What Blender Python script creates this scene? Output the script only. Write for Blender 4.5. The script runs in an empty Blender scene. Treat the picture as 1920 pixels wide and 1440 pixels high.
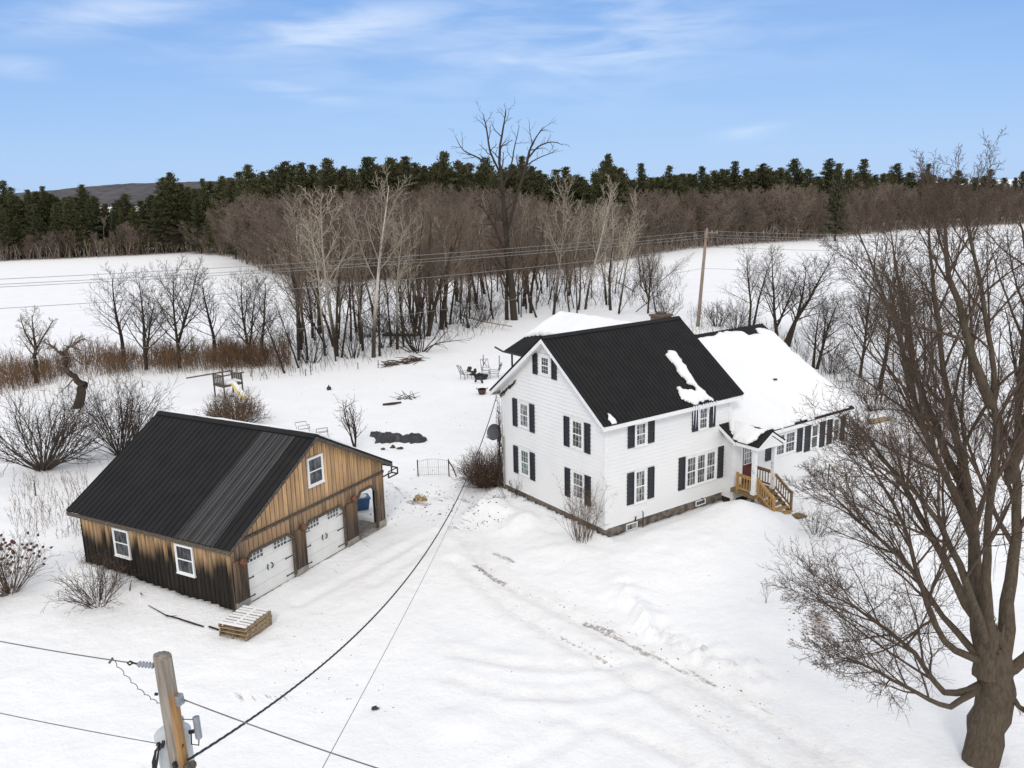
import bpy, math, random
import numpy as np
from mathutils import Vector, Matrix

scene = bpy.context.scene
COL = scene.collection
R_ = math.radians

# ------------------------------------------------------------------ camera
FPX, PITCH, ROLL, CAMH = 1600.0, 0.2254, -0.0232, 15.5
_f = np.array([0, math.cos(PITCH), -math.sin(PITCH)])
_u = np.array([0, math.sin(PITCH), math.cos(PITCH)])
_r = np.array([1.0, 0, 0])
CR = math.cos(ROLL) * _r + math.sin(ROLL) * _u
CU = -math.sin(ROLL) * _r + math.cos(ROLL) * _u
CF = _f
CC = np.array([0, 0, CAMH])


def ray(x, y):
    return CF + CR * (x - 960) / FPX - CU * (y - 720) / FPX


def on_plane(x, y, p0, n):
    d = ray(x, y)
    t = float(np.dot(np.asarray(p0, float) - CC, n) / np.dot(d, n))
    return CC + d * t


cam_d = bpy.data.cameras.new('camera')
cam_d.sensor_fit = 'HORIZONTAL'
cam_d.sensor_width = 36.0
cam_d.lens = 36.0 * FPX / 1920.0
cam_d.clip_start, cam_d.clip_end = 0.1, 9000
cam = bpy.data.objects.new('camera', cam_d)
COL.objects.link(cam)
cam.matrix_world = Matrix(((CR[0], CU[0], -CF[0], 0), (CR[1], CU[1], -CF[1], 0), (CR[2], CU[2], -CF[2], CAMH), (0, 0, 0, 1)))
scene.camera = cam

# house and garage frames: local x runs along the b axis, local y along the a axis
H0, HA = np.array([4.0, 35.61, 0.0]), 0.6138
HV = np.array([math.cos(HA), math.sin(HA), 0]); HU = np.array([-math.sin(HA), math.cos(HA), 0])
G0, GA = np.array([-10.77, 29.91, 0.0]), 1.0689
GV = np.array([math.cos(GA), math.sin(GA), 0]); GU = np.array([-math.sin(GA), math.cos(GA), 0])


def house(x, y, z=0.0):
    return H0 + HV * x + HU * y + np.array([0, 0, z])


def gar(x, y, z=0.0):
    return G0 + GV * x + GU * y + np.array([0, 0, z])


# ------------------------------------------------------------------ terrain
_rs = np.random.RandomState(7)
_PERM = _rs.rand(64, 64)


def vnoise(x, y):
    x = np.asarray(x, float); y = np.asarray(y, float)
    xi = np.floor(x).astype(int); yi = np.floor(y).astype(int)
    fx = x - xi; fy = y - yi
    fx = fx * fx * (3 - 2 * fx); fy = fy * fy * (3 - 2 * fy)
    a = _PERM[xi % 64, yi % 64]; b = _PERM[(xi + 1) % 64, yi % 64]
    c = _PERM[xi % 64, (yi + 1) % 64]; d = _PERM[(xi + 1) % 64, (yi + 1) % 64]
    return (a * (1 - fx) + b * fx) * (1 - fy) + (c * (1 - fx) + d * fx) * fy


def flat(px, py):
    p = on_plane(px, py, (0, 0, 0.15), np.array([0, 0, 1.0]))
    return p[:2]


def polydist(x, y, pts):
    best = np.full(np.shape(x), 1e9)
    for (ax, ay), (bx, by) in zip(pts[:-1], pts[1:]):
        dx, dy = bx - ax, by - ay
        t = np.clip(((x - ax) * dx + (y - ay) * dy) / (dx * dx + dy * dy), 0, 1)
        best = np.minimum(best, np.hypot(x - ax - t * dx, y - ay - t * dy))
    return best


MOUNDS = [(flat(935, 952), 0.62, 1.15, 0.9), (flat(985, 978), 0.5, 1.2, 0.9), (flat(900, 960), 0.3, 0.9, 0.9), (flat(1050, 1020), 0.22, 1.4, 0.9),
          (flat(1290, 1010), 0.55, 3.4, 0.15), (flat(1392, 975), 0.85, 1.7, 0.15), (flat(1200, 1060), 0.2, 2.2, 0.4), (flat(860, 1345), 0.16, 0.8, 0.9),
          (flat(230, 1085), 0.3, 1.6, 0.3), (flat(740, 905), 0.12, 1.5, 0.9), (flat(1440, 1180), 0.22, 2.0, 0.5)]
BERM = [flat(*p) for p in [(1160, 1095), (1205, 1150), (1260, 1190), (1340, 1225), (1425, 1255)]]
DRIVE = [flat(*p) for p in [(880, 900), (870, 990), (930, 1080), (1030, 1150), (1180, 1250), (1400, 1380), (1560, 1480)]]
DRIVE2 = [flat(*p) for p in [(540, 1110), (690, 1010), (800, 1010), (930, 1100)]]


RUTS = [[flat(*p) for p in q] for q in ([(870, 1000), (940, 1085), (1060, 1140), (1200, 1215), (1400, 1310), (1640, 1450)], [(850, 1040), (960, 1135), (1100, 1215), (1280, 1310), (1500, 1450)], [(850, 1215), (950, 1232), (1080, 1238), (1200, 1225)],
        [(840, 1262), (960, 1293), (1100, 1290), (1250, 1262)], [(1040, 1330), (1160, 1350), (1260, 1388), (1340, 1432)], [(700, 1085), (800, 1022), (880, 932), (905, 860)], [(560, 1120), (700, 1050), (820, 990)], [(930, 1430), (1010, 1400), (1100, 1350)])]


def smooth(e0, e1, v):
    t = np.clip((v - e0) / (e1 - e0), 0, 1)
    return t * t * (3 - 2 * t)


def terrain(x, y):
    x = np.asarray(x, float); y = np.asarray(y, float)
    z = 0.22 * (vnoise(x * 0.05 + 3, y * 0.05 + 8) - 0.5) + 0.12 * (vnoise(x * 0.16 + 11, y * 0.16 + 5) - 0.5)
    far = smooth(60, 110, np.hypot(x, y))
    z = z * (1 - 0.5 * far) + far * 0.6 * (vnoise(x * 0.018, y * 0.018) - 0.5)
    dd = np.minimum(polydist(x, y, DRIVE), polydist(x, y, DRIVE2))
    drv = 1 - smooth(2.2, 4.2, dd)
    near = 1 - smooth(45, 70, y)
    lump = vnoise(x * 1.7 + 20, y * 1.7 + 30) - 0.5
    lump2 = vnoise(x * 4.1 + 9, y * 4.1 + 2) - 0.5
    z = z + near * (0.06 * lump + 0.034 * lump2 * (0.2 + drv))
    z = z - 0.10 * drv
    sel = (np.abs(x) < 30) & (y > 10) & (y < 62)
    if np.any(sel):
        xs_, ys_ = x[sel] if x.ndim else x, y[sel] if x.ndim else y
        add = 0
        for q in RUTS:
            d = polydist(xs_, ys_, q)
            add = add - 0.075 * np.exp(-(d / 0.24) ** 2) + 0.035 * np.exp(-((d - 0.5) / 0.22) ** 2)
        if x.ndim: z[sel] = z[sel] + add
        else: z = z + add
    for (mx, my), h, rad, rough in MOUNDS:
        d2 = ((x - mx) ** 2 + (y - my) ** 2) / rad ** 2
        z = z + h * np.exp(-d2) * (1 + rough * (0.45 * lump + 0.3 * lump2))
    bd = polydist(x, y, BERM)
    z = z + np.exp(-(bd / 0.6) ** 2) * (0.22 + 0.55 * np.maximum(lump, -0.2) + 0.4 * lump2)
    # level pads under the garage and in front of the house
    lx = (x - G0[0]) * GV[0] + (y - G0[1]) * GV[1]; ly = (x - G0[0]) * GU[0] + (y - G0[1]) * GU[1]
    dg = np.hypot(np.maximum(np.maximum(-lx, lx - 9.5), 0), np.maximum(np.maximum(-ly, ly - 8.8), 0))
    k = 1 - smooth(0.2, 1.8, dg)
    inside = (dg <= 0.001)
    side = 0.10 + 0.24 * smooth(2.0, 8.0, ly) * (lx < 0.6)
    front = -0.01
    target = np.where(ly < 0.0, front, side)
    target = np.where((lx < 0) & (ly < 1.5), front + (side - front) * smooth(-0.3, 1.5, ly), target)
    z = z * (1 - k) + (target + 0.03 * lump) * k
    z = np.where(inside, -0.12, z)
    hx = (x - H0[0]) * HV[0] + (y - H0[1]) * HV[1]; hy = (x - H0[0]) * HU[0] + (y - H0[1]) * HU[1]
    dh = np.hypot(np.maximum(np.maximum(-hx, hx - 17.0), 0), np.maximum(np.maximum(-hy - np.where(hx > 7.6, 0.75, 0), hy - 7.8), 0))
    k = 1 - smooth(0.1, 1.5, dh)
    tgt = np.where(hx < 0, 0.38, 0.2)
    tgt = np.where(hx > 9.4, 0.3, tgt)
    z = z * (1 - k) + (tgt + 0.05 * lump) * k
    z = np.where(dh <= 0.001, -0.2, z)
    return z


def gp(px, py):
    z = 0.1
    for _ in range(6):
        p = on_plane(px, py, (0, 0, z), np.array([0, 0, 1.0]))
        z = float(terrain(p[0], p[1]))
    return Vector((p[0], p[1], z))


# ------------------------------------------------------------------ materials
def new_mat(name):
    m = bpy.data.materials.new(name); m.use_nodes = True
    nt = m.node_tree; b = nt.nodes['Principled BSDF']
    return m, nt, b


def node(nt, kind, **kw):
    n = nt.nodes.new(kind)
    for k, v in kw.items():
        setattr(n, k, v)
    return n


def mathn(nt, op, a, b=None, c=None, clamp=False):
    n = nt.nodes.new('ShaderNodeMath'); n.operation = op; n.use_clamp = clamp
    for i, v in enumerate((a, b, c)):
        if v is None: continue
        if isinstance(v, (int, float)): n.inputs[i].default_value = v
        else: nt.links.new(v, n.inputs[i])
    return n.outputs[0]


def mixc(nt, fac, a, b, mode='MIX'):
    n = nt.nodes.new('ShaderNodeMix'); n.data_type = 'RGBA'; n.blend_type = mode
    for idx, v in ((0, fac), (6, a), (7, b)):
        if isinstance(v, (int, float)): n.inputs[idx].default_value = v
        elif isinstance(v, (tuple, list)): n.inputs[idx].default_value = (*v, 1) if len(v) == 3 else v
        else: nt.links.new(v, n.inputs[idx])
    return n.outputs[2]


def coords(nt, scale=(1, 1, 1), kind='Object'):
    tc = nt.nodes.new('ShaderNodeTexCoord'); mp = nt.nodes.new('ShaderNodeMapping')
    mp.inputs['Scale'].default_value = scale
    nt.links.new(tc.outputs[kind], mp.inputs[0])
    return mp.outputs[0]


def noise(nt, vec, scale, detail=3, rough=0.55):
    n = nt.nodes.new('ShaderNodeTexNoise'); n.inputs['Scale'].default_value = scale
    n.inputs['Detail'].default_value = detail; n.inputs['Roughness'].default_value = rough
    nt.links.new(vec, n.inputs['Vector'])
    return n.outputs['Fac']


def rng_map(nt, v, a, b, c=0.0, d=1.0, smoothst=True):
    n = nt.nodes.new('ShaderNodeMapRange'); n.clamp = True
    if smoothst: n.interpolation_type = 'SMOOTHSTEP'
    nt.links.new(v, n.inputs[0])
    for i, x in zip((1, 2, 3, 4), (a, b, c, d)): n.inputs[i].default_value = x
    return n.outputs[0]


def bump(nt, b, h, dist, strength=1.0):
    n = nt.nodes.new('ShaderNodeBump'); n.inputs['Distance'].default_value = dist; n.inputs['Strength'].default_value = strength
    nt.links.new(h, n.inputs['Height']); nt.links.new(n.outputs[0], b.inputs['Normal'])


def simple(name, c1, c2=None, scale=4.0, rough=0.7, stretch=(1, 1, 1), bmp=0.0, metal=0.0, lo=0.35, hi=0.65):
    m, nt, b = new_mat(name)
    b.inputs['Roughness'].default_value = rough; b.inputs['Metallic'].default_value = metal
    c2 = c2 or tuple(v * 0.75 for v in c1)
    v = coords(nt, stretch)
    nz = noise(nt, v, scale, 4)
    col = mixc(nt, rng_map(nt, nz, lo, hi), c1, c2)
    nt.links.new(col, b.inputs['Base Color'])
    if bmp: bump(nt, b, nz, bmp)
    return m


_a = flat(945, 1085); _b = flat(1250, 1230)
DRV_ANG = -math.atan2(_b[1] - _a[1], _b[0] - _a[0])


def snow_mat():
    m, nt, b = new_mat('snow')
    b.inputs['Roughness'].default_value = 0.65
    b.inputs['Specular IOR Level'].default_value = 0.25
    v = coords(nt, (1, 1, 1))
    n1 = noise(nt, v, 0.35, 4); n2 = noise(nt, v, 2.4, 5, 0.6); n3 = noise(nt, v, 7.0, 3, 0.6)
    base = mixc(nt, rng_map(nt, n1, 0.3, 0.7), (0.87, 0.875, 0.885), (0.84, 0.845, 0.855))
    at = node(nt, 'ShaderNodeAttribute', attribute_name='dirt')
    at2 = node(nt, 'ShaderNodeAttribute', attribute_name='track')
    vs = coords(nt, (1, 1, 1))
    rm = nt.nodes.new('ShaderNodeMapping'); rm.inputs['Rotation'].default_value = (0, 0, DRV_ANG); nt.links.new(vs, rm.inputs[0])
    rm2 = nt.nodes.new('ShaderNodeMapping'); rm2.inputs['Scale'].default_value = (1.1, 6.0, 1); nt.links.new(rm.outputs[0], rm2.inputs[0])
    brk = noise(nt, rm2.outputs[0], 1.0, 6, 0.72)
    fleck = noise(nt, vs, 16, 3, 0.7)
    s1 = rng_map(nt, mathn(nt, 'ADD', brk, mathn(nt, 'MULTIPLY', at.outputs['Fac'], 0.60)), 0.78, 0.93)
    s1 = mathn(nt, 'MULTIPLY', s1, rng_map(nt, fleck, 0.34, 0.60, 0.35, 1.0))
    soft = mathn(nt, 'MULTIPLY', at2.outputs['Fac'], rng_map(nt, n2, 0.35, 0.7, 0.15, 1.0))
    c = mixc(nt, mathn(nt, 'MULTIPLY', soft, 0.27), base, (0.5, 0.44, 0.36))
    c = mixc(nt, mathn(nt, 'MULTIPLY', s1, 0.8), c, (0.13, 0.09, 0.065))
    nt.links.new(c, b.inputs['Base Color'])
    h = mathn(nt, 'ADD', mathn(nt, 'MULTIPLY', n2, 0.8), mathn(nt, 'MULTIPLY', n3, 0.25))
    tr = mathn(nt, 'MULTIPLY', noise(nt, coords(nt, (1, 1, 1)), 6.0, 4, 0.7), mathn(nt, 'MULTIPLY', at2.outputs['Fac'], 0.7))
    bump(nt, b, mathn(nt, 'ADD', h, tr), 0.095, 0.8)
    return m


def roof_snow_mat():
    m, nt, b = new_mat('roof_snow')
    b.inputs['Roughness'].default_value = 0.65; b.inputs['Specular IOR Level'].default_value = 0.25
    v = coords(nt); n2 = noise(nt, v, 1.6, 5, 0.6)
    nt.links.new(mixc(nt, n2, (0.83, 0.835, 0.845), (0.80, 0.805, 0.815)), b.inputs['Base Color'])
    bump(nt, b, n2, 0.06, 0.7)
    return m


def board_mat(name, axis, zlo, zhi, light, mid, dark, width=0.25, drip=0.5, seed=0.0):
    """weathered vertical boards; the rain-blackened stain climbs to a different height on each board"""
    m, nt, b = new_mat(name)
    b.inputs['Roughness'].default_value = 0.85; b.inputs['Specular IOR Level'].default_value = 0.2
    tc = nt.nodes.new('ShaderNodeTexCoord'); sp = nt.nodes.new('ShaderNodeSeparateXYZ')
    nt.links.new(tc.outputs['Object'], sp.inputs[0])
    t = sp.outputs[axis]; z = sp.outputs[2]
    idx = mathn(nt, 'FLOOR', mathn(nt, 'DIVIDE', mathn(nt, 'ADD', t, 50.03 + seed), width))
    wn = nt.nodes.new('ShaderNodeTexWhiteNoise'); wn.noise_dimensions = '1D'
    nt.links.new(idx, wn.inputs['W'])
    wn2 = nt.nodes.new('ShaderNodeTexWhiteNoise'); wn2.noise_dimensions = '1D'
    nt.links.new(mathn(nt, 'ADD', idx, 17.3), wn2.inputs['W'])
    sc = (22, 22, 0.7); v = coords(nt, sc)
    grain = noise(nt, v, 1.0, 5, 0.65)
    v2 = coords(nt, (10, 10, 0.5)); streak = noise(nt, v2, 1.0, 5, 0.7)
    knots = noise(nt, coords(nt, (9, 9, 6)), 1.0, 2)
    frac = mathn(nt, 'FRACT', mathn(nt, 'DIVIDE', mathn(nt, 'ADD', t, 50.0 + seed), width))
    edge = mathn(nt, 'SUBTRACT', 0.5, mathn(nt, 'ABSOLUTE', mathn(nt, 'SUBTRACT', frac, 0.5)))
    batten_shade = mathn(nt, 'MULTIPLY', rng_map(nt, edge, 0.07, 0.12), rng_map(nt, edge, 0.23, 0.14))  # batten shade painted as dark lines on either side of each board edge
    c = mixc(nt, rng_map(nt, grain, 0.3, 0.75), light, mid)
    c = mixc(nt, mathn(nt, 'MULTIPLY', wn.outputs['Value'], 0.75), c, mid)
    c = mixc(nt, mathn(nt, 'MULTIPLY', rng_map(nt, knots, 0.68, 0.76), 0.7), c, (0.07, 0.035, 0.018))
    lvl = mathn(nt, 'ADD', z, mathn(nt, 'MULTIPLY', mathn(nt, 'SUBTRACT', streak, 0.5), 1.9 * drip))
    lvl = mathn(nt, 'ADD', lvl, mathn(nt, 'MULTIPLY', mathn(nt, 'SUBTRACT', wn2.outputs['Value'], 0.5), 1.1 * drip))
    lvl = mathn(nt, 'ADD', lvl, mathn(nt, 'MULTIPLY', mathn(nt, 'SUBTRACT', grain, 0.5), 0.7 * drip))
    st = rng_map(nt, lvl, zlo, zhi, 1.0, 0.0)
    greyed = mixc(nt, rng_map(nt, grain, 0.42, 0.7), dark, tuple(min(1, v * 3.2) for v in dark))
    c = mixc(nt, mathn(nt, 'MULTIPLY', rng_map(nt, wn2.outputs['Value'], 0.6, 0.85), 0.5), c, (0.27, 0.18, 0.11))
    c = mixc(nt, mathn(nt, 'MULTIPLY', rng_map(nt, streak, 0.48, 0.62), 0.62), c, tuple(min(1, v * 2.6) for v in dark))
    c = mixc(nt, st, c, greyed)
    c = mixc(nt, mathn(nt, 'MULTIPLY', batten_shade, 0.72), c, tuple(v * 0.55 for v in dark))
    nt.links.new(c, b.inputs['Base Color'])
    bump(nt, b, grain, 0.004, 0.6)
    return m


def bark_mat(name, c1, c2, zpale=None, pale=None, scale=8.0):
    m, nt, b = new_mat(name)
    b.inputs['Roughness'].default_value = 0.9; b.inputs['Specular IOR Level'].default_value = 0.1
    v = coords(nt, (1, 1, 0.22)); nz = noise(nt, v, scale, 5, 0.65)
    c = mixc(nt, rng_map(nt, nz, 0.32, 0.68), c1, c2)
    if pale:
        tc = nt.nodes.new('ShaderNodeTexCoord'); sp = nt.nodes.new('ShaderNodeSeparateXYZ')
        nt.links.new(tc.outputs['Object'], sp.inputs[0])
        zz = mathn(nt, 'ADD', sp.outputs[2], mathn(nt, 'MULTIPLY', nz, 2.0))
        c = mixc(nt, rng_map(nt, zz, *zpale), c, pale)
    oi = nt.nodes.new('ShaderNodeObjectInfo')
    c = mixc(nt, mathn(nt, 'MULTIPLY', oi.outputs['Random'], 0.75), c, tuple(v * 0.42 for v in c1))
    nt.links.new(c, b.inputs['Base Color'])
    bump(nt, b, nz, 0.05, 0.9)
    return m


def needle_mat(name, c1, c2):
    m, nt, b = new_mat(name)
    b.inputs['Roughness'].default_value = 0.8; b.inputs['Specular IOR Level'].default_value = 0.2
    oi = nt.nodes.new('ShaderNodeObjectInfo')
    nz = noise(nt, coords(nt), 0.7, 3)
    c = mixc(nt, rng_map(nt, nz, 0.3, 0.7), c1, c2)
    c = mixc(nt, mathn(nt, 'MULTIPLY', oi.outputs['Random'], 0.7), c, (0.085, 0.075, 0.036))
    nt.links.new(c, b.inputs['Base Color'])
    return m


def pane_mat(name, dark, lightc, seed, curtain=0.6):
    m, nt, b = new_mat(name)
    b.inputs['Roughness'].default_value = 0.06
    mp = coords(nt, (1, 1, 0.25)); nz = noise(nt, mp, 7.0 + seed, 2)
    n2 = noise(nt, coords(nt), 1.1 + seed * 0.1, 2)
    k = mathn(nt, 'MULTIPLY', rng_map(nt, nz, 0.4, 0.62), rng_map(nt, n2, 0.35, 0.6, 0.25, 1.0))
    nt.links.new(mixc(nt, mathn(nt, 'MULTIPLY', k, curtain), dark, lightc), b.inputs['Base Color'])
    return m


MT = {}
MT['snow'] = snow_mat()
MT['roof_snow'] = roof_snow_mat()
MT['siding'] = simple('white_siding', (0.80, 0.80, 0.795), (0.765, 0.768, 0.765), 0.6, 0.5)
MT['trim'] = simple('white_trim', (0.82, 0.82, 0.82), (0.76, 0.76, 0.76), 3.0, 0.45)
MT['oldtrim'] = simple('peeling_white_paint', (0.78, 0.78, 0.78), (0.42, 0.40, 0.37), 5.0, 0.7, lo=0.58, hi=0.66)
MT['shutter'] = simple('shutter_paint', (0.010, 0.011, 0.016), (0.016, 0.017, 0.022), 5, 0.45)
MT['roof'] = simple('black_metal_roof', (0.0085, 0.0085, 0.0095), (0.0125, 0.0122, 0.0125), 1.2, 0.6)
MT['roof'].node_tree.nodes['Principled BSDF'].inputs['Specular IOR Level'].default_value = 0.2
MT['roof_grey'] = simple('faded_grey_roof_metal', (0.034, 0.0325, 0.034), (0.044, 0.042, 0.044), 1.2, 0.6)
MT['stone'] = simple('field_stone', (0.20, 0.17, 0.14), (0.07, 0.06, 0.05), 3.2, 0.9, bmp=0.05)
MT['door_glass'] = simple('door_glass', (0.075, 0.08, 0.085), (0.12, 0.125, 0.13), 3.0, 0.1)
MT['concrete'] = simple('concrete', (0.33, 0.31, 0.27), (0.2, 0.19, 0.17), 3.0, 0.9, bmp=0.01)
MT['brick'] = simple('chimney_brick', (0.17, 0.10, 0.07), (0.08, 0.06, 0.05), 9.0, 0.9, bmp=0.02)
MT['pane'] = pane_mat('window_glass', (0.035, 0.04, 0.042), (0.36, 0.38, 0.37), 0.0, 0.8)
MT['pane_green'] = pane_mat('window_glass_with_green_curtain', (0.05, 0.07, 0.065), (0.22, 0.30, 0.27), 2.0, 0.9)
MT['pane_dark'] = pane_mat('dark_window_glass', (0.03, 0.033, 0.037), (0.16, 0.17, 0.18), 1.0, 0.7)
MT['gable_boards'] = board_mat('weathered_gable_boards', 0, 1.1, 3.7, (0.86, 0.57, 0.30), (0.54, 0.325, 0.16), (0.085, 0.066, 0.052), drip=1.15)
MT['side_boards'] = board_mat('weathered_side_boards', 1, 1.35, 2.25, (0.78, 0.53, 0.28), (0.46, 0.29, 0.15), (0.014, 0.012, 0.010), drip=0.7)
MT['post_boards'] = board_mat('weathered_post_wood', 0, 0.6, 2.9, (0.34, 0.21, 0.11), (0.2, 0.125, 0.07), (0.05, 0.038, 0.03), drip=0.9, width=0.17)
MT['old_wood'] = simple('grey_weathered_wood', (0.12, 0.10, 0.08), (0.05, 0.042, 0.035), 2.0, 0.9, stretch=(6, 6, 6), bmp=0.01)
MT['dark_wood'] = simple('dark_wood', (0.045, 0.035, 0.028), (0.025, 0.02, 0.017), 2.0, 0.9)
MT['door_white'] = simple('door_white', (0.74, 0.74, 0.72), (0.70, 0.70, 0.68), 2.0, 0.5)
MT['black_iron'] = simple('black_iron', (0.012, 0.012, 0.013), None, 8, 0.5)
MT['copper'] = simple('copper_lamp', (0.20, 0.085, 0.045), (0.11, 0.05, 0.03), 8, 0.45, metal=0.4)
MT['deck'] = simple('new_yellow_lumber', (0.44, 0.27, 0.095), (0.33, 0.19, 0.065), 3.0, 0.75, stretch=(4, 4, 4))
MT['deck_old'] = simple('worn_lumber', (0.27, 0.175, 0.08), (0.15, 0.10, 0.055), 3.0, 0.8, stretch=(4, 4, 4))
MT['red_door'] = simple('dark_red_paint', (0.13, 0.013, 0.013), (0.10, 0.010, 0.010), 3.0, 0.4)
MT['pallet'] = simple('pallet_wood', (0.36, 0.26, 0.15), (0.18, 0.135, 0.09), 2.5, 0.85, stretch=(3, 3, 9), bmp=0.005)
MT['bark'] = bark_mat('dark_bark', (0.075, 0.058, 0.045), (0.034, 0.027, 0.021))
MT['hero_bark'] = bark_mat('furrowed_maple_bark', (0.21, 0.165, 0.12), (0.032, 0.024, 0.018), scale=15.0)
MT['twig'] = bark_mat('brown_twig', (0.25, 0.19, 0.147), (0.145, 0.11, 0.086))
MT['hero_twig'] = bark_mat('maple_twig', (0.175, 0.128, 0.098), (0.10, 0.073, 0.057))
MT['dark_twig'] = bark_mat('dark_twig', (0.095, 0.074, 0.062), (0.055, 0.043, 0.036))
MT['dead_bark'] = bark_mat('grey_dead_bark', (0.095, 0.077, 0.062), (0.05, 0.040, 0.033))
MT['shrub_dark'] = bark_mat('dark_shrub_stem', (0.125, 0.100, 0.084), (0.07, 0.056, 0.047))
MT['chair_metal'] = simple('dull_grey_chair_metal', (0.09, 0.09, 0.10), None, 4, 0.6)
MT['pale_wire'] = simple('pale_thin_wire', (0.42, 0.42, 0.42), None, 4, 0.6)
MT['red_twig'] = bark_mat('reddish_twig', (0.20, 0.125, 0.085), (0.11, 0.07, 0.05))
MT['grey_bark'] = bark_mat('grey_brown_bark', (0.165, 0.132, 0.106), (0.075, 0.060, 0.048))
MT['wood_twig'] = bark_mat('wood_twig', (0.315, 0.248, 0.20), (0.165, 0.13, 0.106))
MT['birch'] = bark_mat('pale_aspen_bark', (0.085, 0.070, 0.055), (0.05, 0.04, 0.033), (3.0, 7.0), (0.64, 0.58, 0.49))
MT['birch_twig'] = bark_mat('pale_twig', (0.52, 0.45, 0.36), (0.34, 0.29, 0.23))
MT['shrub_twig'] = bark_mat('shrub_twig', (0.125, 0.085, 0.062), (0.07, 0.05, 0.04))
MT['tan_twig'] = bark_mat('tan_shrub_twig', (0.22, 0.15, 0.105), (0.12, 0.08, 0.06))
MT['rust_weed'] = bark_mat('rusty_weed_stalk', (0.27, 0.165, 0.095), (0.145, 0.09, 0.056))
MT['tan_weed'] = bark_mat('tan_weed_stalk', (0.26, 0.18, 0.12), (0.13, 0.09, 0.065))
MT['needles'] = needle_mat('pine_needles', (0.105, 0.112, 0.048), (0.045, 0.052, 0.024))
MT['needles_dark'] = needle_mat('dark_pine_needles', (0.068, 0.080, 0.036), (0.030, 0.038, 0.019))
MT['seedhead'] = simple('dried_flower_head', (0.12, 0.06, 0.04), (0.07, 0.035, 0.025), 8, 0.9)
MT['dead_leaf'] = simple('dead_leaf', (0.20, 0.10, 0.05), (0.08, 0.045, 0.03), 6, 0.9)
MT['debris'] = simple('dark_debris', (0.045, 0.033, 0.025), (0.09, 0.065, 0.045), 6, 0.9)
MT['tarp'] = simple('black_tarp', (0.014, 0.014, 0.017), (0.03, 0.03, 0.034), 3, 0.45, bmp=0.03)
MT['blue'] = simple('blue_plastic', (0.035, 0.11, 0.24), (0.03, 0.09, 0.2), 4, 0.45)
MT['yellow'] = simple('yellow_plastic', (0.75, 0.60, 0.13), (0.68, 0.53, 0.10), 2, 0.45)
MT['maroon'] = simple('maroon_plastic', (0.075, 0.022, 0.022), None, 4, 0.5)
MT['navy'] = simple('navy_plastic', (0.02, 0.022, 0.04), None, 4, 0.5)
MT['steel'] = simple('galvanised_steel', (0.36, 0.38, 0.41), (0.24, 0.26, 0.29), 10, 0.45, metal=0.6)
MT['dish'] = simple('grey_dish', (0.055, 0.062, 0.075), (0.045, 0.05, 0.062), 4, 0.5)
MT['ins'] = simple('grey_polymer', (0.30, 0.33, 0.38), (0.24, 0.26, 0.30), 10, 0.45)
MT['tank'] = simple('grey_tank_paint', (0.52, 0.56, 0.57), (0.44, 0.48, 0.49), 3, 0.4)
MT['wire'] = simple('grey_wire', (0.16, 0.16, 0.18), (0.10, 0.10, 0.11), 2, 0.5)
MT['wire_far'] = simple('weathered_wire', (0.24, 0.235, 0.225), (0.2, 0.195, 0.19), 2, 0.6)
MT['black_wire'] = simple('black_cable', (0.012, 0.012, 0.014), None, 2, 0.45)
MT['straw'] = simple('straw_clump', (0.45, 0.34, 0.20), (0.2, 0.14, 0.08), 6, 0.9, bmp=0.02)
MT['ice'] = simple('ice', (0.78, 0.80, 0.84), (0.7, 0.73, 0.78), 6, 0.15)


def pole_mat():
    m, nt, b = new_mat('split_pole_wood')
    b.inputs['Roughness'].default_value = 0.85
    tc = nt.nodes.new('ShaderNodeTexCoord'); sp = nt.nodes.new('ShaderNodeSeparateXYZ')
    nt.links.new(tc.outputs['Object'], sp.inputs[0])
    grain = noise(nt, coords(nt, (26, 26, 1.2)), 1.0, 5, 0.7)
    grey = mixc(nt, rng_map(nt, grain, 0.3, 0.7), (0.33, 0.29, 0.25), (0.16, 0.135, 0.11))
    org = mixc(nt, rng_map(nt, grain, 0.3, 0.7), (0.40, 0.235, 0.095), (0.24, 0.125, 0.045))
    edge = mathn(nt, 'ADD', sp.outputs[0], mathn(nt, 'MULTIPLY', mathn(nt, 'SUBTRACT', noise(nt, coords(nt, (3, 3, 1.1)), 1.0, 4), 0.5), 0.10))
    k = mathn(nt, 'MULTIPLY', rng_map(nt, edge, 0.035, 0.05), rng_map(nt, sp.outputs[2], 9.25, 9.1, 0.0, 1.0))
    c = mixc(nt, k, grey, org)
    nt.links.new(c, b.inputs['Base Color']); bump(nt, b, grain, 0.006, 0.7)
    return m


MT['pole'] = pole_mat()


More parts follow.
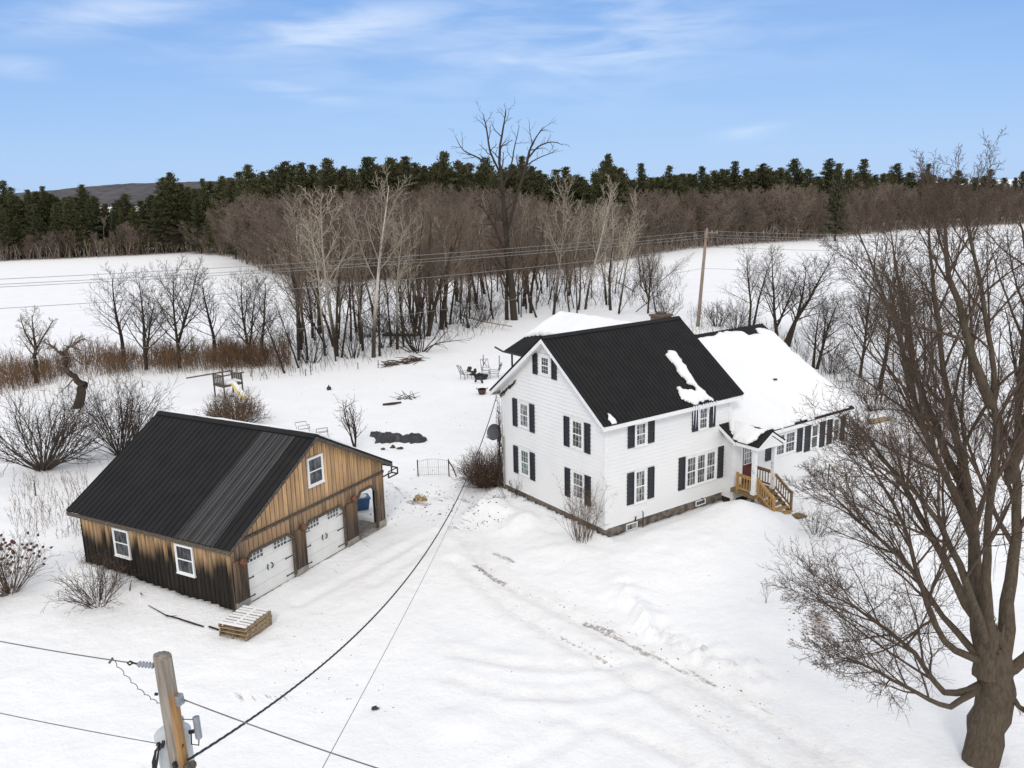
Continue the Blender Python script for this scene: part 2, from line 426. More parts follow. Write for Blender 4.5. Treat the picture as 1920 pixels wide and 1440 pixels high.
# ------------------------------------------------------------------ mesh helpers
class MB:
    def __init__(self):
        self.v = []; self.f = []

    def poly(self, pts):
        n = len(self.v); self.v += [tuple(p) for p in pts]; self.f.append(tuple(range(n, n + len(pts))))

    def hexa(self, p):
        n = len(self.v); self.v += [tuple(q) for q in p]
        for f in ((0, 3, 2, 1), (4, 5, 6, 7), (0, 1, 5, 4), (1, 2, 6, 5), (2, 3, 7, 6), (3, 0, 4, 7)):
            self.f.append(tuple(n + i for i in f))

    def box(self, x0, x1, y0, y1, z0, z1):
        self.hexa([(x0, y0, z0), (x1, y0, z0), (x1, y1, z0), (x0, y1, z0), (x0, y0, z1), (x1, y0, z1), (x1, y1, z1), (x0, y1, z1)])

    def bar(self, a, b, w, h=None, up=(0, 0, 1)):
        """square bar from a to b, w wide and h high"""
        h = h or w
        a = Vector(a); b = Vector(b); d = (b - a).normalized(); upv = Vector(up)
        s = d.cross(upv)
        if s.length < 1e-4: s = d.cross(Vector((1, 0, 0)))
        s.normalize(); t = s.cross(d).normalized()
        s *= w / 2; t *= h / 2
        self.hexa([a - s - t, a + s - t, a + s + t, a - s + t, b - s - t, b + s - t, b + s + t, b - s + t])

    def prism(self, pts, off):
        """extrude polygon pts by offset vector"""
        n = len(self.v); k = len(pts); off = Vector(off)
        self.v += [tuple(p) for p in pts] + [tuple(Vector(p) + off) for p in pts]
        self.f.append(tuple(range(n, n + k))); self.f.append(tuple(range(n + 2 * k - 1, n + k - 1, -1)))
        for i in range(k):
            j = (i + 1) % k
            self.f.append((n + i, n + k + i, n + k + j, n + j))

    def tube(self, pts, radii, sides=8, cap=True):
        pts = [Vector(p) for p in pts]
        if isinstance(radii, (int, float)): radii = [radii] * len(pts)
        n0 = len(self.v); ref = None
        for i, p in enumerate(pts):
            d = (pts[min(i + 1, len(pts) - 1)] - pts[max(i - 1, 0)])
            if d.length < 1e-9: d = Vector((0, 0, 1))
            d.normalize()
            if ref is None:
                ref = Vector((1, 0, 0)) if abs(d.x) < 0.8 else Vector((0, 1, 0))
            s = (ref - d * ref.dot(d)).normalized(); ref = s
            t = d.cross(s)
            for k in range(sides):
                a = 2 * math.pi * k / sides
                self.v.append(tuple(p + (s * math.cos(a) + t * math.sin(a)) * radii[i]))
        for i in range(len(pts) - 1):
            for k in range(sides):
                k2 = (k + 1) % sides
                self.f.append((n0 + i * sides + k, n0 + i * sides + k2, n0 + (i + 1) * sides + k2, n0 + (i + 1) * sides + k))
        if cap:
            self.f.append(tuple(n0 + k for k in range(sides - 1, -1, -1)))
            m = n0 + (len(pts) - 1) * sides
            self.f.append(tuple(m + k for k in range(sides)))

    def lathe(self, prof, axis_o=(0, 0, 0), axis=(0, 0, 1), sides=16):
        o = Vector(axis_o); ax = Vector(axis).normalized()
        self.tube([o + ax * h for r, h in prof], [r for r, h in prof], sides)

    def blob(self, c, rx, ry, rz, rng, rough=0.2, n=7, m=5):
        c = Vector(c); n0 = len(self.v)
        for i in range(m + 1):
            th = math.pi * i / m
            for k in range(n):
                ph = 2 * math.pi * k / n
                s = 1 + rough * (rng.random() - 0.5) * 2
                self.v.append((c.x + rx * s * math.sin(th) * math.cos(ph), c.y + ry * s * math.sin(th) * math.sin(ph), c.z + rz * s * math.cos(th)))
        for i in range(m):
            for k in range(n):
                k2 = (k + 1) % n
                self.f.append((n0 + i * n + k, n0 + (i + 1) * n + k, n0 + (i + 1) * n + k2, n0 + i * n + k2))

    def mesh(self, name, mat, smooth_=False):
        me = bpy.data.meshes.new(name); me.from_pydata(self.v, [], self.f); me.update()
        if mat: me.materials.append(mat if not isinstance(mat, str) else MT[mat])
        if smooth_:
            me.polygons.foreach_set('use_smooth', [True] * len(me.polygons))
        return me

    def build(self, name, mat, parent=None, smooth_=False, label=None):
        o = bpy.data.objects.new(name, self.mesh(name, mat, smooth_)); COL.objects.link(o)
        if parent: o.parent = parent
        if label: o['label'] = label
        return o


def np_mesh(name, verts, faces, mat, smooth_=False):
    """verts (n,3), faces (m,k) numpy"""
    me = bpy.data.meshes.new(name)
    nv, (nf, k) = len(verts), faces.shape
    me.vertices.add(nv); me.vertices.foreach_set('co', np.ascontiguousarray(verts, dtype=np.float32).ravel())
    me.loops.add(nf * k); me.loops.foreach_set('vertex_index', np.ascontiguousarray(faces, dtype=np.int32).ravel())
    me.polygons.add(nf)
    me.polygons.foreach_set('loop_start', np.arange(0, nf * k, k, dtype=np.int32))
    me.polygons.foreach_set('loop_total', np.full(nf, k, dtype=np.int32))
    if smooth_: me.polygons.foreach_set('use_smooth', np.ones(nf, dtype=bool))
    me.update(calc_edges=True); me.validate()
    if mat: me.materials.append(MT[mat] if isinstance(mat, str) else mat)
    return me


def tag(o, label, cat, group=None, kind=None):
    o['label'] = label; o['category'] = cat
    if group: o['group'] = group
    if kind: o['kind'] = kind
    return o


def thing(name, label, cat, loc=(0, 0, 0), rz=0.0, group=None):
    o = bpy.data.objects.new(name, None); COL.objects.link(o)
    o.empty_display_size = 0.3
    o.location = loc; o.rotation_euler = (0, 0, rz)
    return tag(o, label, cat, group)


def dup(root, loc, rot, scale, label=None, group=None):
    r = root.copy(); COL.objects.link(r); r.location = loc; r.rotation_euler = rot; r.scale = scale
    if label: r['label'] = label
    if group: r['group'] = group
    for ch in list(root.children):
        c = ch.copy(); COL.objects.link(c); c.parent = r
    return r


# ------------------------------------------------------------------ ground
def axis_coords(a0, a1, step, lo, hi):
    c = list(np.arange(a0, a1 + 1e-6, step)); s = step
    v = a1
    while v < hi:
        s *= 1.13; v += s; c.append(min(v, hi))
    s = step; v = a0; pre = []
    while v > lo:
        s *= 1.13; v -= s; pre.append(max(v, lo))
    return np.array(pre[::-1] + c)


xs = axis_coords(-26, 26, 0.19, -4500, 4500)
ys = axis_coords(14, 62, 0.19, -300, 5200)
XX, YY = np.meshgrid(xs, ys, indexing='ij')
ZZ = terrain(XX, YY)
ni, nj = XX.shape
gv = np.stack([XX.ravel(), YY.ravel(), ZZ.ravel()], 1)
ii, jj = np.meshgrid(np.arange(ni - 1), np.arange(nj - 1), indexing='ij')
a_ = (ii * nj + jj).ravel()
gf = np.stack([a_, a_ + nj, a_ + nj + 1, a_ + 1], 1)
gme = np_mesh('ground', gv, gf, 'snow', True)
STREAKS = [([(890, 1052), (915, 1068), (945, 1085)], 0.16, 1.0), ([(945, 1085), (1000, 1108), (1060, 1136), (1110, 1158)], 0.14, 0.55), ([(1100, 1155), (1140, 1172)], 0.15, 1.0),
           ([(1140, 1172), (1195, 1200), (1255, 1232), (1340, 1268)], 0.3, 0.62), ([(1325, 1258), (1380, 1285), (1450, 1330)], 0.25, 0.5),
           ([(975, 1145), (1030, 1172), (1095, 1203), (1190, 1260)], 0.14, 0.6), ([(1300, 1318), (1350, 1340), (1400, 1372)], 0.15, 0.6),
           ([(720, 905), (790, 935), (840, 925), (900, 935), (880, 965), (850, 985)], 0.8, 0.5), ([(770, 935), (800, 940)], 0.4, 0.8),
           ([(930, 1030), (960, 1045)], 0.3, 0.7), ([(640, 985), (690, 1015)], 0.4, 0.5), ([(1530, 1150), (1545, 1185)], 0.5, 0.9), ([(900, 1230), (985, 1235)], 0.1, 0.5),
           ([(450, 1290), (560, 1300)], 0.8, 0.42), ([(560, 960), (640, 1060)], 0.9, 0.38)]
TRACKS = [([(870, 1000), (940, 1085), (1060, 1140), (1200, 1215), (1400, 1310), (1640, 1450)], 0.7, 0.9), ([(860, 1060), (960, 1135), (1100, 1215), (1280, 1310), (1500, 1450)], 0.7, 0.8),
          ([(850, 1215), (950, 1232), (1080, 1238)], 0.5, 0.6), ([(850, 1265), (960, 1293), (1070, 1292)], 0.5, 0.6), ([(1150, 1345), (1260, 1385), (1340, 1430)], 0.5, 0.8),
          ([(700, 1080), (800, 1020), (880, 930), (900, 860)], 0.9, 0.45), ([(1280, 1240), (1420, 1320), (1560, 1430)], 1.2, 0.8)]
dirt = np.zeros(len(gv)); track = np.zeros(len(gv))
near = (np.abs(gv[:, 0]) < 30) & (gv[:, 1] > 10) & (gv[:, 1] < 66)
gx, gy = gv[near, 0], gv[near, 1]
for pts, w, s in STREAKS:
    d = polydist(gx, gy, [flat(*p) for p in pts]); dirt[near] = np.maximum(dirt[near], s * np.exp(-(d / w) ** 2))
for pts, w, s in TRACKS:
    d = polydist(gx, gy, [flat(*p) for p in pts]); track[near] = np.maximum(track[near], s * np.exp(-(d / w) ** 2))
for nm, arr in (('dirt', dirt), ('track', track)):
    at = gme.attributes.new(nm, 'FLOAT', 'POINT'); at.data.foreach_set('value', arr.astype(np.float32))
ground = bpy.data.objects.new('snowy_ground', gme); COL.objects.link(ground)
tag(ground, 'snow covered yard driveway and fields with faint tyre tracks', 'ground', kind='structure')

# far wooded ridge
hx = np.linspace(-1500, 900, 161); hy = np.linspace(1500, 2500, 36)
HX, HY = np.meshgrid(hx, hy, indexing='ij')
prof = 62 * np.exp(-((HX + 760) / 420) ** 2) + 30 * np.exp(-((HX + 1400) / 300) ** 2) + 26 * np.exp(-((HX - 100) / 600) ** 2)
HZ = prof * np.clip((HY - 1500) / 420, 0, 1) ** 0.7 + 9 * (vnoise(HX * 0.012, HY * 0.012) - 0.5) + 5 * (vnoise(HX * 0.07, HY * 0.07) - .5)
HZ = HZ * 0.72
hv_ = np.stack([HX.ravel(), HY.ravel(), HZ.ravel() - 3], 1)
ii, jj = np.meshgrid(np.arange(160), np.arange(35), indexing='ij'); a_ = (ii * 36 + jj).ravel()
MT['ridge'] = simple('distant_bare_woods', (0.080, 0.069, 0.071), (0.036, 0.036, 0.040), 0.06, 0.95, stretch=(1, 0.35, 3))
hme = np_mesh('hills', hv_, np.stack([a_, a_ + 36, a_ + 37, a_ + 1], 1), 'ridge', True)
hills = bpy.data.objects.new('hills', hme); COL.objects.link(hills)
tag(hills, 'low purple brown wooded ridge on the horizon', 'hill', kind='structure')


# ------------------------------------------------------------------ shared architecture helpers
def boxF(mb, F, s0, s1, z0, z1, d0, d1):
    mb.hexa([F(s0, z0, d0), F(s1, z0, d0), F(s1, z0, d1), F(s0, z0, d1), F(s0, z1, d0), F(s1, z1, d0), F(s1, z1, d1), F(s0, z1, d1)])


def slope_slab(mb, e0, e1, r1, r0, th=0.07, rib=0.23, ribw=0.04, ribh=0.022):
    """roof slope from eave e0-e1 to ridge r0-r1 with raised metal ribs"""
    e0, e1, r1, r0 = (Vector(p) for p in (e0, e1, r1, r0))
    n = (e1 - e0).cross(r0 - e0).normalized()
    if n.z < 0: n = -n
    mb.hexa([e0 - n * th, e1 - n * th, r1 - n * th, r0 - n * th, e0, e1, r1, r0])
    if rib:
        L = (e1 - e0).length; k = max(1, int(L / rib)); dirn = (e1 - e0).normalized() * ribw / 2
        for i in range(k + 1):
            t = (i + 0.02) / (k + 0.04)
            a = e0.lerp(e1, t); b = r0.lerp(r1, t)
            q = dirn * 0.55; up = n * ribh; lo = n * -0.004
            mb.hexa([a - dirn + lo, a + dirn + lo, b + dirn + lo, b - dirn + lo, a - q + up, a + q + up, b + q + up, b - q + up])
    return n


def clapboard(mb, F, s0, s1, z0, z1, top=None, pitch=0.185):
    """lapped siding courses; top(z)->(sa,sb) narrows a gable"""
    z = z0
    while z < z1 - 1e-4:
        zt = min(z + pitch, z1)
        a0, b0 = (s0, s1) if top is None else top(z)
        a1, b1 = (s0, s1) if top is None else top(zt)
        if b0 - a0 < 0.02: break
        mb.poly([F(a0, z, 0.034), F(b0, z, 0.034), F(b1, zt, 0.004), F(a1, zt, 0.004)])
        mb.poly([F(a0, z, 0.034), F(b0, z, 0.034), F(b0, z, 0.004), F(a0, z, 0.004)])
        z = zt


def window(root, F, s0, s1, z0, z1, pane='pane', cols=3, units=1, casing=0.10, head=0.11, six=True, name='window', sill=True, muntins=True):
    s0, s1 = min(s0, s1), max(s0, s1)
    fr = MB()
    for a, b in ((s0 - casing, s0), (s1, s1 + casing)): boxF(fr, F, a, b, z0 - 0.02, z1 + 0.02, 0.0, 0.066)
    boxF(fr, F, s0 - casing, s1 + casing, z1 + 0.02, z1 + head, 0.0, 0.070)
    if sill:
        boxF(fr, F, s0 - casing - 0.03, s1 + casing + 0.03, z1 + head, z1 + head + 0.035, 0.0, 0.10)
    boxF(fr, F, s0 - casing - 0.02, s1 + casing + 0.02, z0 - 0.075, z0 - 0.02, 0.0, 0.085)
    uw = (s1 - s0) / units
    for k in range(units):
        a, b = s0 + k * uw, s0 + (k + 1) * uw
        if k: boxF(fr, F, a - 0.05, a + 0.05, z0 - 0.02, z1 + 0.02, 0.038, 0.056)
        m = 0.045
        zm = (z0 + z1) / 2
        e = 0.05 if (units > 1 and k > 0) else 0
        e2 = 0.05 if (units > 1 and k < units - 1) else 0
        a += e; b -= e2
        boxF(fr, F, a, a + m, z0 - 0.02, z1 + 0.02, 0.038, 0.050); boxF(fr, F, b - m, b, z0 - 0.02, z1 + 0.02, 0.038, 0.050)
        boxF(fr, F, a + m, b - m, z0 - 0.02, z0 + m, 0.038, 0.050); boxF(fr, F, a + m, b - m, z1 - m, z1 + 0.02, 0.038, 0.050)
        boxF(fr, F, a + m, b - m, zm - 0.025, zm + 0.025, 0.038, 0.053)
        if muntins:
            for lo, hi in ((z0 + m, zm - 0.025), (zm + 0.025, z1 - m)):
                for c in range(1, cols):
                    x = a + m + (b - a - 2 * m) * c / cols
                    boxF(fr, F, x - 0.006, x + 0.006, lo, hi, 0.038, 0.044)
                y = (lo + hi) / 2
                boxF(fr, F, a + m, b - m, y - 0.006, y + 0.006, 0.038, 0.0435)
    w = fr.build(name, 'trim', root)
    p = MB(); boxF(p, F, s0, s1, z0 - 0.02, z1 + 0.02, 0.002, 0.037); p.build('pane', pane, w)
    return w


def shutter(root, F, s0, s1, z0, z1):
    s0, s1 = min(s0, s1), max(s0, s1)
    mb = MB(); st = 0.055
    boxF(mb, F, s0, s0 + st, z0, z1, 0.0, 0.075); boxF(mb, F, s1 - st, s1, z0, z1, 0.0, 0.075)
    zm = (z0 + z1) / 2
    for a, b in ((z0, z0 + 0.08), (zm - 0.04, zm + 0.04), (z1 - 0.08, z1)): boxF(mb, F, s0 + st, s1 - st, a, b, 0.0, 0.073)
    for lo, hi in ((z0 + 0.08, zm - 0.04), (zm + 0.04, z1 - 0.08)):
        n = 11
        for i in range(n):
            a = lo + (hi - lo) * i / n; b = lo + (hi - lo) * (i + 1) / n
            mb.hexa([F(s0 + st, a, 0.036), F(s1 - st, a, 0.036), F(s1 - st, a, 0.066), F(s0 + st, a, 0.066), F(s0 + st, b, 0.036), F(s1 - st, b, 0.036), F(s1 - st, b, 0.048), F(s0 + st, b, 0.048)])
    return mb.build('shutter', 'shutter', root)


# ------------------------------------------------------------------ farmhouse
hs = thing('farmhouse', 'white clapboard farmhouse with black metal roof, black shutters and a snow covered side wing', 'house', H0, HA)
W, L, EV, RG = 7.864, 8.084, 5.77, 8.727
SL = (RG - EV) / (W / 2)
Fg = lambda s, z, d: (-d, s, z)
Ff = lambda s, z, d: (s, -d, z)
Fb = lambda s, z, d: (s, W + d, z)
Fr = lambda s, z, d: (L + d, s, z)
wb = MB()
gt = lambda z: (max(0.0, (z - EV) / SL), W - max(0.0, (z - EV) / SL))
clapboard(wb, Fg, 0, W, 0.59, RG - 0.12, gt)
clapboard(wb, Fr, 0, W, 0.59, RG - 0.12, gt)
clapboard(wb, Ff, 0, L, 0.59, EV)
clapboard(wb, Fb, 0, L, 0.59, EV)
wb.build('wall', 'siding', hs)
for x0, x1, y0, y1 in ((-0.044, 0.10, -0.046, 0.10), (L - 0.10, L + 0.044, -0.046, 0.10), (-0.044, 0.10, W - 0.10, W + 0.046)):
    cb = MB(); cb.box(x0, x1, y0, y1, 0.57, EV - 0.02); cb.build('corner_board', 'trim', hs)
fd = MB(); fd.box(0.02, L - 0.02, 0.02, W - 0.02, -0.3, 0.60)
fd.box(-0.012, 0.02, 0.02, W, -0.3, 0.57); fd.box(0.02, L, -0.012, 0.02, -0.3, 0.57)
fd.build('foundation', 'stone', hs)
# main roof
OE, OR = 0.44, 0.46
rf = MB(); ze = EV - SL * OE + 0.1; zr = RG + 0.1
slope_slab(rf, (-OR, -OE, ze), (L + OR, -OE, ze), (L + OR, W / 2, zr), (-OR, W / 2, zr), 0.06)
slope_slab(rf, (-OR, W + OE, ze), (L + OR, W + OE, ze), (L + OR, W / 2, zr), (-OR, W / 2, zr), 0.06)
roof = rf.build('roof', 'roof', hs)
rc = MB()
for s in (-1, 1):
    rc.hexa([(-OR, W / 2, zr + 0.03), (L + OR, W / 2, zr + 0.03), (L + OR, W / 2 + s * 0.17, zr - 0.17 * SL + 0.03), (-OR, W / 2 + s * 0.17, zr - 0.17 * SL + 0.03),
             (-OR, W / 2, zr + 0.055), (L + OR, W / 2, zr + 0.055), (L + OR, W / 2 + s * 0.17, zr - 0.17 * SL + 0.055), (-OR, W / 2 + s * 0.17, zr - 0.17 * SL + 0.055)])
rc.build('ridge_cap', 'roof', roof)
fa = MB(); t_ = 0.062
for x in (-OR + 0.012, L + OR - 0.042):
    for s in (0, 1):
        y0, y1 = (-OE + 0.01, W / 2) if s == 0 else (W + OE - 0.01, W / 2)
        za, zb = ze - 0.085, zr - 0.085
        fa.hexa([(x, y0, za - 0.2), (x + 0.03, y0, za - 0.2), (x + 0.03, y1, zb - 0.2), (x, y1, zb - 0.2), (x, y0, za), (x + 0.03, y0, za), (x + 0.03, y1, zb), (x, y1, zb)])
for y in (-OE + 0.01, W + OE - 0.04):
    fa.box(-OR + 0.045, L + OR - 0.045, y, y + 0.03, ze - 0.26, ze - 0.075)
# rake and eave soffits, frieze boards
for s in (0, 1):
    y0, y1 = (-OE + 0.05, W / 2) if s == 0 else (W + OE - 0.05, W / 2)
    for x0, x1 in ((-OR + 0.045, 0.0), (L, L + OR - 0.045)):
        a, b = ze - 0.15, zr - 0.13
        fa.hexa([(x0, y0, a - 0.03), (x1, y0, a - 0.03), (x1, y1, b - 0.03), (x0, y1, b - 0.03), (x0, y0, a), (x1, y0, a), (x1, y1, b), (x0, y1, b)])
fa.box(-OR + 0.05, L + OR - 0.05, -OE + 0.045, 0.0, ze - 0.21, ze - 0.19)
fa.box(-OR + 0.05, L + OR - 0.05, W, W + OE - 0.045, ze - 0.21, ze - 0.19)
fa.build('fascia', 'trim', hs)
# gable windows and shutters
window(hs, Fg, 3.91, 4.48, 6.98, 7.80, 'pane_dark', casing=0.11)
shutter(hs, Fg, 4.77, 5.13, 6.87, 7.90); shutter(hs, Fg, 3.31, 3.68, 6.85, 7.85)
for (a0, a1, z0, z1, pn, sh) in ((5.60, 6.26, 4.06, 5.22, 'pane', ((6.50, 6.87, 3.93, 5.35), (5.08, 5.45, 3.92, 5.33))),
                                 (1.51, 2.21, 3.95, 5.20, 'pane', ((2.43, 2.81, 3.85, 5.27), (0.96, 1.34, 3.86, 5.26))),
                                 (5.62, 6.26, 1.57, 2.83, 'pane_green', ((6.52, 6.88, 1.48, 2.90), (5.11, 5.48, 1.46, 2.88))),
                                 (1.47, 2.18, 1.54, 2.76, 'pane', ((2.40, 2.77, 1.40, 2.81), (0.94, 1.32, 1.38, 2.81)))):
    window(hs, Fg, a0, a1, z0, z1, pn)
    for s in sh: shutter(hs, Fg, *s)
# front windows
window(hs, Ff, 1.80, 2.38, 4.11, 5.12, 'pane', head=0.08, sill=False)
shutter(hs, Ff, 1.30, 1.69, 4.10, 5.18); shutter(hs, Ff, 2.54, 2.92, 4.10, 5.18)
window(hs, Ff, 5.90, 6.42, 4.13, 5.14, 'pane_dark', head=0.06, sill=False)
shutter(hs, Ff, 5.40, 5.79, 4.10, 5.18); shutter(hs, Ff, 6.58, 6.98, 4.10, 5.18)
window(hs, Ff, 1.80, 2.38, 1.40, 2.90, 'pane')
shutter(hs, Ff, 1.28, 1.68, 1.42, 2.93); shutter(hs, Ff, 2.56, 2.95, 1.43, 2.93)
window(hs, Ff, 5.12, 7.08, 1.42, 2.86, 'pane', units=3)
shutter(hs, Ff, 4.56, 4.97, 1.36, 2.97); shutter(hs, Ff, 7.28, 7.68, 1.38, 2.98)
for x0, x1, z0, z1 in ((1.26, 1.95, 0.16, 0.50), (5.80, 6.50, 0.26, 0.54)):
    m = MB()
    for a, b, c, d in ((x0, x1, z0, z0 + 0.05), (x0, x1, z1 - 0.05, z1), (x0, x0 + 0.05, z0 + 0.05, z1 - 0.05), (x1 - 0.05, x1, z0 + 0.05, z1 - 0.05)):
        boxF(m, Ff, a, b, c, d, 0.013, 0.035)
    w_ = m.build('basement_window', 'trim', hs)
    m = MB(); boxF(m, Ff, x0 + 0.05, x1 - 0.05, z0 + 0.05, z1 - 0.05, 0.0125, 0.02); m.build('pane', 'pane', w_)
for pts, r_ in (([(2.08, -0.25, 0.1), (2.08, -0.25, 0.95), (2.08, -0.2, 1.0)], 0.025), ([(1.78, -0.05, 0.55), (1.78, -0.10, 0.78)], 0.03), ([(6.20, -0.02, 0.60), (6.20, -0.12, 0.63), (6.20, -0.14, 0.56)], 0.025)):
    m = MB(); m.tube(pts, r_, 6); m.build('vent_pipe', 'black_iron', hs)

# right wing
WY, WX0, WX1 = -0.70, 7.68, 16.7
Fw = lambda s, z, d: (s, WY - d, z)
wm = MB()
clapboard(wm, Fw, WX0, 9.3, 0.42, 3.42); clapboard(wm, Fw, 9.3, WX1, -0.17, 3.42)
wgt = lambda z: (WY + max(0, (z - 3.45) / 0.614), 10.6 - max(0, (z - 3.45) / 0.614)) if z > 3.45 else (WY, 10.6)
clapboard(wm, lambda s, z, d: (WX1 + d, s, z), WY, 10.6, 0.3, 7.1, wgt)
clapboard(wm, lambda s, z, d: (WX0 - d, s, z), WY, 0.0, 0.42, 3.6)
wm.build('wing_wall', 'siding', hs)
wt = MB(); wt.box(WX0 - 0.045, WX0 + 0.16, WY - 0.047, WY + 0.12, 0.30, 3.40); wt.box(WX1 - 0.1, WX1 + 0.045, WY - 0.047, WY + 0.1, 0.3, 3.4)
wt.box(WX0 - 0.06, WX1, WY - 0.042, WY - 0.0, 3.28, 3.42)
wt.build('wing_trim', 'trim', hs)
wfd = MB(); wfd.box(WX0 + 0.02, 9.3, WY + 0.02, 10.5, -0.3, 0.42); wfd.build('wing_foundation', 'dark_wood', hs)
WS = (7.4 - 3.5) / (5.3 + 1.05)
wr = MB()
# the slope in front of the house wall starts left of it
slope_slab(wr, (7.32, -1.05, 3.5), (8.10, -1.05, 3.5), (8.10, -0.02, 3.5 + 1.03 * WS), (7.32, -0.02, 3.5 + 1.03 * WS), 0.07)
slope_slab(wr, (8.10, -1.05, 3.5), (16.95, -1.05, 3.5), (16.95, 5.3, 7.4), (8.10, 5.3, 7.4), 0.07)
slope_slab(wr, (8.10, 11.65, 3.5), (16.95, 11.65, 3.5), (16.95, 5.3, 7.4), (8.10, 5.3, 7.4), 0.07)
wroof = wr.build('wing_roof', 'roof', hs)
m = MB()
m.box(7.33, 16.94, -1.075, -1.045, 3.30, 3.48)
m.hexa([(7.30, -1.04, 3.26), (7.33, -1.04, 3.26), (7.33, 0.0, 3.26 + 1.04 * WS), (7.30, 0.0, 3.26 + 1.04 * WS), (7.30, -1.04, 3.44), (7.33, -1.04, 3.44), (7.33, 0.0, 3.44 + 1.04 * WS), (7.30, 0.0, 3.44 + 1.04 * WS)])
m.hexa([(16.95, -1.04, 3.26), (16.98, -1.04, 3.26), (16.98, 5.3, 3.26 + 6.34 * WS), (16.95, 5.3, 3.26 + 6.34 * WS), (16.95, -1.04, 3.44), (16.98, -1.04, 3.44), (16.98, 5.3, 3.44 + 6.34 * WS), (16.95, 5.3, 3.44 + 6.34 * WS)])
m.box(7.34, 16.9, -1.04, WY - 0.001, 3.27, 3.29)
m.build('wing_fascia', 'trim', hs)
m = MB(); m.tube([(13.1, 1.3, 4.8), (13.1, 1.3, 5.25)], 0.06, 8); m.box(12.98, 13.22, 1.2, 1.4, 5.25, 5.32); m.build('roof_vent', 'black_iron', wroof)
window(hs, Fw, 10.75, 12.30, 1.98, 3.04, 'pane_dark', units=2, muntins=True, sill=False, head=0.09)
m = MB()
shutter(hs, Fw, 10.0, 10.42, 1.86, 2.98); shutter(hs, Fw, 12.5, 12.92, 1.84, 3.10)
window(hs, Fw, 13.72, 14.24, 1.80, 3.06, 'pane_dark', sill=False, head=0.09, muntins=False)
shutter(hs, Fw, 13.14, 13.58, 1.72, 3.14); shutter(hs, Fw, 14.42, 14.84, 1.72, 3.14)
window(hs, Fw, 15.62, 16.08, 1.82, 3.06, 'pane_dark', sill=False, head=0.09, muntins=False)
shutter(hs, Fw, 15.06, 15.46, 1.74, 3.14); shutter(hs, Fw, 16.22, 16.60, 1.74, 3.14)
# scroll ornament on the wing wall
m = MB()
for ox, oz, s in ((10.62, 1.75, 1), (10.74, 1.58, 1)):
    pts = [(ox + s * 0.10 * math.cos(t) * (1 - t / 9), WY - 0.05, oz + 0.12 * math.sin(t) * (1 - t / 12)) for t in np.linspace(-0.4, 4.6, 14)]
    m.tube(pts, 0.018, 5)
m.build('scroll_ornament', 'black_iron', hs)
# front door under the porch
DX0, DX1 = 8.24, 9.02
m = MB()
boxF(m, Fw, DX0 - 0.10, DX0, 1.08, 3.14, 0.0, 0.07); boxF(m, Fw, DX1, DX1 + 0.10, 1.08, 3.14, 0.0, 0.07); boxF(m, Fw, DX0, DX1, 3.04, 3.14, 0.0, 0.07)
m.build('door_frame', 'trim', hs)
m = MB(); boxF(m, Fw, DX0, DX1, 1.06, 3.04, 0.004, 0.044)
for za, zb in ((1.18, 1.50), (1.58, 1.86)):
    boxF(m, Fw, DX0 + 0.12, DX0 + 0.36, za, zb, 0.044, 0.054); boxF(m, Fw, DX0 + 0.44, DX1 - 0.10, za, zb, 0.044, 0.054)
dr = m.build('front_door', 'red_door', hs)
m = MB()
ga, gb, gc, gd = DX0 + 0.10, DX1 - 0.10, 2.02, 2.92
for a, b, c, d in ((ga, gb, gc, gc + 0.04), (ga, gb, gd - 0.04, gd), (ga, ga + 0.04, gc + .04, gd - .04), (gb - 0.04, gb, gc + .04, gd - .04)): boxF(m, Fw, a, b, c, d, 0.044, 0.062)
for i in (1, 2):
    x = ga + (gb - ga) * i / 3; boxF(m, Fw, x - 0.012, x + 0.012, gc + 0.04, gd - 0.04, 0.046, 0.058)
    z = gc + (gd - gc) * i / 3; boxF(m, Fw, ga + 0.04, gb - 0.04, z - 0.012, z + 0.012, 0.046, 0.057)
m.build('door_window', 'trim', dr)
m = MB(); boxF(m, Fw, ga + 0.04, gb - 0.04, gc + 0.04, gd - 0.04, 0.0443, 0.0455); m.build('door_pane', 'pane', dr)
m = MB(); m.tube([Fw(DX1 - 0.07, 1.95, 0.035), Fw(DX1 - 0.07, 1.95, 0.09)], 0.03, 8); m.build('handle', 'black_iron', dr)
# porch: deck, posts, gable roof, railings, stair
PX0, PX1, PY = 7.42, 9.08, -2.14
m = MB()
n = 9
for i in range(n):
    y = WY - 0.03 - (i + 1) * ((WY - 0.03 - PY) / n)
    m.box(PX0, PX1, y + 0.006, y + (WY - 0.03 - PY) / n - 0.006, 1.02, 1.06)
m.box(PX0 + 0.02, PX1 - 0.02, PY + 0.02, PY + 0.06, 0.86, 1.015); m.box(PX0 + 0.02, PX0 + 0.06, PY + 0.062, WY - 0.04, 0.86, 1.015); m.box(PX1 - 0.06, PX1 - 0.02, PY + 0.062, WY - 0.04, 0.86, 1.015)
m.build('porch_deck', 'deck_old', hs)
for x in (PX0 + 0.1, PX1 - 0.22):
    m = MB(); m.box(x, x + 0.12, PY + 0.1, PY + 0.22, -0.2, 0.858); m.build('porch_footing', 'old_wood', hs)
for x in (PX0 + 0.03, PX1 - 0.21):
    m = MB(); m.box(x, x + 0.18, PY + 0.01, PY + 0.19, 1.061, 3.30); m.box(x - 0.04, x + 0.22, PY - 0.03, PY + 0.23, 3.18, 3.31); m.box(x - 0.025, x + 0.205, PY - 0.015, PY + 0.215, 1.062, 1.20)
    m.build('porch_post', 'oldtrim', hs)
GX, GH = 8.28, 4.12
gy0 = -2.42
m = MB()
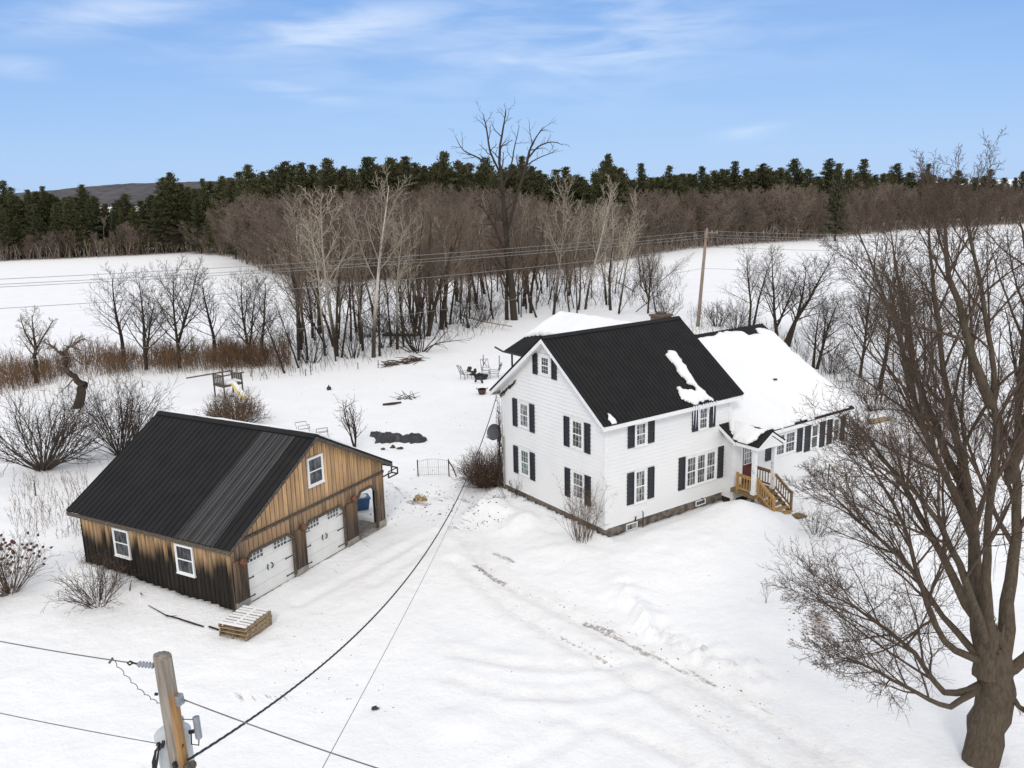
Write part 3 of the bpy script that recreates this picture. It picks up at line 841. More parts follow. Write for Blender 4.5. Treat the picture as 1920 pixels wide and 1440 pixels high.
for s in (-1, 1):
    ex = GX + s * 0.98
    za, zb = 3.53, 4.14
    slope_slab(m, (ex, gy0, za), (ex, -0.98, za), (GX, 0.05, zb), (GX, gy0, zb), 0.05, 0.24)
m.build('porch_roof', 'roof', hs)
m = MB()
for s in (-1, 1):
    ex = GX + s * 0.98
    y = gy0 + 0.005
    m.hexa([(ex, y, 3.33), (ex, y + 0.03, 3.33), (GX, y + 0.03, 3.94), (GX, y, 3.94), (ex, y, 3.475), (ex, y + 0.03, 3.475), (GX, y + 0.03, 4.085), (GX, y, 4.085)])
    m.box(ex - 0.015 if s < 0 else ex - 0.03, ex + 0.03 if s < 0 else ex + 0.015, gy0 + 0.04, -1.08, 3.33, 3.475)
m.box(GX - 0.9, GX + 0.9, gy0 + 0.10, -1.08, 3.31, 3.33)
m.build('porch_fascia', 'trim', hs)
m = MB(); clapboard(m, lambda s, z, d: (s, gy0 + 0.09 - d, z), GX - 0.85, GX + 0.85, 3.33, 4.0, lambda z: (GX - max(0.0, 0.85 * (1 - (z - 3.36) / 0.55)) if z > 3.36 else GX - 0.85, GX + max(0.0, 0.85 * (1 - (z - 3.36) / 0.55)) if z > 3.36 else GX + 0.85), 0.1)
m.build('porch_gable', 'siding', hs)


def railing(name, p0, p1, h=0.82, posts=(False, True), mat='deck'):
    p0 = Vector(p0); p1 = Vector(p1); up = Vector((0, 0, 1)); m = MB()
    m.bar(p0 + up * h, p1 + up * h, 0.10, 0.045); m.bar(p0 + up * (h - 0.09), p1 + up * (h - 0.09), 0.04, 0.08); m.bar(p0 + up * 0.12, p1 + up * 0.12, 0.04, 0.09)
    n = max(3, int((p1 - p0).length / 0.15))
    for i in range(n):
        q = p0.lerp(p1, (i + 0.5) / n); m.bar(q + up * 0.08, q + up * (h - 0.06), 0.038, 0.038, up=(p1 - p0))
    if posts[0]: m.bar(p0 - up * 0.15, p0 + up * (h + 0.08), 0.09, 0.09, up=(1, 0, 0))
    if posts[1]: m.bar(p1 - up * 0.15, p1 + up * (h + 0.08), 0.09, 0.09, up=(1, 0, 0))
    return m.build(name, mat, hs)


railing('porch_railing', (PX0 + 0.05, -1.12, 1.06), (PX0 + 0.05, PY + 0.20, 1.06), posts=(True, False))
railing('porch_railing', (PX1 - 0.04, WY - 0.1, 1.06), (PX1 - 0.04, PY + 0.20, 1.06), posts=(False, False), mat='deck_old')
SX0, SX1 = 7.70, 9.0
SY1, SZ1 = -3.12, 0.32
railing('stair_railing', (SX0, PY - 0.02, 1.02), (SX0, SY1, SZ1), h=0.80, posts=(True, True))
railing('stair_railing', (SX1, PY - 0.02, 1.02), (SX1, SY1, SZ1), h=0.80, posts=(False, True), mat='deck_old')
stair = MB()
for x in (SX0 + 0.06, SX1 - 0.06):
    stair.bar((x, PY, 0.86), (x, SY1 - 0.05, 0.14), 0.045, 0.2)
stair = stair.build('porch_stair', 'deck_old', hs)
for i in range(5):
    m = MB(); y = PY - 0.12 - i * 0.22; z = 0.88 - i * 0.165
    m.box(SX0 + 0.02, SX1 - 0.02, y - 0.13, y + 0.13, z, z + 0.04); m.build('tread', 'deck' if i > 2 else 'deck_old', stair)
m = MB(); m.box(SX0 + 0.1, SX1 + 0.25, SY1 - 0.75, SY1 - 0.2, 0.02, 0.14); m.build('stair_landing', 'deck_old', hs)
# rear ell
EB, ERB, EA0, EA1, EZ, ERZ = 7.93, 12.87, 5.3, 19.0, 5.0, 7.06
ES = (ERZ - EZ) / (ERB - EB)
m = MB()
slope_slab(m, (EB, EA0 + 2.6, EZ), (EB, EA1, EZ), (ERB, EA1, ERZ), (ERB, EA0 + 0.3, ERZ), 0.07)
slope_slab(m, (2 * ERB - EB, EA0 + 2.6, EZ), (2 * ERB - EB, EA1, EZ), (ERB, EA1, ERZ), (ERB, EA0 + 0.3, ERZ), 0.07)
eroof = m.build('ell_roof', 'roof', hs)
m = MB()
clapboard(m, lambda s, z, d: (EB + 2.0 - d, s, z), 7.9, EA1 - 0.4, 0.0, EZ + 0.75, None, 0.13)
clapboard(m, lambda s, z, d: (s, EA1 - 0.4 + d, z), EB + 2.0, 2 * ERB - EB - 0.5, 0.0, ERZ - 0.2, lambda z: (max(EB + 2.0, EB + 0.3 + (z - EZ) / ES), min(2 * ERB - EB - 0.5, 2 * ERB - EB - 0.3 - (z - EZ) / ES)), 0.13)
m.build('ell_wall', 'siding', hs)
m = MB(); m.tube([(EB + 0.12, EA1 - 0.7, -0.2), (EB + 0.12, EA1 - 0.7, EZ - 0.1)], 0.07, 6); m.tube([(EB + 0.12, EA1 - 5, -0.2), (EB + 0.12, EA1 - 5, EZ - 0.1)], 0.07, 6)
m.build('ell_post', 'dark_wood', hs)
m = MB(); m.tube([(EB - 0.06, EA1 + 1.0, EZ + 0.12), (EB - 0.06, EA1 + 0.1, EZ - 0.05), (EB - 0.06, 9.0, EZ - 0.05)], 0.06, 6)
m.build('gutter', 'black_iron', hs)
m = MB(); cxx, cyy = 12.75, 9.4
m.box(cxx - 0.48, cxx + 0.48, cyy - 0.4, cyy + 0.4, 6.3, 7.85)
m.box(cxx - 0.55, cxx + 0.55, cyy - 0.47, cyy + 0.47, 7.85, 7.97)
ch = m.build('chimney', 'brick', eroof)
m = MB(); m.box(cxx - 0.25, cxx + 0.25, cyy - 0.2, cyy + 0.2, 7.97, 8.1); m.build('flue', 'old_wood', eroof)


# ------------------------------------------------------------------ snow lying on roofs
def in_poly(x, y, poly):
    c = np.zeros(x.shape, bool); n = len(poly)
    for i in range(n):
        x0, y0 = poly[i]; x1, y1 = poly[(i + 1) % n]
        cond = ((y0 > y) != (y1 > y)) & (x < (x1 - x0) * (y - y0) / ((y1 - y0) if y1 != y0 else 1e-9) + x0)
        c ^= cond
    return c


def snow_sheet(name, to3, poly, th, cell, seed, label, root, edge=0.35, jag=0.12):
    """snow of real thickness lying on a slope; to3(u,v,h) maps slope coordinates to local space"""
    us = [p[0] for p in poly]; vs = [p[1] for p in poly]
    u = np.arange(min(us) - 0.3, max(us) + 0.3, cell); v = np.arange(min(vs) - 0.3, max(vs) + 0.3, cell)
    U, V = np.meshgrid(u, v, indexing='ij')
    ju = (vnoise(U * 1.9 + seed, V * 1.9) - 0.5 + 0.6 * (vnoise(U * 5.3 + seed, V * 5.3 + 4) - 0.5)) * 2 * jag
    jv = (vnoise(U * 1.9 + 31 + seed, V * 1.9 + 7) - 0.5 + 0.6 * (vnoise(U * 5.3 + 3, V * 5.3 + 14 + seed) - 0.5)) * 2 * jag
    ins = in_poly(U + ju, V + jv, poly)
    d = polydist(U + ju, V + jv, list(poly) + [poly[0]])
    h = th * (1 - (1 - np.clip(d / edge, 0, 1)) ** 2) * (0.75 + 0.5 * vnoise(U * 0.9 + seed, V * 0.9)) + 0.035 * (vnoise(U * 3 + seed, V * 3) - 0.3) * np.clip(d / 0.15, 0, 1)
    h = np.maximum(h, 0.02)
    keep = np.zeros(ins.shape, bool)
    cellin = ins[:-1, :-1] & ins[1:, :-1] & ins[1:, 1:] & ins[:-1, 1:]
    idx = -np.ones(ins.shape, int); vv = []; ff = []
    bidx = -np.ones(ins.shape, int)
    ci, cj = np.where(cellin)
    def vid(i, j):
        if idx[i, j] < 0:
            idx[i, j] = len(vv); vv.append(to3(U[i, j], V[i, j], h[i, j]))
        return idx[i, j]
    def bid(i, j):
        if bidx[i, j] < 0:
            bidx[i, j] = len(vv); vv.append(to3(U[i, j], V[i, j], 0.006))
        return bidx[i, j]
    for i, j in zip(ci, cj):
        ff.append((vid(i, j), vid(i + 1, j), vid(i + 1, j + 1), vid(i, j + 1)))
        for (di, dj, p, q) in ((-1, 0, (i, j), (i, j + 1)), (1, 0, (i + 1, j + 1), (i + 1, j)), (0, -1, (i + 1, j), (i, j)), (0, 1, (i, j + 1), (i + 1, j + 1))):
            a, b = i + di, j + dj
            if not (0 <= a < cellin.shape[0] and 0 <= b < cellin.shape[1] and cellin[a, b]):
                ff.append((vid(*p), vid(*q), bid(*q), bid(*p)))
    me = bpy.data.meshes.new(name); me.from_pydata(vv, [], ff); me.update(); me.materials.append(MT['roof_snow'])
    me.polygons.foreach_set('use_smooth', [True] * len(me.polygons))
    o = bpy.data.objects.new(name, me); COL.objects.link(o)
    o.location = root.location; o.rotation_euler = root.rotation_euler
    return tag(o, label, 'snow', kind='thing')


nrm = lambda s: Vector((0, -s, 1)).normalized()
nm = nrm(SL)
main3 = lambda u, v, h: (u - 0.0 + 0, v + nm.y * (h + 0.02), EV + 0.1 + SL * v + nm.z * (h + 0.02))
pa = [(2.17, 6.03), (2.02, 5.81), (1.71, 5.68), (1.47, 5.73), (1.14, 5.51), (0.63, 5.62), (0.23, 5.89), (0.32, 5.35), (0.38, 5.01), (0.59, 5.03), (0.55, 4.77), (0.23, 4.58), (-0.02, 4.55), (-0.29, 4.88), (-0.45, 5.06), (-0.38, 6.35), (0.02, 6.36), (0.4, 6.19), (1.02, 6.26), (1.56, 6.35), (1.99, 6.31)]
snow_sheet('snow_patch', main3, [(b, a) for a, b in pa], 0.14, 0.05, 3, 'long ragged white snow slab clinging to the black main house roof', hs, 0.16, 0.13)
snow_sheet('snow_patch', main3, [(-0.05, -0.46), (0.2, -0.48), (0.3, -0.3), (0.24, -0.02), (0.1, 0.06), (0.02, -0.12), (-0.08, -0.25)], 0.10, 0.03, 9, 'small snow clump at the nearest lower corner of the main house roof', hs, 0.12, 0.05)
nw = nrm(WS)
wing3 = lambda u, v, h: (u, v + nw.y * (h + 0.024), 3.5 + WS * (v + 1.05) + nw.z * (h + 0.024))
snow_sheet('snow_blanket', wing3, [(7.62, -0.25), (7.42, -0.5), (7.45, -0.85), (7.6, -1.0), (9.2, -1.1), (10.3, -1.06), (12, -1.0), (14, -1.03), (16.3, -1.02), (16.98, -0.95), (16.98, 4.5), (16.6, 5.0), (15.9, 5.02), (15.6, 4.62), (14.8, 4.6), (14.6, 5.0), (12.9, 5.22), (12.3, 4.98), (11.1, 5.0), (8.2, 4.9), (8.16, 0.1), (7.95, -0.1)],
           0.24, 0.09, 5, 'thick smooth snow covering the side wing roof above the porch', hs, 0.5, 0.10)
ne = Vector((-ES, 0, 1)).normalized()
ell3 = lambda u, v, h: (u + ne.x * (h + 0.024), v, EZ + ES * (u - EB) + ne.z * (h + 0.024))
P_ = lambda x, y: (lambda q: (float((q - H0) @ HV), float((q - H0) @ HU)))(on_plane(x, y, house(EB, 10, EZ), HU * 0 + (lambda a, b, c: np.cross(b - a, c - a))(house(EB, 10, EZ), house(EB, 15, EZ), house(ERB, 10, ERZ))))
b0 = P_(975, 634); b1 = P_(1008, 631); b2 = P_(1030, 632)
snow_sheet('snow_blanket', ell3, [(ERB + 0.05, 19.05), (b0[0], 19.05), b0, b1, b2, (b2[0] + 0.2, 8.2), (ERB + 0.05, 6.5)], 0.28, 0.12, 11,
           'snow sheet on the rear roof behind the black main ridge', hs, 0.35, 0.05)
np3 = Vector((0.61, 0, 0.98)).normalized()
porchL = lambda u, v, h: (GX - 0.98 + u - np3.x * (h + 0.024), v, 3.53 + 0.622 * u + np3.z * (h + 0.024))
snow_sheet('snow_patch', porchL, [(-0.02, -0.95), (-0.02, -1.85), (0.3, -2.15), (0.62, -2.0), (0.93, -2.2), (0.99, 0.0), (0.5, -0.45)], 0.16, 0.05, 21, 'snow heaped against the left slope of the little porch roof', hs, 0.25, 0.06)
# icicles below the slab
rng = random.Random(5)
for i in range(11):
    b = 5.0 + 1.55 * i / 10 + rng.uniform(-0.05, 0.05); ln = rng.uniform(0.35, 1.15) * (1.0 if i in (0, 1, 2, 3, 9, 10) else 0.5)
    m = MB(); m.tube([(0, 0, 0.0), (0.01, 0, -ln * 0.5), (0, 0, -ln)], [0.028, 0.018, 0.004], 5)
    o = m.build('icicle', 'ice', None)
    o.location = house(b, -OE - 0.02, ze - 0.02)
    tag(o, 'thin icicle hanging from the main eave below the roof snow slab', 'icicle', 'icicles under the main eave')

# ------------------------------------------------------------------ garage
gr = thing('garage', 'weathered board and batten garage with black metal roof and two white doors', 'garage', G0, GA)
GW, GL, GE, GE2, GR, GPK = 9.52, 8.78, 2.78, 3.15, 5.65, 4.81
Ga = lambda s, z, d: (s, -d, z)
Gs = lambda s, z, d: (-d, s, z)
gtop = lambda x: GE + (GR - GE) * x / GPK if x <= GPK else GR + (GE2 - GR) * (x - GPK) / (GW - GPK)
D1, D2, BAY = (0.72, 3.34), (4.02, 6.60), (7.42, 8.93)


def gopen(x):
    """bottom of the wall above ground at x: top of a door opening or 0"""
    for (a, b), zt, cz in ((D1, 1.98, 0.30), (D2, 2.06, 0.30), (BAY, 2.24, 0.38)):
        if a <= x <= b:
            return min(zt, zt - cz + (x - a), zt - cz + (b - x))
    return None


def wall_columns(mb, F, xs_, top, opening, d0, d1, zbot):
    for x0, x1 in zip(xs_[:-1], xs_[1:]):
        xm = (x0 + x1) / 2
        e = 1e-4
        if opening(xm) is None: b0 = b1 = zbot
        else: b0, b1 = opening(x0 + e), opening(x1 - e)
        mb.hexa([F(x0, b0, d0), F(x1, b1, d0), F(x1, b1, d1), F(x0, b0, d1), F(x0, top(x0), d0), F(x1, top(x1), d0), F(x1, top(x1), d1), F(x0, top(x0), d1)])


brk = sorted(set([round(v, 3) for v in list(np.arange(0, GW, 0.25)) + [GW, GPK] + [D1[0], D1[1], D2[0], D2[1], BAY[0], BAY[1]] + [D1[0] + .3, D1[1] - .3, D2[0] + .3, D2[1] - .3, BAY[0] + .38, BAY[1] - .38]]))
m = MB(); wall_columns(m, Ga, brk, gtop, gopen, -0.08, 0.0, 0.05)
for x in np.arange(0.0, GW + 0.01, 0.25):
    x = float(min(x, GW - 0.001)); o = gopen(x)
    if o is not None and min(abs(x - e) for e in (*D1, *D2, *BAY)) < 0.05: continue
    zb = 0.05 if o is None else o + 0.02
    zt = gtop(x) - 0.03
    boxF(m, Ga, x - 0.022, x + 0.022, zb, 2.60, 0.0, 0.022)
    if zt > 2.72: boxF(m, Ga, x - 0.022, x + 0.022, 2.72, zt, 0.0, 0.022)
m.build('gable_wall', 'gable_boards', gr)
m = MB(); boxF(m, Ga, -0.02, GW + 0.02, 2.60, 2.70, 0.0, 0.06); boxF(m, Ga, -0.02, GW + 0.02, 2.70, 2.72, 0.0, 0.085); m.build('belt_board', 'old_wood', gr)
# posts between the doors stand proud of the boards
for a, b in ((0.05, 0.70), (3.36, 4.0), (6.62, 7.40)):
    m = MB(); boxF(m, Ga, a + 0.02, b - 0.02, 0.28, 1.95, 0.023, 0.11)
    for x in (a + 0.03, (a + b) / 2, b - 0.07): boxF(m, Ga, x, x + 0.04, 0.28, 1.95, 0.11, 0.135)
    m.build('door_post', 'post_boards', gr)
    m = MB(); boxF(m, Ga, a, b, -0.2, 0.28, 0.002, 0.125); m.build('post_base', 'concrete', gr)
m = MB(); boxF(m, Ga, 8.95, GW, -0.2, 0.30, 0.002, 0.06); m.build('post_base', 'concrete', gr)
m = MB()
for (a, b), zt, cz in ((D1, 1.98, 0.30), (D2, 2.06, 0.30), (BAY, 2.24, 0.38)):
    pts = [(a, zt - cz), (a + cz, zt), (b - cz, zt), (b, zt - cz)]
    for (x0, z0), (x1, z1) in zip(pts[:-1], pts[1:]):
        m.bar(Ga(x0, z0, 0.03), Ga(x1, z1, 0.03), 0.10, 0.09, up=(0, 1, 0))
    for x, zz in ((a, zt - cz), (b, zt - cz)):
        m.bar(Ga(x, 0.1, 0.03), Ga(x, zz - 0.04, 0.03), 0.06, 0.09, up=(0, 1, 0))
m.build('opening_trim', 'old_wood', gr)
for (a, b), zt in ((D1, 1.98), (D2, 2.06)):
    m = MB(); hgt = zt + 0.05; ns = 4
    for i in range(ns):
        z0 = -0.05 + hgt * i / ns; z1 = -0.05 + hgt * (i + 1) / ns - 0.012
        boxF(m, Ga, a - 0.08, b + 0.08, z0, z1, -0.13, -0.085)
        boxF(m, Ga, a - 0.08, b + 0.08, z1, z1 + 0.012, -0.13, -0.10)
    dd = m.build('garage_door', 'door_white', gr)
    w_ = b - a
    for g0 in (a + 0.28, b - 1.02):
        m = MB(); nn = 4; gw = 0.74
        boxF(m, Ga, g0, g0 + gw, zt - 0.43, zt - 0.10, -0.0845, -0.080)
        m.build('door_window', 'door_glass', dd)
        m = MB()
        for k in range(nn + 1):
            x = g0 + gw * k / nn; boxF(m, Ga, x - 0.018, x + 0.018, zt - 0.43, zt - 0.10, -0.080, -0.070)
        for z in (zt - 0.43, zt - 0.265, zt - 0.10): boxF(m, Ga, g0 - 0.018, g0 + gw + 0.018, z - 0.018, z + 0.018, -0.0805, -0.0695)
        m.build('door_grille', 'door_white', dd)
    for z in (0.16, 0.92, 1.60):
        for side in (0, 1):
            m = MB(); x0, x1 = (a + 0.02, a + 0.40) if side == 0 else (b - 0.40, b - 0.02)
            boxF(m, Ga, x0, x1, z - 0.022, z + 0.022, -0.0845, -0.074)
            xe = x1 if side == 0 else x0
            boxF(m, Ga, xe - 0.03, xe + 0.03, z - 0.035, z + 0.035, -0.0843, -0.072)
            m.build('hinge', 'black_iron', dd)
    for s in (-1, 1):
        m = MB(); xc = (a + b) / 2 + s * 0.13
        m.tube([Ga(xc - s * 0.05, 0.86, -0.085), Ga(xc, 0.90, -0.05), Ga(xc + s * 0.02, 0.98, -0.04), Ga(xc, 1.06, -0.05), Ga(xc - s * 0.05, 1.10, -0.085)], 0.022, 6)
        m.build('handle', 'black_iron', dd)
for x, z in ((0.40, 1.86), (3.80, 2.0), (7.10, 2.13)):
    m = MB(); m.lathe([(0.05, 0), (0.05, 0.10)], Ga(x, z + 0.06, 0.11), (0, -1, 0), 8)
    m.tube([Ga(x, z + 0.20, 0.2), Ga(x, z + 0.12, 0.2), Ga(x, z + 0.02, 0.2), Ga(x, z - 0.10, 0.2)], [0.03, 0.12, 0.15, 0.10], 10)
    m.build('barn_lamp', 'copper', gr)
# side and back walls
ay = list(np.arange(0, GL, 0.25)) + [GL]
m = MB(); wall_columns(m, Gs, ay, lambda s: GE - 0.02, lambda s: None, -0.08, 0.0, 0.0)
for y in np.arange(0.02, GL + 0.01, 0.25):
    y = float(min(y, GL - 0.02)); boxF(m, Gs, y - 0.02, y + 0.02, 0.02, GE - 0.05, 0.0, 0.022)
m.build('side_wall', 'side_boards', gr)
m = MB()
for x0, x1 in zip(brk[:-1], brk[1:]):
    m.hexa([(x0, GL - 0.08, 0), (x1, GL - 0.08, 0), (x1, GL, 0), (x0, GL, 0), (x0, GL - 0.08, gtop(x0)), (x1, GL - 0.08, gtop(x1)), (x1, GL, gtop(x1)), (x0, GL, gtop(x0))])
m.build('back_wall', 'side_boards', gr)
m = MB()
m.box(GW - 0.08, GW, 0.0, 0.62, 0.0, GE2 - 0.02); m.box(GW - 0.08, GW, 0.62, 5.4, 2.35, GE2 - 0.02); m.box(GW - 0.08, GW, 5.4, GL - 0.08, 0.0, GE2 - 0.02)
m.box(7.0, 7.08, 0.0, GL - 0.08, 0.0, 4.2)
m.build('bay_wall', 'dark_wood', gr)
m = MB(); m.box(7.08, GW - 0.1, -0.12, GL - 0.1, -0.2, 0.03); m.build('bay_floor', 'concrete', gr)
m = MB(); m.box(-0.05, 7.0, 0.12, GL, -0.2, 0.0); m.box(0.0, GW, 0.10, 0.2, -0.2, 0.06); m.build('slab', 'concrete', gr)
for a0, a1, z0, z1 in ((2.0, 2.9, 1.06, 2.20), (5.74, 6.60, 1.07, 2.20)):
    window(gr, lambda s, z, d: Gs(s, z, d + 0.02), a0, a1, z0, z1, 'pane_dark', casing=0.05, head=0.06, sill=False, muntins=False)
window(gr, lambda s, z, d: Ga(s, z, d + 0.02), 4.52, 5.36, 3.56, 4.70, 'pane_dark', casing=0.06, head=0.06, sill=False, muntins=False)
GOE, GOR = 0.33, 0.36
gs1 = (GR - GE) / GPK; gs2 = (GR - GE2) / (GW - GPK)
m = MB(); up_ = 0.09
e1 = (-GOE, GE - gs1 * GOE + up_); e2 = (GW + GOE, GE2 - gs2 * GOE + up_); rz_ = GR + up_
slope_slab(m, (e1[0], -GOR, e1[1]), (e1[0], GL + GOR, e1[1]), (GPK, GL + GOR, rz_), (GPK, -GOR, rz_), 0.06, 0.30, 0.05, 0.026)
slope_slab(m, (e2[0], -GOR, e2[1]), (e2[0], GL + GOR, e2[1]), (GPK, GL + GOR, rz_), (GPK, -GOR, rz_), 0.06, 0.30, 0.05, 0.026)
groof = m.build('roof', 'roof', gr)
m = MB()
for s, gsl in ((-1, gs1), (1, gs2)):
    x = GPK + s * 0.2
    m.hexa([(GPK, -GOR - 0.01, rz_ + 0.03), (GPK, GL + GOR, rz_ + 0.03), (x, GL + GOR, rz_ - 0.2 * gsl + 0.03), (x, -GOR - 0.01, rz_ - 0.2 * gsl + 0.03), (GPK, -GOR - 0.01, rz_ + 0.06), (GPK, GL + GOR, rz_ + 0.06), (x, GL + GOR, rz_ - 0.2 * gsl + 0.06), (x, -GOR - 0.01, rz_ - 0.2 * gsl + 0.06)])
m.build('ridge_cap', 'roof', groof)
m = MB(); nsl = Vector((-gs1, 0, 1)).normalized(); o_ = nsl * 0.012
q = lambda x, y: Vector((x, y, GE + up_ + gs1 * x)) + o_
xt = GPK - 0.22
slope_slab(m, q(-GOE, 0.46), q(-GOE, 2.50), q(xt, 2.42), q(xt, 0.58), 0.008, 0.20, 0.034, 0.026)
m.build('roof_panel', 'roof_grey', groof, label='faded grey metal strip of the roof')
m = MB()
for (ex, ez) in (e1, e2):
    for y in (-GOR + 0.0, GL + GOR - 0.04):
        m.hexa([(ex, y, ez - 0.24), (ex, y + 0.04, ez - 0.24), (GPK, y + 0.04, rz_ - 0.24), (GPK, y, rz_ - 0.24), (ex, y, ez - 0.068), (ex, y + 0.04, ez - 0.068), (GPK, y + 0.04, rz_ - 0.068), (GPK, y, rz_ - 0.068)])
    s = 1 if ex < 0 else -1
    m.box(min(ex, ex + s * 0.04), max(ex, ex + s * 0.04), -GOR + 0.04, GL + GOR - 0.04, ez - 0.22, ez - 0.066)
m.build('fascia', 'old_wood', gr)
# rail rack under the right eave
m = MB(); x0 = GW + GOE + 0.02
for y in (-0.30, 0.05):
    m.bar((x0 - 0.3, y, 2.62), (x0 - 0.3, y, 2.36), 0.05); m.bar((x0 - 0.3, y, 2.36), (x0 + 0.42, y, 2.36), 0.05); m.bar((x0 + 0.42, y, 2.36), (x0 + 0.42, y, 2.66), 0.05)
m.bar((x0 + 0.42, -0.32, 2.66), (x0 + 0.42, 0.07, 2.66), 0.05); m.bar((x0 + 0.42, -0.32, 2.36), (x0 + 0.42, 0.07, 2.36), 0.05); m.bar((x0 - 0.3, -0.3, 2.66), (x0 + 0.42, -0.3, 2.66), 0.04)
m.build('hanging_rack', 'dark_wood', gr)
gsn = lambda u, v, h: (GPK + 0.05 + u + 0.34 * (h + 0.07), v, rz_ - gs2 * (0.05 + u) + (h + 0.07) * 0.9)
snow_sheet('snow_strip', gsn, [(0.02, -0.2), (0.02, 9.0), (0.5, 9.0), (1.8, 7), (3.6, 3), (4.0, 0.5), (3.6, 0.1), (1.5, 0.0)], 0.10, 0.1, 13, 'thin snow lying on the far slope of the garage roof', gr, 0.3, 0.1)


# ------------------------------------------------------------------ trees
class TreeOut:
    def __init__(self): self.poly = []

    def add(self, pts, rad, lvl): self.poly.append((pts, rad, lvl))


def branch(rng, out, p, d, L, r, lvl, cfg):
    nseg = cfg['nseg'][lvl]; wig = cfg['wig'][lvl]; up = cfg['up'][lvl]; tap = cfg['taper'][lvl]
    pts = [p.copy()]; rad = [r]; d = d.normalized(); dirs = [d.copy()]
    step = L / nseg
    for i in range(nseg):
        d = d + Vector((rng.gauss(0, wig), rng.gauss(0, wig), rng.gauss(0, wig) + up)); d.normalize()
        p = p + d * step; pts.append(p.copy()); dirs.append(d.copy())
        rad.append(r + (r * tap - r) * (i + 1) / nseg)
    out.add(pts, rad, lvl)
    if lvl >= cfg['depth'] - 1: return
    sprout(rng, out, pts, rad, dirs, L, lvl, cfg)


def sprout(rng, out, pts, rad, dirs, L, lvl, cfg, n=None, st=None, lsc=1.0):
    n = n or cfg['n'][lvl]; st = cfg['st'][lvl] if st is None else st; nseg = len(pts) - 1
    phi = rng.uniform(0, 6.28)
    for k in range(n):
        t = st + (1 - st) * ((k + rng.uniform(0.1, 0.9)) / n)
        f = t * nseg; i = min(int(f), nseg - 1); f -= i
        q = pts[i].lerp(pts[i + 1], f); dd = dirs[i + 1]; rr = rad[i] + (rad[i + 1] - rad[i]) * f
        phi += 2.4 + rng.uniform(-0.5, 0.5)
        s = dd.cross(Vector((0.3, 0.5, 1)) if abs(dd.z) < 0.9 else Vector((1, 0, 0))).normalized(); u = dd.cross(s)
        ang = R_(rng.gauss(cfg['ang'][lvl], cfg.get('sd', 9)))
        side = s * math.cos(phi) + u * math.sin(phi)
        nd = dd * math.cos(ang) + side * math.sin(ang)
        nl = L * lsc * cfg['lr'][lvl] * (1 - cfg['fall'][lvl] * (t - st) / (1 - st + 1e-6)) * rng.uniform(0.7, 1.25)
        nr = max(rr * cfg['rr'][lvl], cfg['minr'])
        branch(rng, out, q, nd, nl, nr, lvl + 1, cfg)


def tubes_mesh(name, polys, sides, mat, jitter=None):
    """many tapered tubes as one mesh, vectorised by polyline length"""
    groups = {}
    for pts, rad, s in polys:
        groups.setdefault((len(pts), s), []).append((pts, rad))
    V = []; F = []; off = 0
    for (n, s), items in groups.items():
        P = np.array([[tuple(q) for q in it[0]] for it in items]); Rr = np.array([it[1] for it in items])
        D = np.empty_like(P); D[:, 1:-1] = P[:, 2:] - P[:, :-2]; D[:, 0] = P[:, 1] - P[:, 0]; D[:, -1] = P[:, -1] - P[:, -2]
        D /= np.linalg.norm(D, axis=2, keepdims=True) + 1e-9
        mean = D.mean(1); ref = np.where(np.abs(mean[:, 2:3]) > 0.75, np.array([[1.0, 0.15, 0]]), np.array([[0, 0.1, 1.0]]))[:, None, :]
        S = np.cross(D, ref); S /= np.linalg.norm(S, axis=2, keepdims=True) + 1e-9
        T = np.cross(D, S)
        a = np.arange(s) * 2 * math.pi / s
        ring = P[:, :, None, :] + Rr[:, :, None, None] * (S[:, :, None, :] * np.cos(a)[None, None, :, None] + T[:, :, None, :] * np.sin(a)[None, None, :, None])
        m_ = len(items); V.append(ring.reshape(-1, 3))
        base = off + np.arange(m_)[:, None, None] * n * s + np.arange(n - 1)[None, :, None] * s
        k = np.arange(s)[None, None, :]; k2 = (np.arange(s) + 1) % s
        k2 = k2[None, None, :]
        f = np.stack([base + k, base + k2, base + s + k2, base + s + k], -1).reshape(-1, 4)
        F.append(f); off += m_ * n * s
    return np_mesh(name, np.concatenate(V), np.concatenate(F), mat, True)


SIDES = [8, 5, 3, 3, 3]


def tree_from(out, name, label, cat, tmat, cmat, group=None, trunk_lv=0, sides=SIDES):
    root = thing(name, label, cat, group=group)
    tp = [(p, r, sides[l]) for p, r, l in out.poly if l <= trunk_lv]
    cp = [(p, r, sides[l]) for p, r, l in out.poly if l > trunk_lv]
    t = bpy.data.objects.new('trunk', tubes_mesh('trunk', tp, 0, tmat)); COL.objects.link(t); t.parent = root
    if cp:
        c = bpy.data.objects.new('crown', tubes_mesh('crown', cp, 0, cmat)); COL.objects.link(c); c.parent = root
    return root


CFG_SLIM = dict(depth=4, nseg=[9, 5, 4, 3], wig=[0.035, 0.08, 0.10, 0.12], up=[0.02, 0.10, 0.07, 0.05], taper=[0.14, 0.2, 0.3, 0.5], n=[20, 7, 5], st=[0.28, 0.2, 0.12], ang=[40, 38, 38], lr=[0.36, 0.46, 0.52], fall=[0.55, 0.4, 0.3], rr=[0.42, 0.5, 0.55], minr=0.012)
CFG_BIRCH = dict(CFG_SLIM, n=[17, 7, 4], st=[0.36, 0.2, 0.15], ang=[34, 36, 38], lr=[0.38, 0.46, 0.5], minr=0.02, up=[0.02, 0.09, 0.08, 0.05])
CFG_BROAD = dict(CFG_SLIM, n=[17, 9, 6], st=[0.18, 0.2, 0.12], ang=[48, 44, 40], lr=[0.52, 0.48, 0.52], fall=[0.6, 0.4, 0.3], rr=[0.5, 0.5, 0.55], minr=0.011)
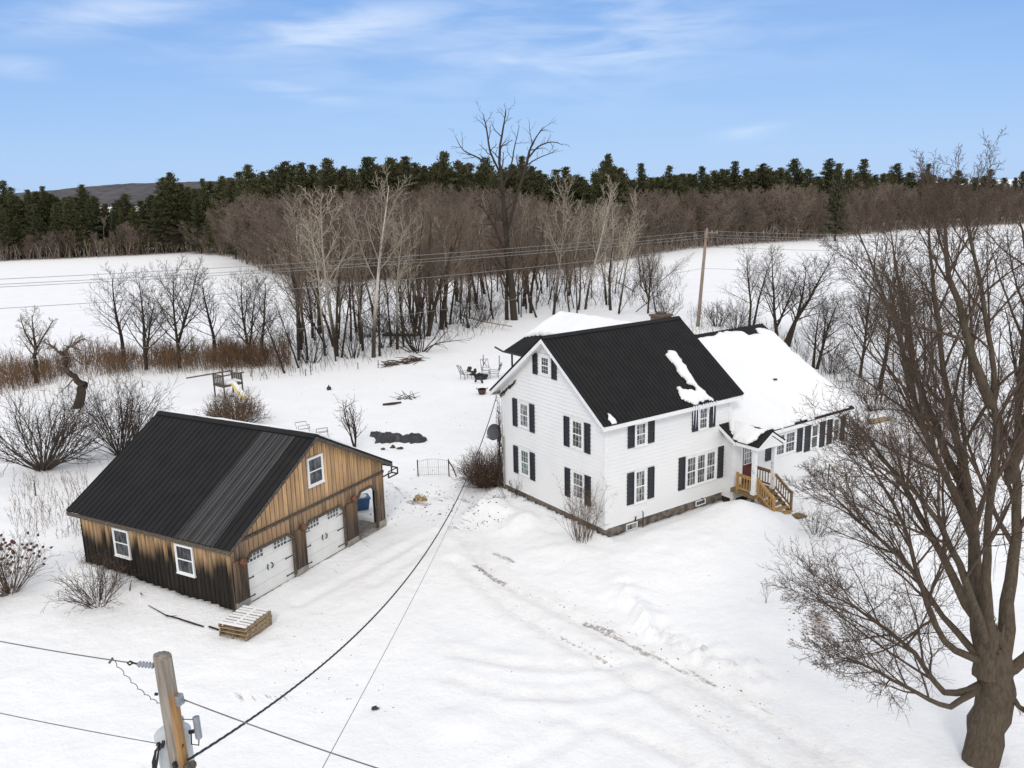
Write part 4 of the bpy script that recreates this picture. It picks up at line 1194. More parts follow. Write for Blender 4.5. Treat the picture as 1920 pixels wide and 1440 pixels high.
CFG_WOOD = dict(CFG_SLIM, nseg=[7, 4, 3, 2], n=[20, 9, 5], st=[0.12, 0.15, 0.1], ang=[38, 40, 38], lr=[0.40, 0.46, 0.5], minr=0.026, up=[0.02, 0.12, 0.08, 0.05])

PROTO = {}


def make_protos():
    def single(key, cfg, n, H, r0, tmat, cmat, name, cat, label):
        lst = []
        for k in range(n):
            rng = random.Random(hash(key) % 1000 * 0 + sum(map(ord, key)) + k * 17)
            out = TreeOut(); branch(rng, out, Vector((0, 0, -0.3)), Vector((rng.gauss(0, 0.04), rng.gauss(0, 0.04), 1)), H, r0, 0, cfg)
            if key == 'wood' or key == 'broad':
                # several leaders from a low fork
                for e in range(2 if key == 'wood' else 1):
                    branch(rng, out, Vector((0, 0, H * rng.uniform(0.08, 0.25))), Vector((rng.gauss(0, 0.3), rng.gauss(0, 0.3), 1)), H * rng.uniform(0.65, 0.85), r0 * 0.7, 0, cfg)
            zmax = max(q.z for p, r, l in out.poly for q in p)
            f = H / zmax
            for p, r, l in out.poly:
                for q in p: q *= f
            lst.append((out, tmat, cmat, name, cat, label))
        PROTO[key] = [H, lst, {}]
    single('slim', CFG_SLIM, 5, 15.0, 0.17, 'bark', 'twig', 'bare_tree', 'tree', 'slender bare grey brown tree in the thin wood behind the yard')
    single('birch', dict(CFG_BIRCH, minr=0.027, rr=[0.5, 0.55, 0.6], n=[13, 6, 4]), 4, 17.0, 0.21, 'birch', 'birch_twig', 'aspen_tree', 'tree', 'pale barked aspen')
    single('dark', dict(CFG_SLIM, minr=0.014), 5, 15.0, 0.21, 'bark', 'dark_twig', 'bare_tree', 'tree', 'dark slim bare tree')
    single('broad', dict(CFG_BROAD, minr=0.014), 4, 12.0, 0.24, 'bark', 'dark_twig', 'bare_tree', 'tree', 'broad bare tree')
    single('wood', CFG_WOOD, 6, 15.0, 0.16, 'grey_bark', 'wood_twig', 'woodland_tree', 'tree', 'hazy bare brown tree in the wood edging the far fields')


def put_tree(key, k, loc, H, rz, lean=(0, 0), wide=1.0, label=None, group=None, name=None):
    H0_, lst, done = PROTO[key]; k %= len(lst)
    s = H / H0_; rot = (lean[1], lean[0], rz)
    # lean is applied in world space: x lean tips towards +x
    rotm = (Matrix.Rotation(lean[0], 4, 'Y') @ Matrix.Rotation(-lean[1], 4, 'X') @ Matrix.Rotation(rz, 4, 'Z')).to_euler()
    if k not in done:
        out, tm, cm, nm_, cat, lb = lst[k]
        root = tree_from(out, name or nm_, label or lb, cat, tm, cm, group)
        root.location = loc; root.rotation_euler = rotm; root.scale = (s * wide, s * wide, s)
        if group: root['group'] = group
        done[k] = root
        return root
    r = dup(done[k], loc, rotm, (s * wide, s * wide, s), label or lst[k][5], group)
    if not group and 'group' in r: del r['group']
    return r


make_protos()


def tree_px(key, k, bx, by, tx, ty, wide=1.0, label=None, group=None, seed=0):
    P = gp(bx, by)
    top = on_plane(tx, ty, (0, P.y, 0), np.array([0, 1.0, 0]))
    dx = top[0] - P.x; Hh = top[2] - P.z
    return put_tree(key, k, P, math.hypot(Hh, dx), (bx * 1.7 + by) % 6.28, (math.atan2(dx, Hh), 0), wide, label, group)


# --- left row beyond the yard
LROW = [('slim', 0, 232, 678, 200, 488, 1.3, 'thin bare tree leaning left, leftmost of the row behind the playset'),
        ('broad', 0, 275, 693, 262, 495, 0.8, 'bushy dark bare tree with low twiggy shoots left of the straight tall one'),
        ('broad', 1, 337, 690, 318, 470, 0.75, 'straight dark bare tree with a wide fan crown standing before the left field'),
        ('slim', 2, 402, 678, 395, 500, 1.3, 'dark bare tree standing just behind the wooden playset'),
        ('broad', 2, 470, 682, 440, 500, 0.8, 'many stemmed dark bare tree fanning left behind the playset'),
        ('slim', 1, 487, 680, 505, 505, 1.2, 'dark stem leaning right beside the many stemmed tree'),
        ('slim', 3, 533, 700, 470, 560, 1.1, 'thin bare sapling leaning hard left at the yard edge'),
        ('slim', 4, 560, 690, 530, 540, 1.0, 'thin dark sapling right of the many stemmed tree'),
        ('broad', 3, 612, 652, 536, 500, 0.6, 'thick leaning dark trunk tipping left at the front of the wood'),
        ('slim', 0, 625, 650, 570, 470, 1.2, 'dark trunk leaning left right beside the thick leaning one'),
        ('birch', 0, 632, 668, 598, 345, 1.1, 'forked pale topped tree with a thick dark foot at the front of the wood'),
        ('slim', 2, 678, 645, 660, 440, 1.3, 'straight dark trunk just left of the tallest pale aspen'),
        ('birch', 1, 700, 670, 683, 305, 1.0, 'tallest pale aspen rising above the pines left of the dead tree'),
        ('slim', 3, 712, 668, 720, 470, 0.9, 'dark slim tree close against the tallest pale aspen'),
        ('birch', 2, 745, 655, 755, 400, 1.0, 'pale aspen with a spreading top right of the tallest one'),
        ('slim', 4, 757, 650, 765, 460, 0.9, 'thin straight tree between two aspens near the brush heap'),
        ('birch', 3, 560, 640, 562, 350, 1.1, 'pale twin topped aspen left of the forked one'),
        ('birch', 0, 1038, 590, 1060, 320, 0.9, 'white stemmed aspen left of three others above the snowy rear roof'),
        ('birch', 1, 1097, 580, 1118, 322, 0.8, 'straight white aspen second in the row of four behind the house'),
        ('birch', 2, 1142, 572, 1158, 345, 0.75, 'slim pale aspen third in the row of four behind the house'),
        ('birch', 3, 1160, 588, 1192, 345, 0.75, 'pale aspen leaning right, last in the row of four behind the house'),
        ('slim', 1, 1160, 590, 1206, 515, 0.5, 'bare leaning pole of a tree above the chimney'),
        ('broad', 1, 1215, 588, 1222, 470, 0.9, 'dark round crowned small tree near the chimney'),
        ('slim', 2, 1405, 612, 1412, 450, 0.9, 'twin stemmed dark tree behind the wing ridge'),
        ('slim', 4, 1412, 612, 1430, 455, 0.8, 'dark stem right against the twin stemmed tree behind the wing'),
        ('broad', 0, 1457, 635, 1450, 455, 0.75, 'tall dark tree just right of the wing ridge end'),
        ('slim', 0, 1472, 650, 1530, 450, 1.3, 'dark tree leaning right over the snowy wing roof'),
        ('slim', 3, 1478, 650, 1508, 470, 1.1, 'straight dark stem beside the tree leaning over the wing'),
        ('slim', 1, 1525, 690, 1535, 560, 1.2, 'slim tree at the right edge of the wing roof'),
        ('broad', 2, 1532, 692, 1580, 540, 0.8, 'thick dark tree leaning right behind the wing corner'),
        ('broad', 3, 1612, 708, 1650, 500, 0.8, 'reddish leaning tree left of the giant maple crown'),
        ('slim', 2, 1650, 730, 1690, 480, 1.3, 'upright dark tree seen through the maple twigs'),
        ('broad', 1, 1700, 700, 1690, 470, 0.8, 'bare tree on the field edge behind the maple crown')]
for i, (key, k, bx, by, tx, ty, wd, lb) in enumerate(LROW):
    if key == 'slim': key = 'dark'
    if 1400 < bx < 1545: wd *= 1.35
    elif bx < 500: wd *= 1.2
    tree_px(key, k, bx, by, tx, ty, wd, lb)
# --- fill of the thin wood
rng = random.Random(21)
EDGE = [(470, 700), (540, 690), (620, 680), (700, 660), (760, 645), (850, 622), (950, 600), (1100, 590), (1240, 585)]
edge_y = lambda x: float(np.interp(x, [e[0] for e in EDGE], [e[1] for e in EDGE]))
for i in range(118):
    x = rng.choice([rng.uniform(560, 1010), rng.uniform(760, 1010), rng.uniform(980, 1240)])
    back = 70 if x < 1010 else 55
    y = edge_y(x) - rng.uniform(0, 1) ** 1.2 * back
    tall = rng.random()
    ty = rng.uniform(370, 470) if tall < 0.75 else rng.uniform(340, 390)
    if x > 1010: ty = max(ty, rng.uniform(390, 480))
    if rng.random() < 0.14: ty += 60
    tree_px('slim', rng.randrange(5), x, y, x + rng.gauss(0, 16 if rng.random() < 0.7 else 42), ty, rng.uniform(0.5, 0.95) if rng.random() < 0.72 else rng.uniform(1.1, 1.7), None, 'slender trees of the thin wood')
for i in range(22):
    x = rng.uniform(560, 1010) if i < 15 else rng.uniform(1020, 1200); y = edge_y(x) - rng.uniform(5, 60)
    tree_px('birch', rng.randrange(4), x, y, x + rng.gauss(0, 14), rng.uniform(350, 430), rng.uniform(0.6, 1.0), 'pale stemmed young aspen scattered among the brown trees of the thin wood', 'pale aspens scattered in the thin wood')
# right field-edge thicket
for i in range(7):
    x = rng.uniform(1560, 1900); y = rng.uniform(690, 770)
    tree_px('slim', rng.randrange(5), x, y, x + rng.uniform(-12, 25), y - rng.uniform(130, 230), 1.2, 'slim bare tree in the field edge thicket behind the giant maple', 'thicket trees behind the maple')

# --- big dead elm above the pines
def from_px(list_, y0):
    return [Vector(tuple(on_plane(px, py, (0, y0 + dy, 0), np.array([0, 1.0, 0])))) for px, py, dy in list_]


def stem(rng, out, pts, radii, cfg, lvl, n, st, lsc, sub=3):
    """a hand laid limb, smoothed, then sprouting side branches"""
    P = []; Rr = []
    m_ = len(pts)
    for i in range(m_ - 1):
        p0 = pts[max(i - 1, 0)]; p1 = pts[i]; p2 = pts[i + 1]; p3 = pts[min(i + 2, m_ - 1)]
        for s in range(sub):
            t = s / sub
            P.append(0.5 * ((2 * p1) + (p2 - p0) * t + (2 * p0 - 5 * p1 + 4 * p2 - p3) * t * t + (3 * p1 - p0 - 3 * p2 + p3) * t ** 3))
            Rr.append(radii[i] + (radii[i + 1] - radii[i]) * t)
    P.append(pts[-1]); Rr.append(radii[-1])
    for i in range(1, len(P) - 1):
        P[i] = P[i] + Vector((rng.gauss(0, 1), rng.gauss(0, 1), rng.gauss(0, 1))) * min(0.04, Rr[i] * 0.25)
    out.add(P, Rr, lvl)
    dirs = [(P[min(i + 1, len(P) - 1)] - P[max(i - 1, 0)]).normalized() for i in range(len(P))]
    L_ = sum((P[i + 1] - P[i]).length for i in range(len(P) - 1))
    if n: sprout(rng, out, P, Rr, dirs, L_, lvl, cfg, n, st, lsc)


def special_tree(name, label, cat, base_px, limbs, cfg, tmat, cmat, seed, sides=(10, 8, 5, 3, 3), trunk_lv=0):
    rng = random.Random(seed); P0 = gp(*base_px); out = TreeOut()
    for pts, radii, lvl, n, st, lsc in limbs:
        V3 = from_px(pts, P0.y); stem(rng, out, V3, radii, cfg, lvl, n, st, lsc)
    for p, r, l in out.poly:
        for q in p: q -= P0
    root = tree_from(out, name, label, cat, tmat, cmat, None, trunk_lv, sides)
    root.location = P0
    return root


CFG_DEAD = dict(depth=4, nseg=[6, 5, 4, 2], wig=[0.05, 0.13, 0.2, 0.2], up=[0.02, 0.05, 0.04, 0.0], taper=[0.3, 0.3, 0.35, 0.5], n=[5, 5, 3], st=[0.3, 0.25, 0.2], ang=[45, 45, 45], lr=[0.24, 0.42, 0.5], fall=[0.4, 0.4, 0.3], rr=[0.5, 0.55, 0.6], minr=0.018)
special_tree('dead_tree', 'big dark old tree with bare crooked limbs rising alone above the pines', 'tree', (963, 600),
             [([(965, 610, 0), (957, 520, 0), (948, 440, 0), (940, 330, 0)], [0.46, 0.36, 0.29, 0.19], 0, 10, 0.35, 0.8),
              ([(940, 330, 0), (936, 290, 0), (944, 240, 0.5), (948, 205, 0.5)], [0.19, 0.15, 0.10, 0.022], 1, 9, 0.1, 0.8),
              ([(938, 325, 0), (920, 285, -1), (912, 240, -1.5), (905, 212, -1.5)], [0.13, 0.11, 0.08, 0.022], 1, 7, 0.2, 0.8),
              ([(928, 330, 0), (900, 297, 1), (870, 283, 1.5), (854, 256, 2)], [0.12, 0.095, 0.065, 0.022], 1, 6, 0.2, 0.75),
              ([(944, 350, 0), (958, 310, 1), (966, 270, 1.2), (974, 235, 1.2)], [0.12, 0.09, 0.06, 0.022], 1, 5, 0.2, 0.75),
              ([(949, 440, 0), (968, 370, -0.6), (985, 315, -1), (997, 272, -1), (1018, 238, -1)], [0.2, 0.18, 0.155, 0.11, 0.025], 1, 8, 0.3, 0.7),
              ([(988, 300, -1), (1010, 275, -1), (1035, 266, -1), (1056, 272, -1)], [0.11, 0.085, 0.06, 0.022], 1, 5, 0.3, 0.7),
              ([(955, 500, 0), (925, 420, 0.5), (890, 370, 1)], [0.18, 0.13, 0.05], 1, 8, 0.3, 0.7)],
             CFG_DEAD, 'dead_bark', 'dead_bark', 4)

# --- gnarled apple tree and its neighbour on the left
CFG_APPLE = dict(CFG_DEAD, n=[8, 7, 5], lr=[0.4, 0.5, 0.5], ang=[55, 50, 48], up=[0.02, 0.03, 0.02, 0], minr=0.010, wig=[0.05, 0.18, 0.25, 0.3])
special_tree('apple_tree', 'gnarled old tree with a crooked thick leaning trunk at the left yard corner', 'tree', (145, 765),
             [([(145, 768, 0), (152, 735, 0), (157, 720, 0)], [0.36, 0.33, 0.3], 0, 0, 0, 0),
              ([(155, 724, 0), (140, 708, 0), (122, 692, 0.2), (125, 670, 0.3), (110, 660, 0.3)], [0.28, 0.22, 0.18, 0.16, 0.1], 0, 14, 0.35, 0.6),
              ([(124, 672, 0.3), (125, 655, 0.2), (140, 645, 0), (155, 636, 0), (165, 640, 0)], [0.15, 0.12, 0.09, 0.05, 0.02], 1, 14, 0.15, 0.65),
              ([(110, 660, 0.3), (95, 648, 0.3), (80, 640, 0.5)], [0.1, 0.07, 0.03], 1, 12, 0.15, 0.9),
              ([(140, 708, 0), (128, 722, -0.3), (110, 738, -0.6)], [0.07, 0.04, 0.02], 1, 5, 0.3, 0.6)], CFG_APPLE, 'bark', 'twig', 8)
CFG_ROUND = dict(CFG_BROAD, n=[12, 7, 5], ang=[55, 50, 45], lr=[0.5, 0.5, 0.5], minr=0.010)
special_tree('bare_tree', 'round twiggy bare tree behind the gnarled leaning tree', 'tree', (68, 718),
             [([(68, 720, 0), (67, 680, 0), (66, 650, 0), (62, 615, 0), (60, 590, 0)], [0.2, 0.17, 0.12, 0.06, 0.02], 0, 17, 0.3, 0.62),
              ([(66, 660, 0), (85, 625, 0.5), (100, 600, 0.8)], [0.1, 0.06, 0.02], 0, 9, 0.2, 0.6), ([(66, 655, 0), (48, 625, -0.5), (38, 595, -0.8)], [0.1, 0.06, 0.02], 0, 9, 0.2, 0.6)], CFG_ROUND, 'bark', 'twig', 15)

# --- the giant maple
CFG_HERO = dict(depth=5, nseg=[6, 7, 5, 4, 3], wig=[0.05, 0.055, 0.07, 0.08, 0.09], up=[0.03, 0.03, 0.045, 0.045, 0.03], taper=[0.3, 0.18, 0.25, 0.35, 0.5], n=[8, 9, 6, 3], st=[0.2, 0.15, 0.15, 0.15], ang=[28, 31, 35, 38], sd=11,
                lr=[0.5, 0.44, 0.48, 0.55], fall=[0.78, 0.5, 0.35, 0.3], rr=[0.52, 0.5, 0.52, 0.6], minr=0.0048)
HERO = [([(1834, 1436, 0), (1850, 1360, 0), (1862, 1290, 0), (1866, 1235, 0), (1868, 1180, 0)], [0.46, 0.48, 0.47, 0.40, 0.02], 0, 4, 0.55, 0.5),
        ([(1852, 1265, 0), (1835, 1120, 0.3), (1828, 1000, 0.5), (1803, 860, 1.0), (1775, 740, 1.5), (1757, 600, 2), (1744, 470, 2.3), (1738, 372, 2.5)], [0.4, 0.21, 0.1302, 0.1008, 0.0798, 0.0588, 0.0353, 0.0084], 0, 22, 0.22, 0.72),
        ([(1862, 1262, 0), (1850, 1130, -0.3), (1852, 1000, -0.5), (1868, 850, -1), (1862, 700, -1.3), (1842, 560, -1.6), (1820, 450, -2), (1803, 385, -2)], [0.3, 0.1428, 0.0924, 0.0798, 0.063, 0.0487, 0.0302, 0.0084], 0, 21, 0.25, 0.72),
        ([(1878, 1262, 0), (1892, 1130, 0.5), (1906, 1000, 1.0), (1908, 860, 1.2), (1915, 700, 1.5), (1925, 560, 1.5), (1922, 460, 2), (1902, 385, 2)], [0.32, 0.1764, 0.1302, 0.105, 0.084, 0.063, 0.0353, 0.0084], 0, 21, 0.25, 0.72),
        ([(1829, 1000, 0.5), (1775, 900, 0.1), (1718, 760, -0.4), (1688, 640, -0.9), (1648, 530, -1.3), (1612, 440, -1.5)], [0.12, 0.084, 0.0672, 0.0504, 0.0302, 0.0084], 0, 18, 0.2, 0.95),
        ([(1838, 1240, 0), (1772, 1200, -0.5), (1728, 1100, -1), (1692, 980, -1.3), (1640, 885, -1.6), (1600, 825, -2)], [0.12, 0.0798, 0.0605, 0.0437, 0.0269, 0.0067], 0, 18, 0.22, 0.95),
        ([(1836, 1285, 0), (1772, 1300, -1), (1716, 1225, -1.5), (1640, 1165, -2), (1592, 1132, -2.4), (1535, 1108, -2.6)], [0.115, 0.0756, 0.0546, 0.0378, 0.0235, 0.0059], 0, 18, 0.25, 0.95),
        ([(1836, 1290, 0), (1780, 1325, -1.5), (1722, 1300, -2), (1650, 1262, -2.4), (1605, 1240, -2.6), (1565, 1230, -2.8)], [0.1, 0.0672, 0.0504, 0.0353, 0.0218, 0.0067], 0, 16, 0.3, 0.95),
        ([(1840, 1235, 0), (1768, 1155, 0.5), (1702, 1060, 0.7), (1620, 985, 1), (1578, 945, 1.2), (1545, 915, 1.4)], [0.115, 0.0756, 0.0571, 0.0403, 0.0252, 0.0059], 0, 18, 0.22, 0.95),
        ([(1832, 1160, 0.3), (1765, 1045, 0.8), (1705, 930, 1.3), (1650, 850, 1.6), (1612, 800, 2)], [0.15, 0.1008, 0.0756, 0.042, 0.0101], 0, 13, 0.2, 0.95),
        ([(1818, 950, 0.8), (1755, 800, 1.6), (1715, 690, 2.2), (1690, 560, 2.6), (1668, 420, 3)], [0.15, 0.0924, 0.0672, 0.042, 0.0101], 0, 12, 0.2, 0.95),
        ([(1858, 760, -1.2), (1810, 620, -1.8), (1775, 480, -2.2), (1772, 385, -2.4)], [0.13, 0.0756, 0.0504, 0.0101], 0, 11, 0.2, 0.95),
        ([(1892, 900, 1.2), (1925, 780, 0.5), (1965, 640, 0), (1985, 530, -0.5)], [0.15, 0.0924, 0.0588, 0.0126], 0, 10, 0.2, 0.95),
        ([(1885, 1255, 0), (1945, 1215, 0.3), (2010, 1120, 0.5), (2060, 1000, 0.8)], [0.18, 0.1176, 0.0756, 0.0168], 0, 10, 0.2, 0.95),
        ([(1885, 1290, 0), (1912, 1325, -0.5), (1945, 1345, -0.8), (2000, 1330, -1)], [0.09, 0.0672, 0.042, 0.0126], 0, 11, 0.2, 0.7),
        ([(1846, 1200, -0.4), (1800, 1060, -1.4), (1745, 960, -2.0), (1690, 900, -2.6), (1620, 860, -3)], [0.12, 0.084, 0.0588, 0.0378, 0.0084], 0, 13, 0.2, 0.95)]
special_tree('maple_tree', 'giant bare maple with many thick stems filling the right edge', 'tree', (1845, 1425), HERO, CFG_HERO, 'hero_bark', 'hero_twig', 77)

# --- pines
def pine_proto(seed, H, width, dark):
    rng = random.Random(seed); V = []; F = []
    tr = []; z = H * 0.10
    zs = []
    while z < H * 0.985:
        zs.append(z); z += rng.uniform(0.40, 0.75) * (1.2 - 0.65 * z / H)
    irregular = [rng.uniform(0.72, 1.28) for _ in range(6)]
    for z in zs:
        t = z / H
        prof = min(1.0, 0.55 + t * 1.6) * (1 - t) ** 0.80 + 0.015
        prof *= rng.uniform(0.84, 1.10)
        for k in range(rng.randint(5, 7)):
            a = rng.uniform(0, 6.283)
            Lb = width * prof * rng.uniform(0.55, 1.2) * irregular[int(a / 1.05) % 6]
            Lb = max(Lb, 0.22)
            rise = rng.uniform(-0.05, 0.25) + 0.40 * t * t
            tr.append(([Vector((0, 0, z)), Vector((math.cos(a) * Lb * 0.5, math.sin(a) * Lb * 0.5, z + rise * Lb * 0.4)), Vector((math.cos(a) * Lb, math.sin(a) * Lb, z + rise * Lb))], [0.05, 0.035, 0.015], 3))
            n = max(2, int(Lb / 0.5))
            for j in range(n):
                f = 0.2 + 0.8 * (j + 0.5) / n
                c = Vector((math.cos(a) * Lb * f, math.sin(a) * Lb * f, z + rise * Lb * f))
                for q in range(6):
                    cc = c + Vector((rng.gauss(0, 0.30), rng.gauss(0, 0.30), rng.gauss(0, 0.12) + 0.06))
                    d = Vector((math.cos(a) + rng.gauss(0, 0.5), math.sin(a) + rng.gauss(0, 0.5), rng.uniform(0.1, 0.8) + 1.0 * t)).normalized()
                    s = d.cross(Vector((rng.gauss(0, 1), rng.gauss(0, 1), rng.gauss(0, 1)))).normalized()
                    l = rng.uniform(0.55, 1.25) * (1.12 - 0.6 * t); w = rng.uniform(0.08, 0.19) * (1.1 - 0.45 * t)
                    b = len(V); V += [tuple(cc - d * l * 0.5), tuple(cc + s * w), tuple(cc + d * l * 0.5), tuple(cc - s * w)]; F.append((b, b + 1, b + 2, b + 3))
    tr.append(([Vector((0, 0, -0.5)), Vector((0.05, 0, H * 0.5)), Vector((0, 0.05, H))], [0.28, 0.17, 0.03], 6))
    root = thing('pine_tree', 'dark green pine', 'tree')
    t = bpy.data.objects.new('trunk', tubes_mesh('trunk', tr, 0, 'bark')); COL.objects.link(t); t.parent = root
    c = bpy.data.objects.new('crown', np_mesh('crown', np.array(V), np.array(F), 'needles_dark' if dark else 'needles')); COL.objects.link(c); c.parent = root
    return root


PINES = [pine_proto(100 + i, 20.0, 5.2 + 0.7 * (i % 4), i % 3 == 1) for i in range(9)]
pine_used = [False] * 9


def put_pine(k, loc, H, rz, wide, label, group=None):
    k %= 9; s = H / 20.0
    if not pine_used[k]:
        pine_used[k] = True; r = PINES[k]
        r.location = loc; r.rotation_euler = (0, 0, rz); r.scale = (s * wide, s * wide, s); r['label'] = label
        if group: r['group'] = group
        return r
    r = dup(PINES[k], loc, (0, 0, rz), (s * wide, s * wide, s), label, group)
    if not group and 'group' in r: del r['group']
    return r


FE = [(-60, 492), (0, 490), (170, 483), (350, 474), (430, 482), (500, 512), (650, 528), (900, 520), (1100, 500), (1200, 482), (1290, 467), (1400, 458), (1500, 452), (1600, 442), (1690, 433), (1800, 426), (1920, 420), (2000, 417)]
fe_y = lambda x: float(np.interp(x, [e[0] for e in FE], [e[1] for e in FE]))
PT = [(-60, 352), (0, 350), (60, 348), (130, 352), (200, 360), (270, 372), (310, 345), (345, 325), (390, 345), (440, 318), (500, 310), (590, 300), (640, 308), (680, 300), (745, 292), (800, 300), (870, 296), (940, 300), (1030, 308), (1100, 322), (1140, 296), (1180, 318), (1250, 314), (1400, 309), (1500, 312), (1580, 306), (1650, 308), (1700, 316), (1760, 322), (1850, 326), (2000, 330)]
pt_y = lambda x: float(np.interp(x, [e[0] for e in PT], [e[1] for e in PT]))


def far_point(x, depth_back):
    """ground point at column x, depth_back metres behind the field edge"""
    P = gp(x, fe_y(x)); d = Vector((P.x, P.y, 0)).normalized()
    q = P + d * depth_back; q.z = float(terrain(q.x, q.y))
    return q


def height_to(x, y, P):
    top = on_plane(x, y, (0, P.y, 0), np.array([0, 1.0, 0])); return top[2] - P.z


rng = random.Random(33)
# individually visible pines
put_pine(0, far_point(140, 4), height_to(140, 372, far_point(140, 4)), 0.4, 1.25, 'olive green pine standing forward at the left field edge behind the white dead snag')
q = gp(1565, 452); put_pine(1, q, height_to(1565, 306, q), 1.0, 1.0, 'large full pine standing before the brown wood right of the utility pole')
q = far_point(335, 6); put_pine(2, q, height_to(340, 322, q), 2.0, 1.15, 'tall broad pine rising at the right end of the left field')
q = far_point(1140, 28); put_pine(3, q, height_to(1140, 289, q), 2.6, 0.9, 'pine standing taller than its neighbours above the four aspens')
q = far_point(236, 3); put_pine(4, q, height_to(236, 388, q), 2.6, 0.7, 'narrow near black spruce like pine at the left field edge')
x = -50.0; i = 0
while x < 2010:
    row_d = 9 if x < 430 else 30
    P = far_point(x, row_d + rng.uniform(0, 9))
    top = pt_y(x) + (rng.uniform(-14, 0) if i % 5 == 0 else rng.uniform(2, 30))
    put_pine(rng.randrange(9), P, max(8.0, height_to(x, top, P)), rng.uniform(0, 6.28), rng.uniform(0.85, 1.45), 'dark green pine in the tall row along the skyline', 'pines along the skyline')
    x += rng.uniform(11, 19) if x < 1180 else rng.uniform(9, 14); i += 1
x = -50.0
while x < 470:
    P = far_point(x, rng.uniform(2, 6)); put_pine(rng.randrange(9), P, rng.uniform(11, 16.5), rng.uniform(0, 6.28), rng.uniform(1.0, 1.25), 'shorter pine at the foot of the pine row beside the left field', 'shorter pines beside the left field')
    x += rng.uniform(24, 44)

x = -45.0
while x < 2010:
    P = far_point(x, (16 if x < 430 else 41) + rng.uniform(0, 8))
    put_pine(rng.randrange(9), P, max(8.0, height_to(x, pt_y(x) + rng.uniform(4, 20), P)), rng.uniform(0, 6.28), rng.uniform(1.1, 1.6), 'dark green pine in the tall row along the skyline', 'pines along the skyline')
    x += rng.uniform(15, 23)

# --- brown deciduous wood at the field edges
def wt_y(x): return float(np.interp(x, [-60, 100, 250, 420, 470, 560, 760, 900, 1000, 1150, 1280, 1520, 1560, 1640, 1700, 1900, 2000], [430, 425, 415, 375, 358, 346, 350, 336, 344, 354, 352, 338, 366, 334, 346, 342, 345]))


x = 425.0
while x < 2000:
    for row in range(2):
        xx = x + rng.uniform(-5, 5)
        P = far_point(xx, row * 9 + rng.uniform(0, 6) + (0 if x > 440 else 3))
        top = wt_y(xx) + (rng.uniform(0, 60) if row == 0 else rng.uniform(-6, 14))
        if 1545 < xx < 1590 and row == 0: continue
        if 960 < xx < 1180: top += 22
        put_tree('wood', rng.randrange(6), P, max(6.0, height_to(xx, top, P)), rng.uniform(0, 6.28), (rng.uniform(-0.04, 0.04), 0), rng.uniform(0.95, 1.35), None, 'bare trees of the far wood')
    x += rng.uniform(10.5, 16) if x < 1200 else rng.uniform(11, 16)
x = -50.0
while x < 430:
    P = far_point(x, rng.uniform(0, 3)); put_tree('wood', rng.randrange(6), P, rng.uniform(5.5, 10), rng.uniform(0, 6.28), (0, 0), rng.uniform(1.1, 1.5), 'low bare brown tree at the foot of the pines beside the left field', 'low bare trees beside the left field')
    x += rng.uniform(14, 24)
# pale snags against the left pines
SNAGS = [(95, 480, 62, 412, 'thin pale trunk leaning left against the left pines'), (137, 482, 128, 420, 'short white dead snag in front of the olive pine'),
         (190, 478, 196, 412, 'thin pale curved trunk right of the olive pine'), (247, 474, 232, 410, 'pale leaning trunk in front of the near black pine')]
for j, (bx, by, tx, ty, lb) in enumerate(SNAGS):
    P = gp(bx, by); top = on_plane(tx, ty, (0, P.y, 0), np.array([0, 1.0, 0]))
    r_ = random.Random(j); out = TreeOut(); Tt = Vector(tuple(top)) - P
    stem(r_, out, [Vector((0, 0, -0.3)), Tt * 0.4 + Vector((0.3, 0, 0)), Tt * 0.75, Tt], [0.2, 0.17, 0.12, 0.05], dict(CFG_SLIM, minr=0.03), 0, 4, 0.55, 0.7)
    o = tree_from(out, 'snag', lb, 'tree', 'birch_twig', 'birch_twig'); o.location = P


# ------------------------------------------------------------------ shrubs
def shrub(name, label, px, H, spread, n, mat, seed, r0=0.018, sub=4, kind='vase', minr=0.006, squash=1.0, lvl3=True, group=None, base=0.15):
    rng = random.Random(seed); P = gp(*px) if not isinstance(px, Vector) else px
    cfg = dict(depth=3 if lvl3 else 2, nseg=[5, 4, 3], wig=[0.14, 0.19, 0.24], up=[0.06, 0.06, 0.03], taper=[0.3, 0.4, 0.5], n=[sub, 3], st=[0.25, 0.2], ang=[32, 36], sd=12, lr=[0.45, 0.45], fall=[0.4, 0.3], rr=[0.6, 0.65], minr=minr)
    if kind == 'dome': cfg['up'] = [0.10, 0.06, 0.03]
    out = TreeOut()
    for k in range(n):
        a = rng.uniform(0, 6.283); q = math.sqrt(rng.random()); tilt = spread * q
        d = Vector((math.sin(tilt) * math.cos(a), math.sin(tilt) * math.sin(a), math.cos(tilt)))
        L_ = H * rng.uniform(0.65, 1.05) * (1.0 if kind == 'vase' else (1 - 0.25 * q))
        branch(rng, out, Vector((math.cos(a) * base * q, math.sin(a) * base * q, -0.05)), d, L_, r0 * rng.uniform(0.7, 1.2), 0, cfg)
    root = thing(name, label, 'shrub', P, 0, group)
    st = [(p, r, 4) for p, r, l in out.poly if l == 0]; tw = [(p, r, 3) for p, r, l in out.poly if l > 0]
    o = bpy.data.objects.new('stems', tubes_mesh('stems', st, 0, mat)); COL.objects.link(o); o.parent = root
    if tw: o = bpy.data.objects.new('twigs', tubes_mesh('twigs', tw, 0, mat)); COL.objects.link(o); o.parent = root
    root.scale = (1, 1, squash)
    return root, out


